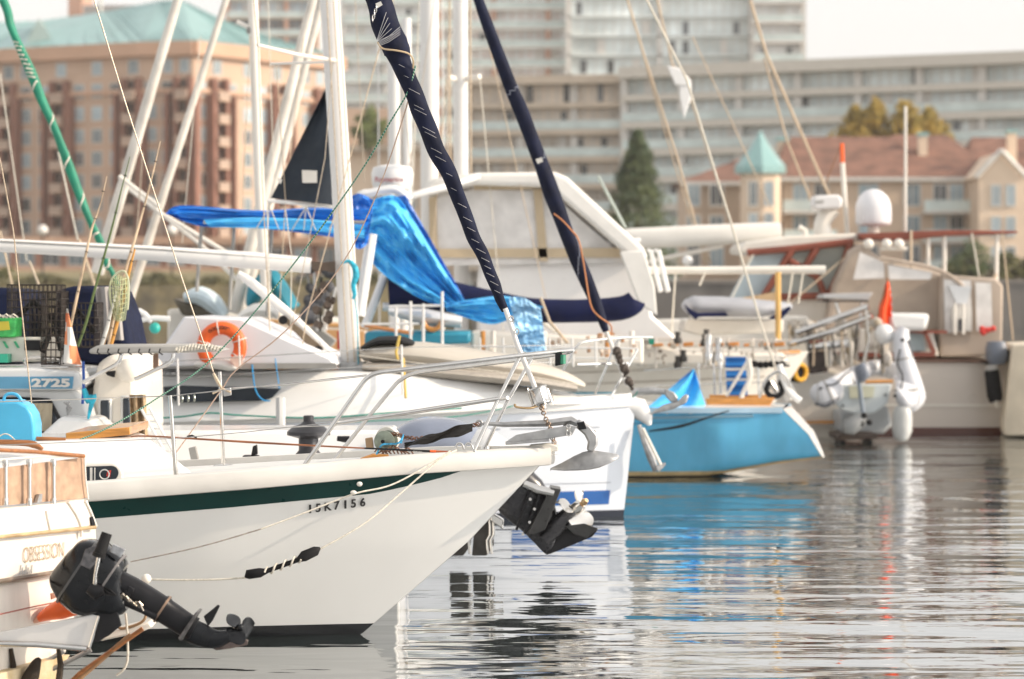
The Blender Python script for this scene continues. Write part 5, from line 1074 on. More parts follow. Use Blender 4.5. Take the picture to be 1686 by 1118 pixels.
PT('support', [(136, 630, 22.2), (170, 612, 22.2), (194, 598, 22.2), (200, 582, 22.2)], .016, STEEL, bp_, spline=4); PT('support', [(222, 625, 22.2), (262, 606, 22.2), (282, 595, 22.2), (286, 582, 22.2)], .016, STEEL, bp_, spline=4)
MB().prism([(252, 583), (260, 583), (260, 606), (252, 606)], 22.3, .04).build('post', M('brown_post', (.25, .15, .1), .6), bp_)
# blue rope bundle hanging
PT('blue_strap', [(137, 595, 22.7), (138, 628, 22.7), (136, 665, 22.7)], .012, M('royal_blue_rope', (.02, .08, .35), .6), cr); PT('teal_rope', [(138, 640, 22.6), (146, 660, 22.6), (154, 652, 22.6), (150, 668, 22.6), (145, 690, 22.6)], [.02, .03, .03, .02, .008], ROPEB, cr, spline=4)
# wire traps
def trap(x0, y0, x1, y1, Y, label, dep=.5):
    t = thing('crab_trap', label, 'crab trap', P((x0+x1)/2, y1, Y), 'black wire traps on the cruiser'); a, b_ = P(x0, y1, Y), P(x1, y0, Y); m = MB()
    nx, nz = max(4, int((x1-x0)/7)), max(4, int((y1-y0)/12))
    for yy in (0, dep):
        for i in range(nx+1): X = lerp(a.x, b_.x, i/nx); m.tube([(X, Y+yy, a.z), (X, Y+yy, b_.z)], .0045, 4)
        for i in range(nz+1): Z = lerp(a.z, b_.z, i/nz); m.tube([(a.x, Y+yy, Z), (b_.x, Y+yy, Z)], .0055, 4)
    for i in range(nz+1):
        Z = lerp(a.z, b_.z, i/nz)
        for X in (a.x, b_.x): m.tube([(X, Y, Z), (X, Y+dep, Z)], .0045, 4)
    for i in range(7):
        for X in (a.x, b_.x): m.tube([(X, Y+dep*i/6, a.z), (X, Y+dep*i/6, b_.z)], .0045, 4)
        m.tube([(lerp(a.x, b_.x, i/6), Y, b_.z), (lerp(a.x, b_.x, i/6), Y+dep, b_.z)], .0045, 4)
    m.build('wire_mesh', M('black_rusty_wire', (.03, .022, .018), .7, .2, var=.8, scale=14), t, smooth=0)
    m = MB(); m.tube([(a.x, Y+.05, a.z+.1), ((a.x+b_.x)/2, Y+.1, a.z+.3), (b_.x, Y+.05, a.z+.12)], .03, 8); m.build('bait_bag', BLKM, t)
trap(12, 469, 92, 556, 23.4, 'largest black wire trap, leftmost of the stack on the cruiser'); trap(68, 480, 100, 600, 23.0, 'tall narrow black wire trap between its two wider neighbours', .4); trap(97, 499, 155, 572, 23.35, 'low wide black wire trap nearest the landing net')
m = MB(); m.prism([(90, 478), (120, 471), (172, 470), (188, 480), (204, 520), (214, 570), (212, 600), (84, 600)], 24.6, 1.2); m.build('canvas_cover', NAVY, cr, bevel=.06, seg=3)
m = MB(); m.prism([(-120, 470), (12, 474), (40, 480), (40, 600), (-120, 600)], 24.4, 1.2); m.build('canvas_cover', NAVY, cr, bevel=.06, seg=3)
m = MB(); m.grid(lambda a, b: P(lerp(158, 196, a)+8*b, lerp(472, 560, b), 24.45+.04*math.sin(a*12+b)), 16, 6, .01); m.build('grey_flap', M('grey_canvas', (.33, .31, .30), .8), cr)
gc = thing('plastic_crate', 'green plastic crate at the left edge beside the wire traps', 'crate', P(5, 556, 23.1))
MB().prism([(-30, 525), (26, 523), (26, 555), (-30, 556)], 23.1, .3).build('crate_body', M('green_plastic', (.05, .42, .10), .4, var=.3, scale=20), gc, bevel=.01)
MB().prism([(-10, 530), (14, 529), (16, 543), (-8, 545)], 23.08, .01).build('yellow_print', M('yellow_print', (.6, .5, .05), .5), gc)
gc2 = MB().prism([(-30, 583), (12, 583), (12, 597), (-30, 597)], 23.0, .2).build('plastic_box', M('teal_plastic', (.03, .38, .24), .4), label='teal plastic box at the left edge below the green crate', cat='box')
for k in range(5): PT('crate_rope', [(-8+k*6, 522, 23.05), (-2+k*6, 517+k % 2*3, 23.0), (6+k*6, 523, 23.05)], .006, ROPEW, gc)
# rods, net, flags
def rod(name, label, pts, r, mat, Y):
    t = thing(name, label, 'fishing rod', P(pts[-1][0], pts[-1][1], Y), 'fishing rods on the cruiser'); MB().tube([P(x, y, Y) for x, y in pts], r, 7, spline=4).build('blank', mat, t)
    for k in range(len(pts)-1): MB().torus(P(lerp(pts[k][0], pts[k+1][0], .5), lerp(pts[k][1], pts[k+1][1], .5), Y-.01), .013, .003, axis=(.3, .2, 1), n=10, k=4).build('guide', BLK, t)
    return t
ROD1 = M('pale_tan_rod', (.50, .38, .26), .4, var=.5, scale=6)
rod('fishing_rod', 'tan banded fishing rod leaning beside the wire traps', [(176, 290), (164, 340), (150, 380), (135, 450), (122, 510), (108, 575)], [.003, .006, .010, .012, .013, .013], ROD1, 23.2)
rod('fishing_rod', 'thin olive green fishing rod leaning between traps and net', [(214, 258), (198, 320), (183, 380), (158, 470), (142, 530), (128, 570)], [.003, .006, .009, .011, .012, .012], M('olive_rod', (.09, .13, .04), .4), 23.1)
rod('fishing_rod', 'tan fishing rod rising behind the yellow net', [(264, 232), (248, 300), (226, 380), (205, 450), (190, 510), (178, 570)], [.003, .007, .011, .013, .013, .013], ROD1, 23.5)
rod('fishing_rod', 'orange wood rod leaning against the landing net', [(222, 410), (212, 450), (203, 490), (192, 535), (183, 568)], [.008, .013, .014, .015, .015], M('orange_wood', (.55, .27, .06), .4), 23.3)
rod('fishing_rod', 'white handled rod with black grip left of the landing net', [(192, 480), (182, 515), (176, 540), (166, 572)], [.008, .014, .017, .017], M('white_black_grip', (.5, .5, .48), .4, var=.7, scale=5), 23.25)
ne = thing('landing_net', 'pale yellow green landing net standing upright among the rods', 'landing net', P(185, 570, 23.3))
hoop = [(184, 505), (180, 480), (184, 460), (195, 448), (205, 447), (211, 460), (212, 485), (210, 510)]
MB().tube([P(x, y, 23.25) for x, y in hoop], .008, 8, spline=4).build('hoop', M('pale_green_metal', (.5, .52, .36), .4), ne)
m = MB()
for k in range(9):
    x = 182+k*3.4; m.tube([P(x, 452+abs(k-4)*2.4, 23.22), P(x+1.5*math.sin(k), 490, 23.16), P(197+(k-4)*2.2, 531-abs(k-4), 23.2)], .0035, 4, spline=3)
for k in range(9): y = 458+k*8; w_ = 14*math.sin(math.pi*min(1, .35+k*.07)); m.tube([P(197-w_, y, 23.22), P(197, y+3, 23.14), P(197+w_, y, 23.22)], .0032, 4, spline=3)
m.build('mesh_bag', M('pale_green_netting', (.42, .45, .26), .8), ne, smooth=0)
m = MB(); m.grid(lambda a, b: P(197+(a-.5)*26*math.sin(math.pi*(.3+.55*b)), lerp(455, 528, b), 23.27+.02*math.sin(a*20)), 14, 12); m.build('inner_netting', M('net_film', (.42, .46, .26), .8, alpha=.45), ne)
PT('handle', [(190, 505, 23.3), (178, 545, 23.3), (168, 575, 23.3)], .012, M('brown_handle', (.25, .16, .08), .5), ne)
fg = thing('pennant', 'orange and white checked triangular flag hanging beside the wire traps', 'flag', P(118, 600, 22.9))
m = MB()
def fl_(a, b): return P(lerp(lerp(110, 104, b), lerp(111, 134, b), a), lerp(508, lerp(597, 601, a), b), 22.9+.03*math.sin(a*5+b*4))
m.grid(fl_, 8, 12, .004); fo = m.build('cloth', [M('faded_orange_cloth', (.75, .26, .12), .8), M('white_cloth', (.68, .66, .62), .85)], fg, smooth=40)
for p in fo.data.polygons:
    c = p.center; u = (c.x*40+c.z*10); p.material_index = 1 if (math.floor(c.x*14+c.z*2)+math.floor(c.z*7)) % 2 else 0
PT('stick', [(112, 500, 22.95), (104, 600, 22.95)], .006, BLK, fg)

# ================================================================== GREEN FURLED SAIL (sailboat behind)
g3 = thing('sailboat', 'sailboat hidden behind the cruiser, showing a bright green furled sail wound with rope', 'sailboat', P(60, 700, 32))
X3 = frame((P(262, 640, 32).x, 32.2, 0), 3); H3 = Hull(X3, 8, [(0, .9), (1, 1.2)], [(0, .8), (.5, 1.3), (.85, .8), (1, .04)], [(0, .4), (.5, .9), (1, .02)], [(0, -1.2), (1, 0)], [(0, .5), (1, 0)])
H3.skin(g3, GELD, 24, 8); H3.deck(g3, DECKM)
SG = [(-60, -130, 7), (5, 0, 8), (17, 40, 8.5), (29, 70, 9), (51, 119, 9.5), (68, 163, 9), (87, 204, 9), (104, 248, 9), (119, 289, 9), (136, 333, 8.5), (153, 374, 8), (164, 396, 7.5), (178, 439, 6.5), (190, 460, 5), (262, 640, 2)]
p3, h3 = smooth_path([P(x, y, 31.5) for x, y, w_ in SG], [mm(w_*.82, 31.5) for x, y, w_ in SG], 6); m = MB(); Rg = []
for i, p in enumerate(p3):
    a = p3[max(0, i-1)]; b_ = p3[min(len(p3)-1, i+1)]; d = (b_-a).normalized(); u = d.cross(Vector((0, 1, 0))).normalized(); w_ = d.cross(u); Rg.append([p+(u*math.cos(2*math.pi*k/12)+w_*math.sin(2*math.pi*k/12))*h3[i]*(1+.12*math.sin(2*math.pi*k/12*2+i*.3)) for k in range(12)])
m.rings(Rg); gs = m.build('furled_sail', M('bright_green_canvas', (.008, .20, .12), .6, var=.2, scale=4, bump=.004), g3, smooth=60)
hx = []; ang = 0
for i in range(len(p3)-6):
    py = HZ+(CAMZ-p3[i].z)*F/31.5
    if py < 66: continue
    nsub = 6
    for k in range(nsub):
        q = p3[i].lerp(p3[i+1], k/nsub); ang += (1.2 if py < 132 else .115); hx.append(q+Vector((math.cos(ang), -math.sin(ang), -.35*math.cos(ang)))*(lerp(h3[i], h3[i+1], k/nsub)*1.1))
MB().tube(hx, .011, 5).build('wrapped_rope', ROPEW, gs)
# ================================================================== BLUE SAILBOAT
ob3 = P(1356, 748, 35.2); cosb = math.cos(rad(170)); Xb = frame((ob3.x+7.5*cosb, ob3.y+7.5*math.sin(rad(170)), 0), 170)
bl = thing('sailboat', 'sky blue sailboat with a slanting white transom and varnished wood coaming', 'sailboat', Xb @ Vector((-4, 0, 0)))
HB = Hull(Xb, 7.5, [(0, .84), (.5, .85), (1, 1.0)], [(0, .62), (.15, .95), (.4, 1.2), (.7, 1.0), (.9, .45), (1, .03)], [(0, .10), (.15, .35), (.4, .55), (.7, .4), (.9, .12), (1, .0)],
          [(0, -1.1), (.3, -.6), (1, 0)], [(0, 0), (.5, .16), (1, .46)], [(0, .22), (.08, .16), (.2, .02), (.3, -.14), (.45, -.3), (1, -.3)], .55)
SKYB = M('sky_blue_topsides', (.11, .44, .69), .16, var=.16, scale=2.2, coat=.5, streak=True)
hull_b = HB.skin(bl, SKYB, 60, 14)
m = MB(Xb); m.grid(lambda a, b: Vector((HB.S(0, b, 1).x-.006, lerp(HB.S(0, b, -1).y, HB.S(0, b, 1).y, a), HB.S(0, b, 1).z)), 4, 14); m.build('transom', GEL, bl)
HB.deck(bl, GEL, .0, .05); HB.rail(bl, M('pale_blue_rail', (.35, .50, .62), .4), 'toe_rail', [(-.01, -.05), (.02, -.045), (.02, .02), (-.03, .02)], 0, .99)
HB.strip(bl, M('cream_boot_stripe', (.55, .42, .22), .5, var=.2, scale=6), 'boot_stripe', 0, .9, lambda t: .0, lambda t: max(.035, (.07+.3)/(interp(HB.sh, t)+.3)-max(0, t-.1)*.0) if t > .42 else max(.04, (.07-interp(HB.zb, t))/(interp(HB.sh, t)-interp(HB.zb, t))), .004, sides=(1,))
HB.strip(bl, M('black_antifouling', (.015, .012, .01), .6), 'antifouling', .17, .9, lambda t: .0, lambda t: max(.0, (.015-interp(HB.zb, t))/(interp(HB.sh, t)-interp(HB.zb, t))), .008, sides=(1,))
HB.strip(bl, M('blue_groove', (.04, .20, .38), .4), 'cove_line', .18, .9, lambda t: .80, lambda t: .815, .004, sides=(1,))
cm = MB(); cm.prism([(1162, 656), (1276, 655), (1268, 668), (1240, 671), (1165, 673)], 35.1, .06); cm.build('coaming', TEAKL, bl, bevel=.01); cm = MB(); cm.prism([(1168, 650), (1274, 650), (1268, 660), (1168, 662)], 36.0, .06); cm.build('coaming', TEAKL, bl, bevel=.01)
HB.rail(bl, M('faded_rub_rail', (.16, .30, .40), .5), 'rub_rail', [(0, -.018), (.028, -.012), (.028, .012), (0, .018)], .06, .97, v=.88)
for k in range(9): MB(Xb).lathe(HB.S(.12+.04*k, .94, 1, .0), [(.012, 0), (.012, .012)], axis=(0, 1, 0), n=8).build('bolt_head', STEEL, bl)
PT('mooring_cable', [(1068, 710, 34.3), (1120, 702, 34.3), (1170, 686, 34.3), (1200, 676, 34.4)], [.01, .02, .01, .008], BLKM, bl, spline=4)
bt = thing('blue_tarpaulin', 'bright blue tarpaulin peak over the cockpit of the sky blue sailboat', 'tarpaulin', P(1110, 680, 34.8))
TARP2 = TARP
m = MB(); m.grid(lambda a, b: P(lerp(lerp(1141, 1060, b), lerp(1143, 1163, b), a), lerp(608, lerp(676, 672, a), b)+(6*math.sin(a*3.1)*b), 34.9-.35*b+.5*a*b+.08*math.sin(a*9+b*4)), 16, 12, .004)
m.grid(lambda a, b: P(lerp(lerp(1141, 1105, b), lerp(1142, 1060, b), a), lerp(608, lerp(640, 676, a), b), 35.1+.4*a*b), 10, 8, .004); m.build('sheet', TARP2, bt)
bc = thing('folded_chair', 'bright blue folded canvas chair standing behind the wood coaming of the sky blue boat', 'chair', P(1212, 655, 35.8))
m = MB(); m.grid(lambda a, b: P(lerp(1194, 1228, a)+b*3, lerp(590, 652, b)-3*math.sin(b*40)*.3, 35.8+.03*math.sin(b*25)), 8, 20, .02); m.build('canvas', M('chair_blue_canvas', (.01, .15, .45), .6, var=.2, scale=3), bc)
for y in (606, 623): MB().prism([(1194, y), (1230, y), (1230, y+4), (1194, y+4)], 35.7, .02).build('strap', FRW, bc)
PT('leg', [(1230, 596, 35.6), (1196, 652, 35.6)], .02, ALUW, bc); PT('leg', [(1232, 590, 35.5), (1236, 620, 35.5), (1222, 650, 35.5), (1221, 668, 35.5)], .03, ALUW, bc, spline=3)
m = MB(); rr = random.Random(1)
for k in range(6): m.ball(P(1243+k*9, 600+rr.uniform(-1, 1), 35.6), .045, n=8, m=6)
m.tube([P(1240, 600, 35.6), P(1300, 602, 35.6)], .014, 6); m.build('float_string', BLKM, bl)
for px in (1150, 1175, 1185, 1248, 1290): PT('stanchion', [(px, 598, 36.3), (px+2, 660, 36.2)], .014, STEEL, bl)
wire([(1060, 610, 36.2), (1300, 596, 36.2)], .007, STEEL, bl); wire([(1060, 636, 36.2), (1296, 628, 36.2)], .007, STEEL, bl)
PT('pushpit', [(1250, 655, 35.4), (1262, 625, 35.4), (1285, 612, 35.4), (1305, 640, 35.5), (1312, 656, 35.6)], .018, STEEL, bl, spline=4)
m = MB(); m.loft([(1262, 640, 35.8, 6, .05), (1270, 632, 35.8, 8, .05), (1278, 645, 35.8, 6, .05), (1274, 656, 35.8, 4, .03)], 10); m.build('winch', STEEL, bl)
bz = thing('life_sling', 'white and black horseshoe case hanging on the stern rail of the sky blue boat', 'life sling', P(1292, 665, 35.5))
MB().torus(P(1275, 640, 35.55), .10, .035, axis=(.2, 1, 0), a0=rad(-60), a1=rad(240)).build('loop', BLK, bz); MB().loft([(1286, 616, 35.6, 8, .06), (1292, 640, 35.6, 12, .08), (1298, 660, 35.6, 8, .06)], 12).build('case', CANV, bz)
PT('backstay', [(1005, -90, 33.2), (1065, 0, 34.0), (1130, 130, 34.6), (1205, 372, 35.2), (1255, 540, 35.5), (1288, 640, 35.6)], .014, ROPEW, bl)
PT('stern_fender_line', [(1283, 600, 35.5), (1296, 640, 35.5), (1318, 660, 35.5)], .04, GEL, bl, spline=3)

# ================================================================== WHITE PILOTHOUSE KETCH (behind, centre)
kt = thing('sailboat', 'large white sailboat with a clear vinyl cockpit enclosure and two thick white masts', 'sailboat', P(900, 740, 38.5))
Xk = frame((P(1335, 0, 39.5).x, 39.8, 0), -1)
HK = Hull(Xk, 14, [(0, 1.2), (.5, 1.2), (1, 1.45)], [(0, 1.2), (.4, 1.9), (.75, 1.5), (.92, .7), (1, .05)], [(0, .8), (.4, 1.5), (.75, .9), (1, .02)], [(0, -1.2), (.3, -.8), (1, 0)], [(0, .4), (1, 0)])
HK.skin(kt, GELW, 40, 10); HK.deck(kt, GELW, .02)
HK.rail(kt, TEAKL, 'cap_rail', [(-.03, -.02), (.03, -.02), (.03, .02), (-.03, .02)], .55, .99)
HK.strip(kt, M('taupe_line_trim', (.45, .40, .34), .5), 'rub_line', 0, .97, lambda t: .80, lambda t: .815, .006, sides=(-1,)); HK.strip(kt, MATS['taupe_line_trim'], 'rub_line', 0, .97, lambda t: .90, lambda t: .912, .006, sides=(-1,))  # two thin duller lines along the pale topsides
m = MB(); m.prism([(560, 572), (600, 560), (1062, 560), (1120, 578), (1290, 580), (1300, 600), (560, 610)], 38.3, 2.6); m.build('coachroof', GELW, kt, bevel=.05)
m = MB(); m.prism([(785, 470), (790, 418), (1052, 412), (1062, 440), (1075, 520), (1118, 560), (785, 562)], 38.0, 3.0); m.build('pilothouse', M('bright_white_gelcoat', (.76, .74, .72), .3, var=.03), kt, bevel=.05)
m = MB(); m.prism([(698, 306), (715, 293), (790, 284), (915, 283), (935, 292), (1060, 408), (1068, 425), (1048, 432), (1030, 418), (905, 308), (780, 304), (712, 320), (698, 320)], 37.6, 2.6); m.build('bimini_top', CANV, kt, bevel=.06, seg=3)
m = MB(); m.prism([(1020, 414), (1060, 412), (1078, 470), (1082, 520), (1052, 500)], 37.5, .08); m.build('loose_flap', CANV, kt, bevel=.02)
m = MB(); m.prism([(712, 328), (780, 312), (903, 316), (1022, 418), (1030, 432), (700, 438)], 37.9, .02); m.build('vinyl_window', VINYL, kt)
for poly in ([(706, 326), (718, 322), (722, 440), (708, 440)], [(878, 310), (892, 310), (902, 430), (888, 430)], [(700, 410), (1030, 408), (1050, 416), (1050, 424), (700, 424)], [(930, 330), (937, 328), (1040, 408), (1030, 410)], [(780, 305), (905, 305), (905, 311), (780, 313)]):
    MB().prism(poly, 37.85, .06).build('frame_binding', M('beige_binding', (.50, .40, .27), .7), kt)
for a, b_, c_, d_ in ((858, 335, 882, 402), (892, 336, 908, 398), (752, 350, 768, 400)): PT('frame_pole', [(a, b_, 38.2), (c_, d_, 38.2)], .028, ALUW, kt)
m = MB(); rr = random.Random(6)
for k in range(7): m.ball(P(rr.uniform(730, 1000), rr.uniform(385, 405), 39), rr.uniform(.1, .25), n=8, m=6)
m.build('cockpit_cushions', M('pinkish_cushion', (.6, .42, .34), .8, var=.3, scale=1), kt)
PT('arch_tube', [(620, 348, 37.0), (680, 322, 37.0), (740, 306, 37.2), (788, 290, 37.5)], .045, GEL, kt, spline=3)
for pp in ([(1000, 400, 38.0), (1055, 395, 38)],): PT('rail', pp, .03, GEL, kt)
for x in (1052, 1068, 1080): PT('stern_rail_post', [(x, 415, 38.3), (x+4, 412, 38.3), (x+10, 440, 38.3), (x+20, 480, 38.2)], .035, GEL, kt, spline=2)
for px, y0, y1, w_, Y in ((706, -200, 600, 15.5, 39.5), (757, -200, 590, 12, 38.6)): MB().tube([P(px, y0, Y), P(px+3, y1, Y)], mm(w_, Y), 14).build('mast', ALU, kt)
PT('spreader', [(735, 126, 38.4), (757, 132, 38.6), (790, 126, 38.4)], .04, ALUW, kt)
for px in (742, 776): PT('mast_track', [(px-2, 0, 38.2), (px, 420, 38.2)], .012, ROPET, kt)
for pts in ([(1000, 560, 38.1), (1080, 562, 38.1)], [(795, 524, 37.9), (1045, 540, 37.9)]): pass
for px, col in ((808, ORG), (868, TEAKL), (1002, TEAKL), (905, TEAKL)): MB().prism([(px, 548), (px+10, 548), (px+10, 590), (px, 590)], 37.9, .05).build('wood_post', TEAKL, kt)
m = MB()
for k in range(9): m.prism([(1075+k*25, 566-(k % 3)), (1092+k*25, 565-(k % 3)), (1092+k*25, 570), (1075+k*25, 571)], 37.9, .08)
m.build('teak_trim', M('orange_teak', (.55, .22, .05), .5, var=.3, scale=3), kt, bevel=.01, kind='stuff')  # row of short orange teak strips
for px in (1080, 1120, 1160, 1200, 1240, 1278): PT('stanchion', [(px, 556, 38.0), (px, 606, 38.0)], .013, ALUW, kt)
for y in (558, 578): wire([(1040, y, 38.0), (1300, y+2, 38.0)], .007, ALUW, kt)
for x, y in ((1116, 566), (1160, 570), (1125, 596), (1116, 606), (1163, 562)):
    MB().lathe(P(x, y, 37.7), [(.05, 0), (.06, .05), (.035, .1), (.04, .16)], n=9).build('winch', M('dark_winch', (.06, .055, .05), .4, .6), kt)
for x, y in ((1166, 590), (1183, 596)): MB().lathe(P(x, y+10, 37.6), [(.07, 0), (.07, .15), (.05, .22), (.05, .4)], n=12).build('winch', STEEL, kt)
PT('vhf_antenna', [(985, 290, 38), (1030, 375, 38)], .02, M('grey_green_antenna', (.35, .40, .37), .5), kt); PT('boathook_line', [(880, 520, 37.0), (930, 560, 37.0), (950, 590, 37.0)], .02, ROPEW, kt)
rd = thing('radar_dome', 'white radar dome with red lettering on a pole above the large blue tarpaulin', 'radar dome', P(646, 320, 35.0))
MB().lathe(P(646, 313, 35.0), [(.0, 0), (.22, .01), (.25, .06), (.26, .20), (.235, .28), (.1, .31), (.0, .315)], n=28).build('radome', M('white_radome', (.7, .7, .7), .35), rd)
text('Raymarine', face_m(P(617, 299, 34.71), (1, 0, 0), (0, 0, 1)), .060, .98, M('dull_red_lettering', (.30, .08, .09), .5), 'lettering', rd, .002, .002)
MB().lathe(P(648, 324, 35.0), [(.12, 0), (.2, .02), (.15, .08)], n=16).build('bracket', GEL, rd); PT('pole', [(662, 324, 35.0), (665, 600, 35.0)], .05, ALUW, rd)
m = MB(); m.tube([P(560, 372, 33.2), P(590, 325, 33.2), P(610, 318, 33.2), P(650, 312, 33.2), P(675, 330, 33.2)], .05, 8, spline=4); m.build('arch', GEL, rd)
# ================================================================== SAILBOAT CARRYING NAVY BOOM COVER AND BLUE TARPS (Y ~ 32)
sl = thing('sailboat', 'white sailboat draped in blue tarpaulins with a long navy sail cover on its boom', 'sailboat', P(850, 720, 33))
Xs = frame((P(1010, 0, 33).x, 33.1, 0), 0); HS = Hull(Xs, 9, [(0, 1.0), (1, 1.1)], [(0, 1.0), (.4, 1.4), (.8, 1.0), (1, .05)], [(0, .6), (.4, 1.0), (1, .02)], [(0, -1.2), (1, 0)], [(0, .4), (1, 0)])
HS.skin(sl, M('teal_hull', (.02, .20, .30), .3, var=.2), 30, 8); HS.deck(sl, GEL)
bo = MB().loft([(640, 478, 33.0, 26, .12), (668, 478, 33, 24, .14), (730, 487, 33, 27, .16), (790, 496, 33, 22, .16), (870, 510, 33, 20, .15), (950, 512, 33, 19, .14), (1020, 508, 33, 20, .13), (1044, 498, 33, 19, .10), (1048, 494, 33, 14, .06)], 20, 2.2, spline=4).build('boom_cover', NAVYC, sl, smooth=70)
MB().prism([(640, 455), (668, 450), (674, 505), (640, 505)], 33.0, .3).build('cover_end', NAVYC, sl, bevel=.05)
PT('boom', [(630, 505, 33.0), (1046, 512, 33.0)], .05, ALU, sl)
m = MB(); m.prism([(600, 546), (775, 546), (775, 566), (600, 570)], 32.4, 1.6); m.build('cabin', M('teal_cabin', (.02, .22, .32), .5, var=.15), sl, bevel=.04)
m = MB(); m.prism([(775, 545), (1060, 556), (1060, 600), (775, 600)], 32.8, 1.2); m.build('cabin', GELW, sl, bevel=.04)
for px, y0, y1 in ((676, 496, 568), (697, 500, 570), (652, 505, 570), (728, 480, 568)): PT('stanchion', [(px, y0, 31.8), (px, y1, 31.8)], .017, ALU, sl)
PT('rail', [(640, 505, 31.8), (728, 503, 31.8)], .015, ALU, sl); PT('rail', [(595, 534, 31.8), (690, 533, 31.8)], .013, ALU, sl)
PT('boathook', [(600, 536, 32.0), (680, 549, 32.0)], .022, M('orange_wood2', (.5, .22, .08), .5), sl); PT('rope', [(890, 490, 32.3), (905, 530, 32.3), (935, 565, 32.3)], .018, ROPET, sl)
MB().torus(P(712, 528, 32.4), .10, .03, axis=(0, 1, 0), a0=0, a1=math.pi).build('wood_hoop', TEAKL, sl)
for k, px in enumerate((795, 812, 868, 896, 1000, 1040)): PT('wood_spindle', [(px, 545, 32.5), (px, 588, 32.5)], .03, (TEAKL, ALUW)[k % 2], sl)
MB().loft([(640, 512, 32.6, 6, .1), (700, 522, 32.6, 14, .2), (760, 530, 32.6, 10, .2)], 12).build('white_locker', GEL, sl)
# big tarp
def wr(a, b, s=1): return s*(.05*math.sin(a*5+b*9)+.03*math.sin(b*27+a*4+2*noise.noise(Vector((a*3, b*4, 1))))+.022*abs(math.sin(b*41-a*9))+.05*noise.noise(Vector((a*5, b*14, 3)))+.03*noise.noise(Vector((a*16, b*22, 7))))
t1 = thing('blue_tarpaulin', 'large glossy bright blue tarpaulin draped from the radar arch down to the boom', 'tarpaulin', P(680, 510, 32))
m = MB()
def quadf(top, bot, Y0, Y1, s=1., per=None):
    T = [P(x, y, lerp(Y0, Y1, i/(len(top)-1))) for i, (x, y) in enumerate(top)]; B = [P(x, y, lerp(Y0, Y1, i/(len(bot)-1))) for i, (x, y) in enumerate(bot)]
    T, _ = smooth_path(T, [0]*len(T), 8); B, _ = smooth_path(B, [0]*len(B), 8)
    def f(a, b):
        i = a*(len(T)-1); k = min(int(i), len(T)-2); p = T[k].lerp(T[k+1], i-k); i = a*(len(B)-1); k = min(int(i), len(B)-2); q = B[k].lerp(B[k+1], i-k)
        r = p.lerp(q, b); r.y += wr(a, b, s); return r
    return f
m.grid(quadf([(612, 330), (650, 322), (682, 365), (722, 430), (764, 495)], [(604, 425), (612, 432), (645, 462), (690, 490), (742, 510)], 32.3, 32.2, 1.6), 60, 30, .003); m.build('sheet', TARP, t1)
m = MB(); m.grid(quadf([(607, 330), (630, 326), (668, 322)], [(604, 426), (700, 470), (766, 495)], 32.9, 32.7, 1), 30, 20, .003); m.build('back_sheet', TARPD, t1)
t2 = thing('blue_tarpaulin', 'long low blue tarpaulin slung under the navy boom cover, left of the pale blue sheet', 'tarpaulin', P(800, 530, 31.5))
MB().grid(quadf([(733, 500), (780, 492), (835, 488), (895, 506)], [(735, 512), (765, 522), (812, 534), (850, 520)], 31.6, 31.4, .8), 40, 16, .003).build('sheet', TARP, t2)
t3 = thing('pale_blue_tarpaulin', 'pale translucent blue sheet hanging behind the nearest forestay', 'tarpaulin', P(875, 580, 31.2))
MB().grid(quadf([(838, 490), (862, 490), (890, 508)], [(856, 578), (878, 582), (900, 582)], 31.2, 31.3, 1.0), 20, 24, .003).build('sheet', TARPL, t3)
t4 = thing('blue_awning', 'flat blue awning stretched from the mast far left over the boom', 'awning', P(440, 390, 30.5))
MB().grid(quadf([(273, 352), (300, 338), (420, 346), (520, 342), (612, 346)], [(278, 354), (330, 372), (430, 376), (530, 388), (600, 396)], 30.6, 30.6, .6), 60, 14, .003).build('sheet', M('royal_blue_tarp', (.01, .17, .62), .35, var=.3, scale=2, bump=.01, bscale=6), t4)
MB().grid(quadf([(335, 362), (420, 358), (520, 362), (600, 372)], [(345, 374), (430, 376), (520, 380), (600, 392)], 30.3, 30.3, .3), 50, 8, .003).build('lower_sheet', TARP, t4)
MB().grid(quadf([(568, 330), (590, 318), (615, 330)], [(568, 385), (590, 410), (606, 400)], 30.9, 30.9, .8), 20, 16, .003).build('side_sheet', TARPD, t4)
PT('ridge_pole', [(335, 366, 30.5), (600, 366, 30.5)], .02, GREYC, t4)
for px, yb in ((332, 480), (386, 510), (448, 520)): PT('awning_pole', [(px, 368, 30.7), (px-8, yb, 30.7)], .02, GREYC, t4)
for k in range(8): x = 420+k*20; wire([(x, 380, 30.3), (x+30-(k % 3)*25, 330, 30.2)], .006, ROPEW, t4, 'tie_cord')

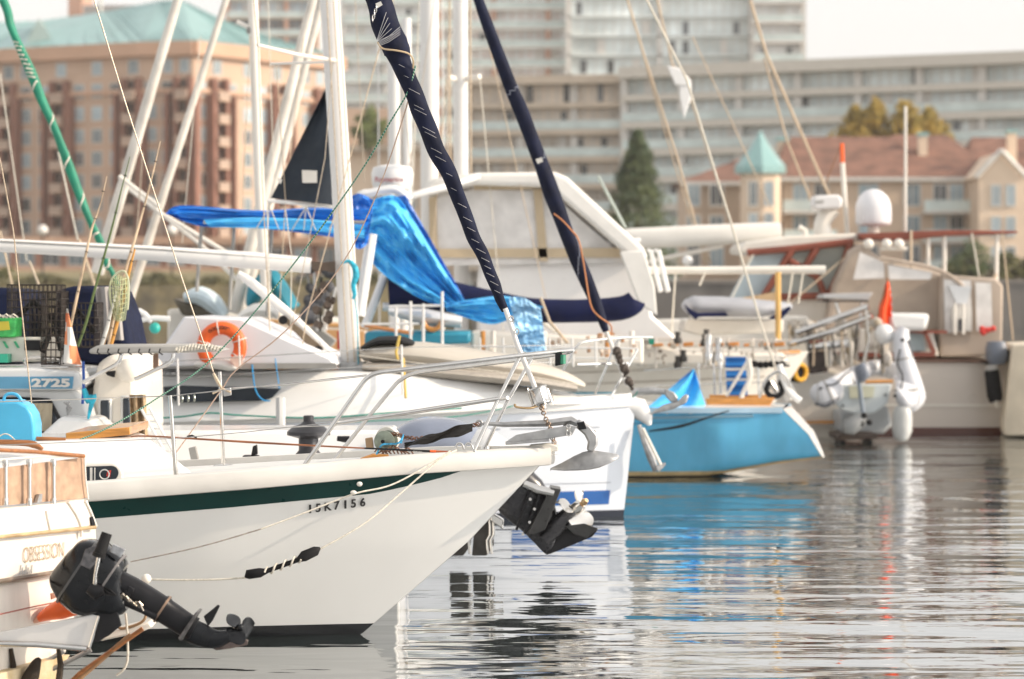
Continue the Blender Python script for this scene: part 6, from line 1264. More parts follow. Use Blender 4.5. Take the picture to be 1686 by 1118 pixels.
# ================================================================== FISHING BOAT WITH SLANTING POLES (behind canopy)
ft = thing('fishing_boat', 'white trolling boat with tall slanting outrigger poles behind the lifebuoy hood', 'fishing boat', P(380, 700, 38))
Xf = frame((P(640, 0, 38).x, 38.5, 0), 0); HF = Hull(Xf, 11, [(0, 1.1), (1, 1.3)], [(0, 1.3), (.5, 1.6), (1, .05)], [(0, 1), (.5, 1.2), (1, .02)], [(0, -1), (1, 0)], [(0, .3), (1, 0)]); HF.skin(ft, GELW, 24, 8); HF.deck(ft, DECKM)
for i, (a, b_, c_, d_, w_, Y) in enumerate(((310, -60, 160, 450, 9, 37), (388, -50, 205, 520, 6.5, 37.5), (530, -60, 385, 516, 9, 36.5), (545, -60, 398, 514, 8, 37))):
    m = MB(); n = 22; rr = random.Random(i); m.tube([P(lerp(a, c_, k/n), lerp(b_, d_, k/n), Y) for k in range(n+1)], [mm(w_*(.82+.36*k/n)*rr.uniform(.94, 1.06), Y) for k in range(n+1)], 12)
    m.build('outrigger_pole', M('worn_white_pole', (.64, .60, .54), .6, var=.18, scale=2.5), ft)
MB().tube([P(408, -60, 36), P(416, 0, 36), P(428, 340, 36), P(441, 520, 36)], [mm(8.5, 36)]*4, 14).build('mast', ALUW, ft)
PT('crossbar', [(390, 36, 36), (412, 46, 36)], .03, ALUW, ft); MB().ball(P(413, 50, 36), .06).build('masthead_fitting', GREYC, ft)
for pp in ([(196, 290, 36.5), (262, 340, 36.5)], [(212, 310, 36.5), (330, 402, 36.5), (400, 470, 36.5)], [(272, 355, 36.5), (380, 420, 36.5)]): PT('brace', pp, .03, ALUW, ft)
m = MB(); m.prism([(275, 520), (275, 508), (555, 524), (600, 545), (600, 600), (275, 600)], 37.4, 2.2); m.build('wheelhouse', GELW, ft, bevel=.05)
m = MB(); m.prism([(440, 540), (600, 545), (600, 590), (440, 585)], 37.2, .15); m.build('plywood_side', M('orange_plywood', (.60, .34, .15), .6, var=.1), ft); PT('wood_beam', [(400, 527, 36.9), (560, 536, 36.9), (650, 546, 36.9)], .03, M('orange_wood3', (.52, .28, .10), .6), ft)
m = MB(); m.prism([(283, 490), (302, 497), (352, 500), (362, 522), (300, 520)], 36.5, 1.2); m.build('upturned_skiff', M('brown_tub', (.12, .10, .07), .6, var=.3), ft, bevel=.04)
MB().loft([(305, 490, 36.5, 8, .2), (330, 487, 36.5, 16, .4), (352, 500, 36.5, 16, .35), (370, 520, 36.5, 9, .2)], 14, spline=3).build('plastic_wrap', M('pale_blue_plastic', (.55, .65, .70), .35, var=.15, scale=4, bump=.04, bscale=5), ft)
m = MB(); m.loft([(412, 505, 36.3, 6, .3), (422, 480, 36.3, 16, .3), (444, 452, 36.3, 10, .15), (458, 470, 36.3, 14, .25), (480, 510, 36.3, 16, .3)], 12, spline=3)
m.build('teal_cover', M('teal_canvas', (.01, .20, .28), .7, var=.3, scale=3), ft)
MB().loft([(395, 522, 35.8, 6, .2), (420, 512, 35.8, 12, .3), (450, 512, 35.8, 12, .3), (460, 522, 35.8, 6, .2)], 12, spline=3).build('white_bundle', CANV, ft)
m = MB(); m.prism([(455, 552), (520, 535), (555, 560), (530, 592), (452, 560)], 35.6, .1); m.build('dark_frame', GREYC, ft, bevel=.02)
for k in range(5): x = 505+k*12; PT('gear_pole', [(x, 440+k*8, 35.5), (x+14-k*8, 545, 35.5)], .018, (GREYC, ALU, BLK, ALUW, ALU)[k], ft)
m = MB(); rr = random.Random(12)
for k in range(14): m.ball(P(rr.uniform(505, 548), rr.uniform(440, 520), 35.4), rr.uniform(.05, .13), n=7, m=5)
m.build('deck_gear', M('dark_deck_gear', (.05, .05, .055), .6, var=.8, scale=5), ft, kind='stuff')
MB().prism([(555, 545), (575, 545), (575, 575), (555, 575)], 36, .2).build('red_box', M('red_box_paint', (.45, .04, .03), .5), ft)
for pp in ([(190, 500, 30.2), (215, 530, 30.2), (236, 560, 30.2)], [(200, 520, 30.2), (230, 512, 30.2), (250, 530, 30.2)], [(225, 528, 30.2), (250, 524, 30.2), (280, 525, 30.2)]): PT('stern_rail', pp, .03, GEL, g3, spline=3)
MB().ball(P(255, 540, 30.2), .06).build('teal_bulb', M('teal_bulb', (.02, .4, .35), .4), g3)
PT('side_pole', [(612, 385, 31.3), (592, 520, 31.3)], .06, GEL, g3); PT('side_pole', [(635, 450, 33), (600, 540, 33)], .05, GEL, g3)

# ================================================================== SAILBOAT FURTHER BACK (two slim masts)
fb = thing('sailboat', 'far sailboat showing only two slim white masts left of the thick ones', 'sailboat', P(650, 640, 47))
Xq = frame((P(800, 0, 47).x, 47, 0), 0); HQ = Hull(Xq, 9, [(0, 1.1), (1, 1.2)], [(0, 1), (.5, 1.4), (1, .05)], [(0, .6), (.5, 1), (1, .02)], [(0, -1), (1, 0)], [(0, .3), (1, 0)]); HQ.skin(fb, GEL, 20, 8); HQ.deck(fb, DECKM)
for px, y0, w_ in ((649, 95, 11), (669, 30, 8), (622, -100, 1.2), (728, -100, 1.2)): MB().tube([P(px, y0, 47), P(px+3, 600, 47)], mm(w_, 47), 12).build('mast' if w_ > 2 else 'shroud', ALU, fb)
# white booms on the right
wb = thing('sailboat', 'white sailboat with a thick white covered boom above the taupe yacht cabin', 'sailboat', P(1160, 640, 50))
Xw = frame((P(1310, 0, 50).x, 50, 0), 0); HW = Hull(Xw, 9, [(0, 1.1), (1, 1.25)], [(0, 1), (.5, 1.4), (1, .05)], [(0, .6), (.5, 1), (1, .02)], [(0, -1), (1, 0)], [(0, .3), (1, 0)]); HW.skin(wb, GEL, 20, 8); HW.deck(wb, DECKM)
MB().loft([(1028, 392, 49, 15, .12), (1040, 393, 49, 17, .15), (1150, 388, 49, 17.5, .17), (1270, 382, 49, 16, .17), (1286, 381, 49, 14, .12)], 18, 2.6).build('boom', CANV, wb, smooth=60)
PT('boom_crutch', [(1060, 432, 49), (1190, 405, 49)], .04, ALUW, wb); MB().ball(P(1132, 429, 48), .09).build('globe_light', GEL, wb)
PT('mast', [(1022, -200, 50), (1024, 600, 50)], .0, ALU, wb) if False else None
for pts, r in (([(1015, -60, 49), (1060, 90, 49), (1115, 260, 49), (1163, 434, 49)], .02), ([(1040, 20, 49), (1075, 150, 49), (1140, 370, 49), (1172, 434, 49)], .013), ([(1068, -60, 49), (1107, 105, 49), (1140, 170, 49), (1205, 372, 49)], .018), ([(1235, 0, 52), (1262, 90, 52), (1366, 325, 52)], .028), ([(1258, 95, 52), (1295, 230, 52), (1335, 330, 52)], .02), ([(1140, 60, 50), (1200, 190, 50), (1270, 345, 50)], .01)):
    PT('stay', [tuple(p) for p in pts], r, ROPET, wb)
m = MB(); m.prism([(1098, 108), (1118, 112), (1138, 132), (1136, 142), (1112, 140)], 48.8, .1); m.prism([(1119, 130), (1138, 134), (1138, 162), (1126, 196), (1119, 160)], 48.82, .06); m.build('radar_reflector', GEL, wb, bevel=.02)
sb2 = MB().loft([(1064, 445, 38.6, 6, .06), (1200, 445, 38.6, 6.5, .06), (1359, 444, 38.6, 7, .06)], 12).build('boom', GELW, kt, smooth=60)
for px, y1 in ((1112, 580), (1305, 500), (1322, 500), (1160, 470)): PT('mainsheet', [(px, 450, 38.5), (px-8, y1, 38.4)], .012, ROPEW, kt)
PT('wood_strut', [(1281, 448, 38.3), (1281, 560, 38.3)], .038, M('yellow_wood', (.62, .38, .12), .5, var=.2), kt)
# grey covered tender on deck
td = thing('inflatable_dinghy', 'grey covered inflatable tender with dark blue edges lying on the deck, left of the flag', 'dinghy', P(1215, 530, 41))
MB().loft([(1126, 497, 41, 6, .2), (1140, 503, 41, 16, .5), (1190, 505, 41, 17, .55), (1250, 508, 41, 15, .5), (1290, 506, 41, 9, .3), (1303, 503, 41, 4, .1)], 20, 2.3, spline=4).build('cover', M('grey_dinghy_cover', (.33, .34, .37), .6, var=.1, bump=.01, bscale=4), td, smooth=60)
m = MB(); m.prism([(1126, 500), (1134, 516), (1146, 527), (1150, 522), (1200, 521), (1195, 514), (1150, 515), (1136, 508)], 40.4, .1); m.build('dark_edge', NAVYC, td, bevel=.01); m = MB(); m.prism([(1266, 524), (1300, 504), (1303, 508), (1286, 527), (1270, 526)], 40.5, .1); m.build('dark_edge', NAVYC, td, bevel=.01)
m = MB(); m.prism([(1130, 525), (1290, 525), (1290, 548), (1150, 552), (1125, 545)], 41, 1.4); m.build('deck_box', GELW, kt, bevel=.03)

# ================================================================== WOOD-TRIMMED MOTOR YACHT
my = thing('motor_yacht', 'white and taupe motor yacht with brown wood trim and a canvas enclosed stern at right', 'motor yacht', P(1450, 700, 47))
TP = M('pale_taupe_hull', (.58, .52, .46), .3, var=.04, scale=.6, coat=.2)
Xm = frame((P(1672, 0, 46).x, 47.6, 0), 180); HM_ = Hull(Xm, 12, [(0, 1.17), (.5, 1.22), (1, 1.7)], [(0, 1.6), (.5, 1.9), (.8, 1.4), (1, .05)], [(0, 1.5), (.5, 1.6), (1, .05)], [(0, -.8), (1, 0)], [(0, -.12), (1, 0)], -.3, .5)
Xm = Xm @ Matrix.Translation((12, 0, 0)); HM_.X = Xm
HM_.skin(my, zbands(TP, [(.10, (.10, .035, .025))]), 40, 12); HM_.deck(my, GELW)
HM_.rail(my, M('brown_cap', (.13, .07, .05), .5), 'cap_rail', [(-.03, -.02), (.05, -.03), (.05, .01), (-.03, .02)], 0, .98); HM_.strip(my, GELW, 'rub_line', 0, .95, lambda t: .50, lambda t: .53, .02, sides=(1,))
BR = M('mahogany', (.22, .06, .035), .4, var=.2, scale=3)
m = MB(); m.prism([(1360, 585), (1376, 540), (1536, 545), (1546, 586)], 46.2, 2.6); m.build('aft_cabin', GELW, my, bevel=.03)
MB().prism([(1492, 549), (1520, 549), (1524, 578), (1490, 578)], 46.1, .08).build('cabin_window', M('pale_window', (.36, .44, .46), .2), my)
for poly in ([(1360, 580), (1540, 580), (1540, 588), (1360, 588)], [(1520, 546), (1526, 546), (1542, 580), (1534, 580)], [(1480, 544), (1560, 544), (1560, 549), (1480, 549)]): MB().prism(poly, 46.0, .1).build('wood_trim', BR, my)
m = MB(); m.prism([(1460, 515), (1532, 516), (1526, 545), (1462, 545)], 45.6, .7); m.build('life_raft_box', GEL, my, bevel=.08, seg=3)
m = MB(); m.prism([(1352, 585), (1374, 470), (1400, 412), (1420, 400), (1450, 425), (1550, 448), (1548, 545), (1420, 560)], 46.6, 2.2); m.build('canvas_enclosure', CANT, my, bevel=.05)
m = MB(); m.prism([(1548, 546), (1550, 452), (1640, 458), (1652, 470), (1650, 585), (1548, 588)], 46.3, 2.4); m.build('canvas_enclosure', M('taupe_canvas_side', (.42, .35, .29), .85, var=.1, scale=1.5), my, bevel=.04)
for poly in ([(1405, 460), (1416, 415), (1455, 432), (1456, 458)], [(1462, 436), (1535, 448), (1532, 460), (1464, 460)], [(1554, 460), (1598, 462), (1600, 545), (1556, 548)], [(1606, 465), (1632, 466), (1634, 545), (1608, 545)]): MB().prism(poly, 46.22, .02).build('vinyl_window', VINYL, my)
m = MB(); m.prism([(1562, 470), (1600, 472), (1592, 500), (1575, 500)], 46.15, .05); m.build('hanging_towel', M('pale_cloth', (.6, .62, .64), .8), my)
MB().prism([(1568, 505), (1600, 505), (1600, 545), (1568, 545)], 46.1, .08).build('ladder_panel', FRW, my); 
for x in (1572, 1586): PT('ladder_rail', [(x, 500, 46.0), (x, 550, 46.0)], .025, ALUW, my)
MB().loft([(1584, 525, 46.05, 5, .04), (1584, 545, 46.05, 5, .04)], 8).build('dark_bag', NAVY, my)
m = MB(); rr = random.Random(8)
for k in range(8): m.ball(P(1615+rr.uniform(0, 20), 543+rr.uniform(-4, 5), 46.0), .05, n=7, m=5)
m.build('red_flowers', M('red_petals', (.55, .04, .03), .7), my)
wh = MB(); wh.prism([(1218, 408), (1226, 398), (1300, 388), (1412, 384), (1418, 395), (1330, 408), (1260, 418), (1220, 416)], 47.2, 2.4); wh.build('wheelhouse_roof', GELW, my, bevel=.04)
for pp in ([(1230, 416), (1300, 410), (1405, 398)], [(1305, 410), (1256, 490), (1240, 496)], [(1400, 400), (1388, 440), (1366, 484)], [(1300, 430), (1345, 455), (1358, 485)], [(1240, 492), (1290, 489), (1362, 487)], [(1345, 408), (1326, 440)]):
    MB().tube([P(x, y, 47.1) for x, y in pp], .06, 6).build('window_frame', BR, my)
MB().prism([(1240, 416), (1303, 412), (1258, 488), (1200, 492)], 47.3, .03).build('windscreen', M('pale_blue_glass', (.42, .50, .54), .15), my); MB().prism([(1306, 412), (1400, 402), (1366, 484), (1262, 488)], 47.3, .03).build('windscreen', M('reflective_glass', (.40, .42, .38), .15, var=.3, scale=1), my)
m = MB(); m.prism([(1150, 495), (1240, 488), (1362, 486), (1372, 560), (1150, 560)], 47.2, 2.4); m.build('forward_cabin', GELW, my, bevel=.05)
MB().prism([(1225, 490), (1280, 480), (1290, 500), (1230, 503)], 46.9, .1).build('plywood_board', M('tan_board', (.60, .42, .24), .6), my)
m = MB(); m.prism([(1414, 384), (1560, 379), (1676, 380), (1676, 384), (1560, 388), (1500, 395), (1418, 394)], 46.8, 1.6); m.build('boom_awning', BR, my, bevel=.02)
for a, b_, c_, d_ in ((1528, 388, 1528, 440), (1555, 388, 1555, 450), (1641, 384, 1640, 540)): PT('awning_post', [(a, b_, 46.9), (c_, d_, 46.9)], .035, ALUW, my)
PT('mizzen_pole', [(1491, 175, 47.5), (1491, 384, 47.5)], .025, GELW, my)
PT('hanging_rope', [(1640, 450, 46.4), (1632, 480, 46.4), (1640, 520, 46.4), (1646, 555, 46.4)], [.03, .06, .08, .03], ROPET, my, spline=4); PT('awning_line', [(1450, 425, 46.2), (1530, 440, 46.2), (1570, 458, 46.2), (1590, 478, 46.2)], .035, CANT, my, spline=3)
m = MB()
for x in (1430, 1460, 1480): m.ball(P(x, 402, 46.6), .09, n=10, m=8)
m.tube([P(1450, 410, 46.6), P(1494, 410, 46.6)], .03, 6); m.build('deck_floodlight', GELW, my)
PT('antenna', [(1386, 236, 47.8), (1387, 268, 47.8)], .035, ORG, my); PT('antenna', [(1387, 268, 47.8), (1395, 384, 47.8)], .04, GELW, my); wire([(1384, 240, 47.8), (1360, 300, 47.8)], .012, M('brown_stay', (.3, .15, .08), .6), my)
PT('bollard_light', [(1315, 374, 47), (1325, 380, 47), (1325, 388, 47)], .05, GELW, my)
sd_ = thing('satellite_dome', 'smooth white satellite dome standing on the motor yacht roof', 'satellite dome', P(1438, 385, 47.5)); c = P(1438, 372, 47.5); r = mm(29.5, 47.5)
MB().lathe(c, [(r*.70, 0), (r*.95, .02), (r, .07), (r, r*1.0), (r*.95, r*1.28), (r*.80, r*1.62), (r*.55, r*1.88), (r*.28, r*2.02), (.0, r*2.06)], n=36).build('radome', M('smooth_white_dome', (.72, .72, .74), .35, var=.02), sd_, smooth=60)
MB().lathe(P(1438, 386, 47.5), [(.14, 0), (.10, .04), (.10, .13)], n=16).build('pedestal', GELW, sd_)
ra = thing('radar_scanner', 'white radar scanner on a curved pedestal, left of the satellite dome', 'radar', P(1362, 388, 47.5))
MB().prism([(1340, 322), (1382, 320), (1388, 330), (1386, 343), (1345, 346), (1338, 340)], 47.2, .5).build('scanner', M('white_scanner', (.72, .71, .70), .4, var=.02), ra, bevel=.06, seg=3)
MB().loft([(1356, 390, 47.5, 16, .16), (1354, 370, 47.5, 14, .15), (1362, 355, 47.5, 13, .14), (1374, 344, 47.5, 12, .12)], 14, spline=3).build('pedestal', GELW, ra)
MB().prism([(1342, 331), (1356, 330), (1356, 334), (1342, 335)], 47.19, .005).build('small_lettering', GREYC, ra)
# stern gear
om2 = thing('outboard_motor', 'small blue grey outboard clamped on the right stern rail of the taupe yacht', 'outboard motor', P(1645, 600, 45.6))
MB().loft([(1640, 562, 45.6, 13, .2), (1640, 572, 45.6, 17, .25), (1641, 590, 45.6, 17, .25), (1642, 600, 45.6, 12, .18)], 16, 3).build('cowl', M('blue_grey_paint', (.14, .16, .20), .35), om2); MB().prism([(1655, 575), (1672, 578), (1674, 592), (1660, 598)], 45.6, .15).build('bracket', BLK, om2, bevel=.02)
MB().prism([(1622, 596), (1656, 596), (1656, 600), (1622, 600)], 45.6, .2).build('lower_pan', BLK, om2)
fe = thing('fender', 'black cylindrical fender hanging on the right quarter of the taupe hull', 'fender', P(1637, 662, 45.4))
MB().loft([(1632, 604, 45.5, 10, .1), (1633, 612, 45.5, 12.5, .13), (1638, 652, 45.4, 13, .13), (1640, 661, 45.4, 11, .1)], 16).build('sleeve', BLKM, fe); MB().loft([(1632, 601, 45.45, 10, .1), (1633, 609, 45.45, 12, .12)], 14).build('cap', GREYC, fe); PT('line', [(1640, 660, 45.3), (1642, 672, 45.3)], .02, ROPEW, fe)
# Canadian flag
cf = thing('national_flag', 'red and white maple leaf flag hanging limp at the stern of the grey dinghy', 'flag', P(1455, 545, 44.3))
fm = MB().grid(lambda a, b: P(lerp(lerp(1459, 1441, b), lerp(1464, 1474, b), a)+3*b*math.sin(b*9), lerp(464, lerp(535, 560, a), b), 44.3+.06*math.sin(a*8+b*3)), 16, 20, .006).build('cloth', [M('red_cloth', (.85, .085, .015), .75), M('white_flag_cloth', (.70, .68, .68), .8)], cf)
for p in fm.data.polygons:
    q = p.center+Vector(cf.location); px, py = CX+q.x*F/q.y, HZ+(CAMZ-q.z)*F/q.y
    ctr = lerp(1464, 1464, 0); edge = lerp(1463, 1463, 0)
    red = (px > interp([(464, 1458), (487, 1451), (509, 1444), (530, 1446)], py)+1) and (px < interp([(464, 1466), (487, 1467), (509, 1470), (532, 1464)], py)+1.5*math.sin(py*.5)) and py < 543-abs(px-1455)*.3
    p.material_index = 0 if red else 1
PT('staff', [(1462, 458, 44.35), (1440, 545, 44.35)], .018, TEAK, cf)
# RIB on davits
ri = thing('rigid_inflatable', 'pale grey inflatable dinghy seen stern on, hanging between the blue boat and taupe yacht', 'dinghy', P(1430, 700, 43.6))
HYP = M('pale_grey_hypalon_tube', (.60, .61, .64), .45, var=.04)
MB().loft([(1334, 652, 43.0, 4, .04), (1342, 650, 43.0, 17, .15), (1356, 649, 43.0, 22, .2), (1376, 640, 43.1, 20, .2), (1400, 622, 43.8, 15, .18), (1425, 609, 44.6, 13, .17), (1450, 606, 45.0, 13, .17), (1478, 614, 44.6, 15, .18), (1492, 632, 43.6, 19, .2), (1492, 652, 43.1, 21, .2), (1484, 660, 43.0, 17, .15), (1478, 664, 43.0, 4, .04)], 18, spline=4).build('tube', HYP, ri, smooth=60)
MB().loft([(1490, 540, 43.9, 8, .1), (1484, 556, 43.9, 14, .17), (1488, 590, 43.8, 16, .18), (1500, 630, 43.7, 18, .2), (1510, 655, 43.6, 14, .17), (1500, 672, 43.5, 8, .1), (1488, 676, 43.5, 3, .04)], 16, spline=4).build('bow_tube', HYP, ri, smooth=60)
MB().ball(P(1456, 550, 44.0), .16).build('round_fender', GEL, ri)
HYD = M('dark_grey_rubber_strake', (.10, .105, .12), .6)
def seam(px, py, Y, hw, hd, dx, dz, w=1.2, mat=None, nm='tube_seam'): MB().loft([(px-dx*w, py-dz*w, Y, hw*1.02+.2, hd*1.03), (px+dx*w, py+dz*w, Y, hw*1.02+.2, hd*1.03)], 18).build(nm, mat or GREYC, ri)
seam(1364, 646, 43.0, 21.5, .20, 1, -.45); seam(1400, 622, 43.8, 15, .18, .9, -.5); seam(1450, 606, 45.0, 13, .17, 1, 0); seam(1492, 642, 43.3, 20.5, .205, .1, 1); seam(1488, 590, 43.8, 16, .18, .2, 1); seam(1345, 650, 43, 18.5, .165, 1, 0, .8)
PT('grab_line', [(1360, 634, 42.8), (1376, 632, 42.85), (1392, 616, 43.5), (1410, 606, 44.1)], .012, BLKM, ri, spline=3); PT('grab_line', [(1482, 575, 43.6), (1478, 600, 43.6), (1486, 618, 43.5), (1484, 640, 43.1)], .012, BLKM, ri, spline=3)
PT('rub_strake', [(1342, 664, 42.9), (1360, 669, 42.85), (1378, 656, 42.9), (1400, 634, 43.5)], .022, HYD, ri, spline=3); PT('rub_strake', [(1496, 560, 43.75), (1504, 600, 43.7), (1514, 640, 43.55), (1512, 658, 43.5)], .022, HYD, ri, spline=3)
for x, y in ((1352, 640), (1474, 652), (1486, 560)): MB().lathe(P(x, y, 42.83), [(.03, 0), (.03, .02)], axis=(0, 1, 0), n=10).build('valve', BLK, ri)
for x, y in ((1382, 652), (1458, 650), (1388, 668)): MB().lathe(P(x, y, 43.07), [(.018, 0), (.018, .02)], axis=(0, 1, 0), n=8).build('drain_plug', BLK, ri)
m = MB(); m.prism([(1372, 634), (1468, 632), (1462, 664), (1440, 680), (1415, 684), (1388, 676), (1374, 664)], 43.1, .1); m.build('transom', M('grey_transom', (.50, .54, .55), .4), ri, bevel=.02)
MB().prism([(1398, 636), (1440, 636), (1438, 654), (1400, 656)], 43.05, .05).build('wood_pad', M('weathered_pad', (.50, .50, .38), .6), ri); PT('wood_thwart', [(1425, 629, 43.4), (1470, 628, 43.4)], .03, TEAKL, ri)
m = MB(); m.prism([(1384, 678), (1462, 668), (1470, 700), (1455, 715), (1386, 714)], 43.6, 1.2); m.build('hull_bottom', M('grey_hull_bottom', (.34, .36, .37), .4), ri, bevel=.05)
o3 = thing('outboard_motor', 'small blue grey outboard motor on the transom of the hanging dinghy', 'outboard motor', P(1420, 700, 42.9))
MB().loft([(1414, 600, 42.9, 8, .1), (1418, 607, 42.9, 12, .14), (1420, 618, 42.9, 12, .14), (1416, 627, 42.9, 7, .1)], 14, 3).build('cowl', MATS['blue_grey_paint'], o3); MB().loft([(1414, 625, 42.9, 4, .06), (1417, 650, 42.9, 4, .05), (1421, 680, 42.9, 3.5, .04), (1423, 695, 42.9, 4, .05)], 10).build('leg', M('steel_blue_leg', (.22, .26, .31), .4), o3)
m = MB()
for k in range(3): a = k*2.09+.4; m.ball(P(1424+8*math.cos(a), 692+8*math.sin(a), 42.8), .05, .02, .05, 8, 6)
m.build('propeller', BLK, o3)
f2 = thing('fender', 'grey white sausage fender hanging below the right tube of the dinghy', 'fender', P(1487, 728, 43)); MB().loft([(1486, 668, 43.0, 10, .1), (1486, 680, 43, 16, .16), (1485, 708, 43, 17, .17), (1483, 722, 43, 12, .12), (1482, 727, 43, 4, .04)], 16, spline=3).build('body', M('pale_fender_vinyl', (.52, .53, .52), .3), f2)
f3 = thing('fender', 'round grey fender below the left side of the dinghy transom', 'fender', P(1402, 718, 42.9)); MB().loft([(1390, 704, 42.9, 10, .1), (1400, 703, 42.9, 14, .14), (1413, 694, 42.9, 13, .13), (1424, 686, 42.9, 9, .09)], 16).build('body', M('grey_fender_vinyl', (.30, .31, .31), .4), f3)
sp_ = thing('swim_grid', 'dark swim grid just above the water under the hanging dinghy', 'platform', P(1410, 745, 43)); m = MB(); m.prism([(1378, 716), (1444, 713), (1446, 722), (1380, 726)], 43, 1.2); m.build('grid', M('dark_timber', (.06, .04, .03), .6), sp_, bevel=.02)
m = MB(); m.prism([(1384, 727), (1392, 726), (1392, 748), (1384, 748)], 43.1, .8); m.prism([(1430, 725), (1436, 724), (1436, 742), (1430, 742)], 43.1, .8); m.build('support', BLK, sp_)
# stern of the white boat holding the davits
dv = thing('trawler_yacht', 'white trawler yacht stern with steel davits, solar panel and clutter above the dinghy', 'yacht', P(1350, 740, 44.6))
m = MB(); m.rings([[P(px, 0, 44.8)*1.0+Vector((0, dy, 0)) - Vector((0, 0, P(px, 0, 44.8).z)) + Vector((0, 0, z)) for dy, z in ((0, -.2), (-.1, 1.0), (0, 1.05), (3, 1.05), (3, -.2))] for px in (1130, 1388)]); m.build('hull', GELW, dv, bevel=.04)
m = MB(); m.prism([(1125, 697), (1388, 692), (1388, 697), (1125, 702)], 44.6, .1); m.build('rub_strake', TEAKL, dv)
m = MB(); m.prism([(1060, 528), (1330, 520), (1345, 560), (1340, 602), (1060, 602)], 45.3, 2); m.build('cabin', GELW, dv, bevel=.05)
MB().prism([(1352, 491), (1357, 484), (1437, 482), (1430, 494)], 44.5, .8).build('solar_panel', M('solar_panel_face', (.5, .5, .5), .2, var=.05), dv, bevel=.01); MB().prism([(1353, 494.5), (1430, 494.5), (1430, 497), (1355, 497)], 44.5, .8).build('panel_frame', BLK, dv)
for pts, r in (([(1310, 548, 44), (1360, 530, 44), (1430, 505, 43.8)], .05), ([(1300, 566, 44), (1370, 545, 44), (1436, 520, 43.8)], .05), ([(1376, 498, 44.6), (1382, 520, 44.6)], .03), ([(1420, 498, 44.6), (1412, 560, 44.6), (1410, 600, 44.6)], .03), ([(1425, 505, 43.8), (1430, 560, 43.8), (1420, 605, 43.8)], .025), ([(1328, 572, 44.2), (1400, 565, 44.2)], .06)): PT('davit', pts, r, STEEL, dv)
for k, x in enumerate((1330, 1366, 1386, 1402)): PT('rail_post', [(x, 562, 44.3), (x, 604, 44.3)], .03, ALUW, dv)
MB().prism([(1328, 560), (1364, 560), (1364, 570), (1328, 570)], 44.4, .1).build('wood_panel', BR, dv)
MB().prism([(1330, 580), (1360, 578), (1364, 612), (1334, 616)], 44.2, .3).build('black_crate', M('black_crate', (.05, .035, .03), .6, var=.6, scale=8), dv, bevel=.02)
hr = thing('rope_reel', 'black reel with a yellow rope edge on the stern beside the blue boat', 'reel', P(1312, 628, 43.9)); MB().lathe(P(1308, 614, 43.9), [(.0, 0), (.15, 0), (.15, .10), (.0, .10)], axis=(.7, -1, 0), n=20).build('drum', BLKM, hr); MB().torus(P(1318, 613, 43.8), .12, .035, axis=(.8, -1, 0), n=24).build('yellow_rope', M('yellow_line', (.75, .40, .03), .6), hr)
m = MB(); rr = random.Random(33)
for k in range(40):
    p = P(rr.uniform(1300, 1470), rr.uniform(530, 606), 44.2+rr.uniform(0, .8)); m.ball(p, rr.uniform(.04, .12), rr.uniform(.04, .12), rr.uniform(.05, .16), 7, 5)
m.build('stern_clutter', M('mixed_gear', (.28, .22, .14), .6, var=.9, scale=4, col2=(.6, .58, .55)), dv, kind='stuff')
for k in range(12): x = 1300+k*14; PT('rope_fall', [(x, 520+rr.uniform(0, 30), 44.0), (x+rr.uniform(-8, 8), 595+rr.uniform(-5, 10), 44.0)], .014, (ROPET, ROPEW, BLK)[k % 3], dv)
# white boat at far right edge, warm sunlight put into its cream colour
we = thing('motorboat', 'white boat side, coloured cream for sunlight, at the right edge of the water', 'motorboat', P(1720, 700, 45.2))
m = MB(); m.rings([[P(1668, 568, 44.9), P(1652, 700, 44.9), P(1654, 718, 44.9), P(1900, 718, 43.5), P(1900, 560, 43.5)], [P(1668, 568, 44.9)+Vector((.3, 2.5, 0)), P(1652, 700, 44.9)+Vector((.3, 2.5, 0)), P(1654, 718, 44.9)+Vector((.3, 2.5, 0)), P(1900, 718, 43.5)+Vector((0, 3, 0)), P(1900, 560, 43.5)+Vector((0, 3, 0))]])
m.build('hull', M('sun_tinted_hull', (.66, .58, .45), .5, var=.12, scale=2), we, bevel=.03)
# more thin rigging
for k, (a, b_, c_, d_, Y, r) in enumerate(((96, 250, 128, 395, 36, .012), (0, 380, 20, 470, 34, .014), (48, 430, 64, 470, 35, .014), (0, 120, 44, 430, 36, .008), (130, 395, 156, 470, 35, .02), (235, 250, 220, 450, 36, .008), (330, 60, 300, 400, 36, .006), (500, 60, 470, 330, 35.5, .006), (585, 0, 600, 300, 36, .006), (440, -40, 452, 330, 35.8, .006), (412, 60, 396, 400, 35.9, .006))):
    PT('stay', [(a, b_, Y), (c_, d_, Y)], r, (ROPEW, ROPET, WIRE)[k % 3], ft)
for k, (a, b_, c_, d_, r) in enumerate(((640, -60, 700, 480, .006), (735, 130, 700, 560, .007), (790, 128, 830, 560, .007), (725, -60, 640, 500, .006), (775, -60, 905, 520, .006), (690, 0, 676, 400, .01), (738, 60, 736, 300, .012))):
    PT('stay', [(a, b_, 38.0), (c_, d_, 37.4)], r, (WIRE, ROPET, ROPEW)[k % 3], kt)
for k, (a, b_, c_, d_, r) in enumerate(((1500, 380, 1500, 440, .02), (1600, 384, 1612, 455, .012), (1420, 400, 1300, 500, .012), (1240, 420, 1180, 540, .012), (1650, 384, 1668, 560, .012))):
    PT('rail_line', [(a, b_, 46.8), (c_, d_, 46.4)], r, (ROPET, ROPEW)[k % 2], my)
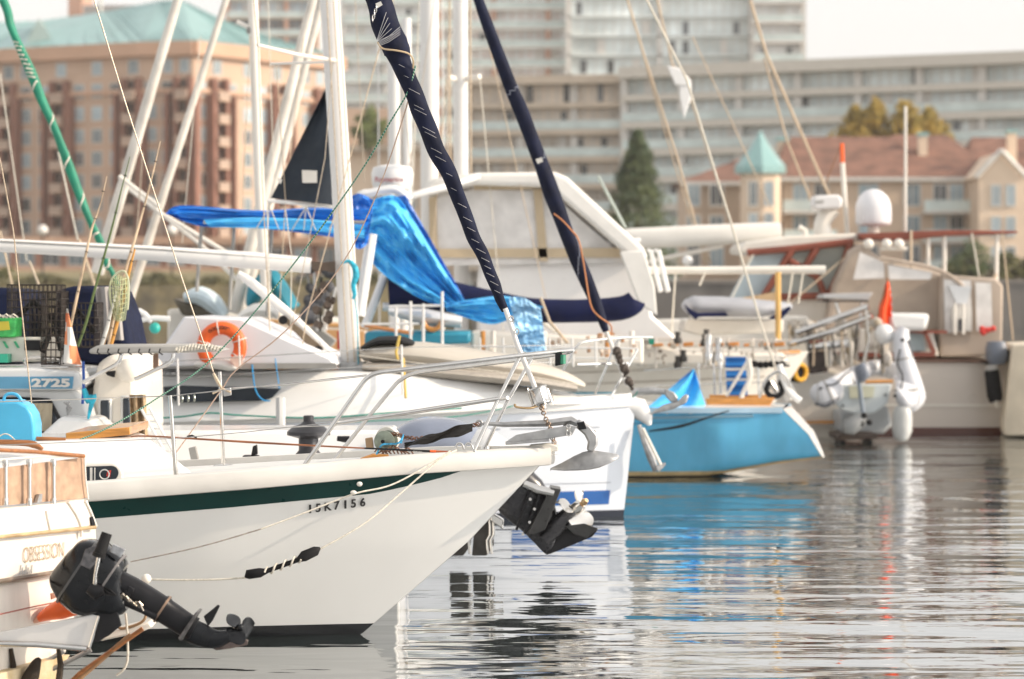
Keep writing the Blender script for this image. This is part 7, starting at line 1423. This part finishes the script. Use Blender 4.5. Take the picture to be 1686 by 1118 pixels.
# deck clutter on the ketch side and taupe yacht
m = MB(); rr = random.Random(77)
for k in range(46):
    x = rr.uniform(1045, 1290); y = 604-rr.uniform(0, 34); w_ = rr.uniform(2, 8); h_ = rr.uniform(2, 9); m.prism([(x, y-h_), (x+w_, y-h_-1), (x+w_, y), (x, y)], 37.3+rr.uniform(0, .5), rr.uniform(.05, .2))
m.build('deck_fittings', M('mixed_fittings', (.60, .54, .45), .5, scale=2.2, col2=(.16, .12, .09), thr=(.45, .62)), kt, bevel=.01, kind='stuff')
m = MB()
for k in range(34):
    x = rr.uniform(770, 1050); y = 600-rr.uniform(0, 44); w_ = rr.uniform(3, 10); h_ = rr.uniform(3, 12); m.prism([(x, y-h_), (x+w_, y-h_-1), (x+w_, y), (x, y)], 31.9+rr.uniform(0, .5), rr.uniform(.05, .2))
m.build('deck_fittings', M('mixed_fittings_warm', (.66, .60, .52), .5, scale=2.6, col2=(.42, .20, .08), thr=(.5, .62)), sl, bevel=.01, kind='stuff')
for k in range(7): PT('rail_rod', [(790+k*38, 556, 31.6), (792+k*38, 604, 31.6)], .012, ALU, sl)
PT('rail_rod', [(780, 570, 31.6), (1050, 574, 31.6)], .011, ALU, sl); PT('rail_rod', [(780, 588, 31.6), (1050, 590, 31.6)], .009, ALU, sl)
# lifebuoy lettering (illegible worn marks)
m = MB(); rr = random.Random(21)
for k in range(9):
    a = rad(125-k*9.5); c = P(365, 571, 26.93)+Vector((math.cos(a), 0, math.sin(a)))*mm(32, 26.93)+Vector((0, -mm(9.2, 26.9), 0)); 
    m.torus(c, .013, .0035, axis=(0, 1, 0), a0=rr.uniform(0, 6), a1=rr.uniform(8, 10.5), n=10, k=4)
m.build('worn_lettering', BLK, lf)
# ------------------------------------------------------------------ haze: one closed box of thin even air
hm = bpy.data.materials.new('haze_air'); hm.use_nodes = True; hn = hm.node_tree; hn.nodes.clear()
pv = hn.nodes.new('ShaderNodeVolumePrincipled'); pv.inputs['Color'].default_value = (1, .96, .91, 1); pv.inputs['Density'].default_value = .00022
hout = hn.nodes.new('ShaderNodeOutputMaterial'); hn.links.new(pv.outputs[0], hout.inputs['Volume'])
m = MB(); m.box(-710, 710, -40, 1600, -2, 160); m.build('haze', hm, smooth=0, kind='stuff')
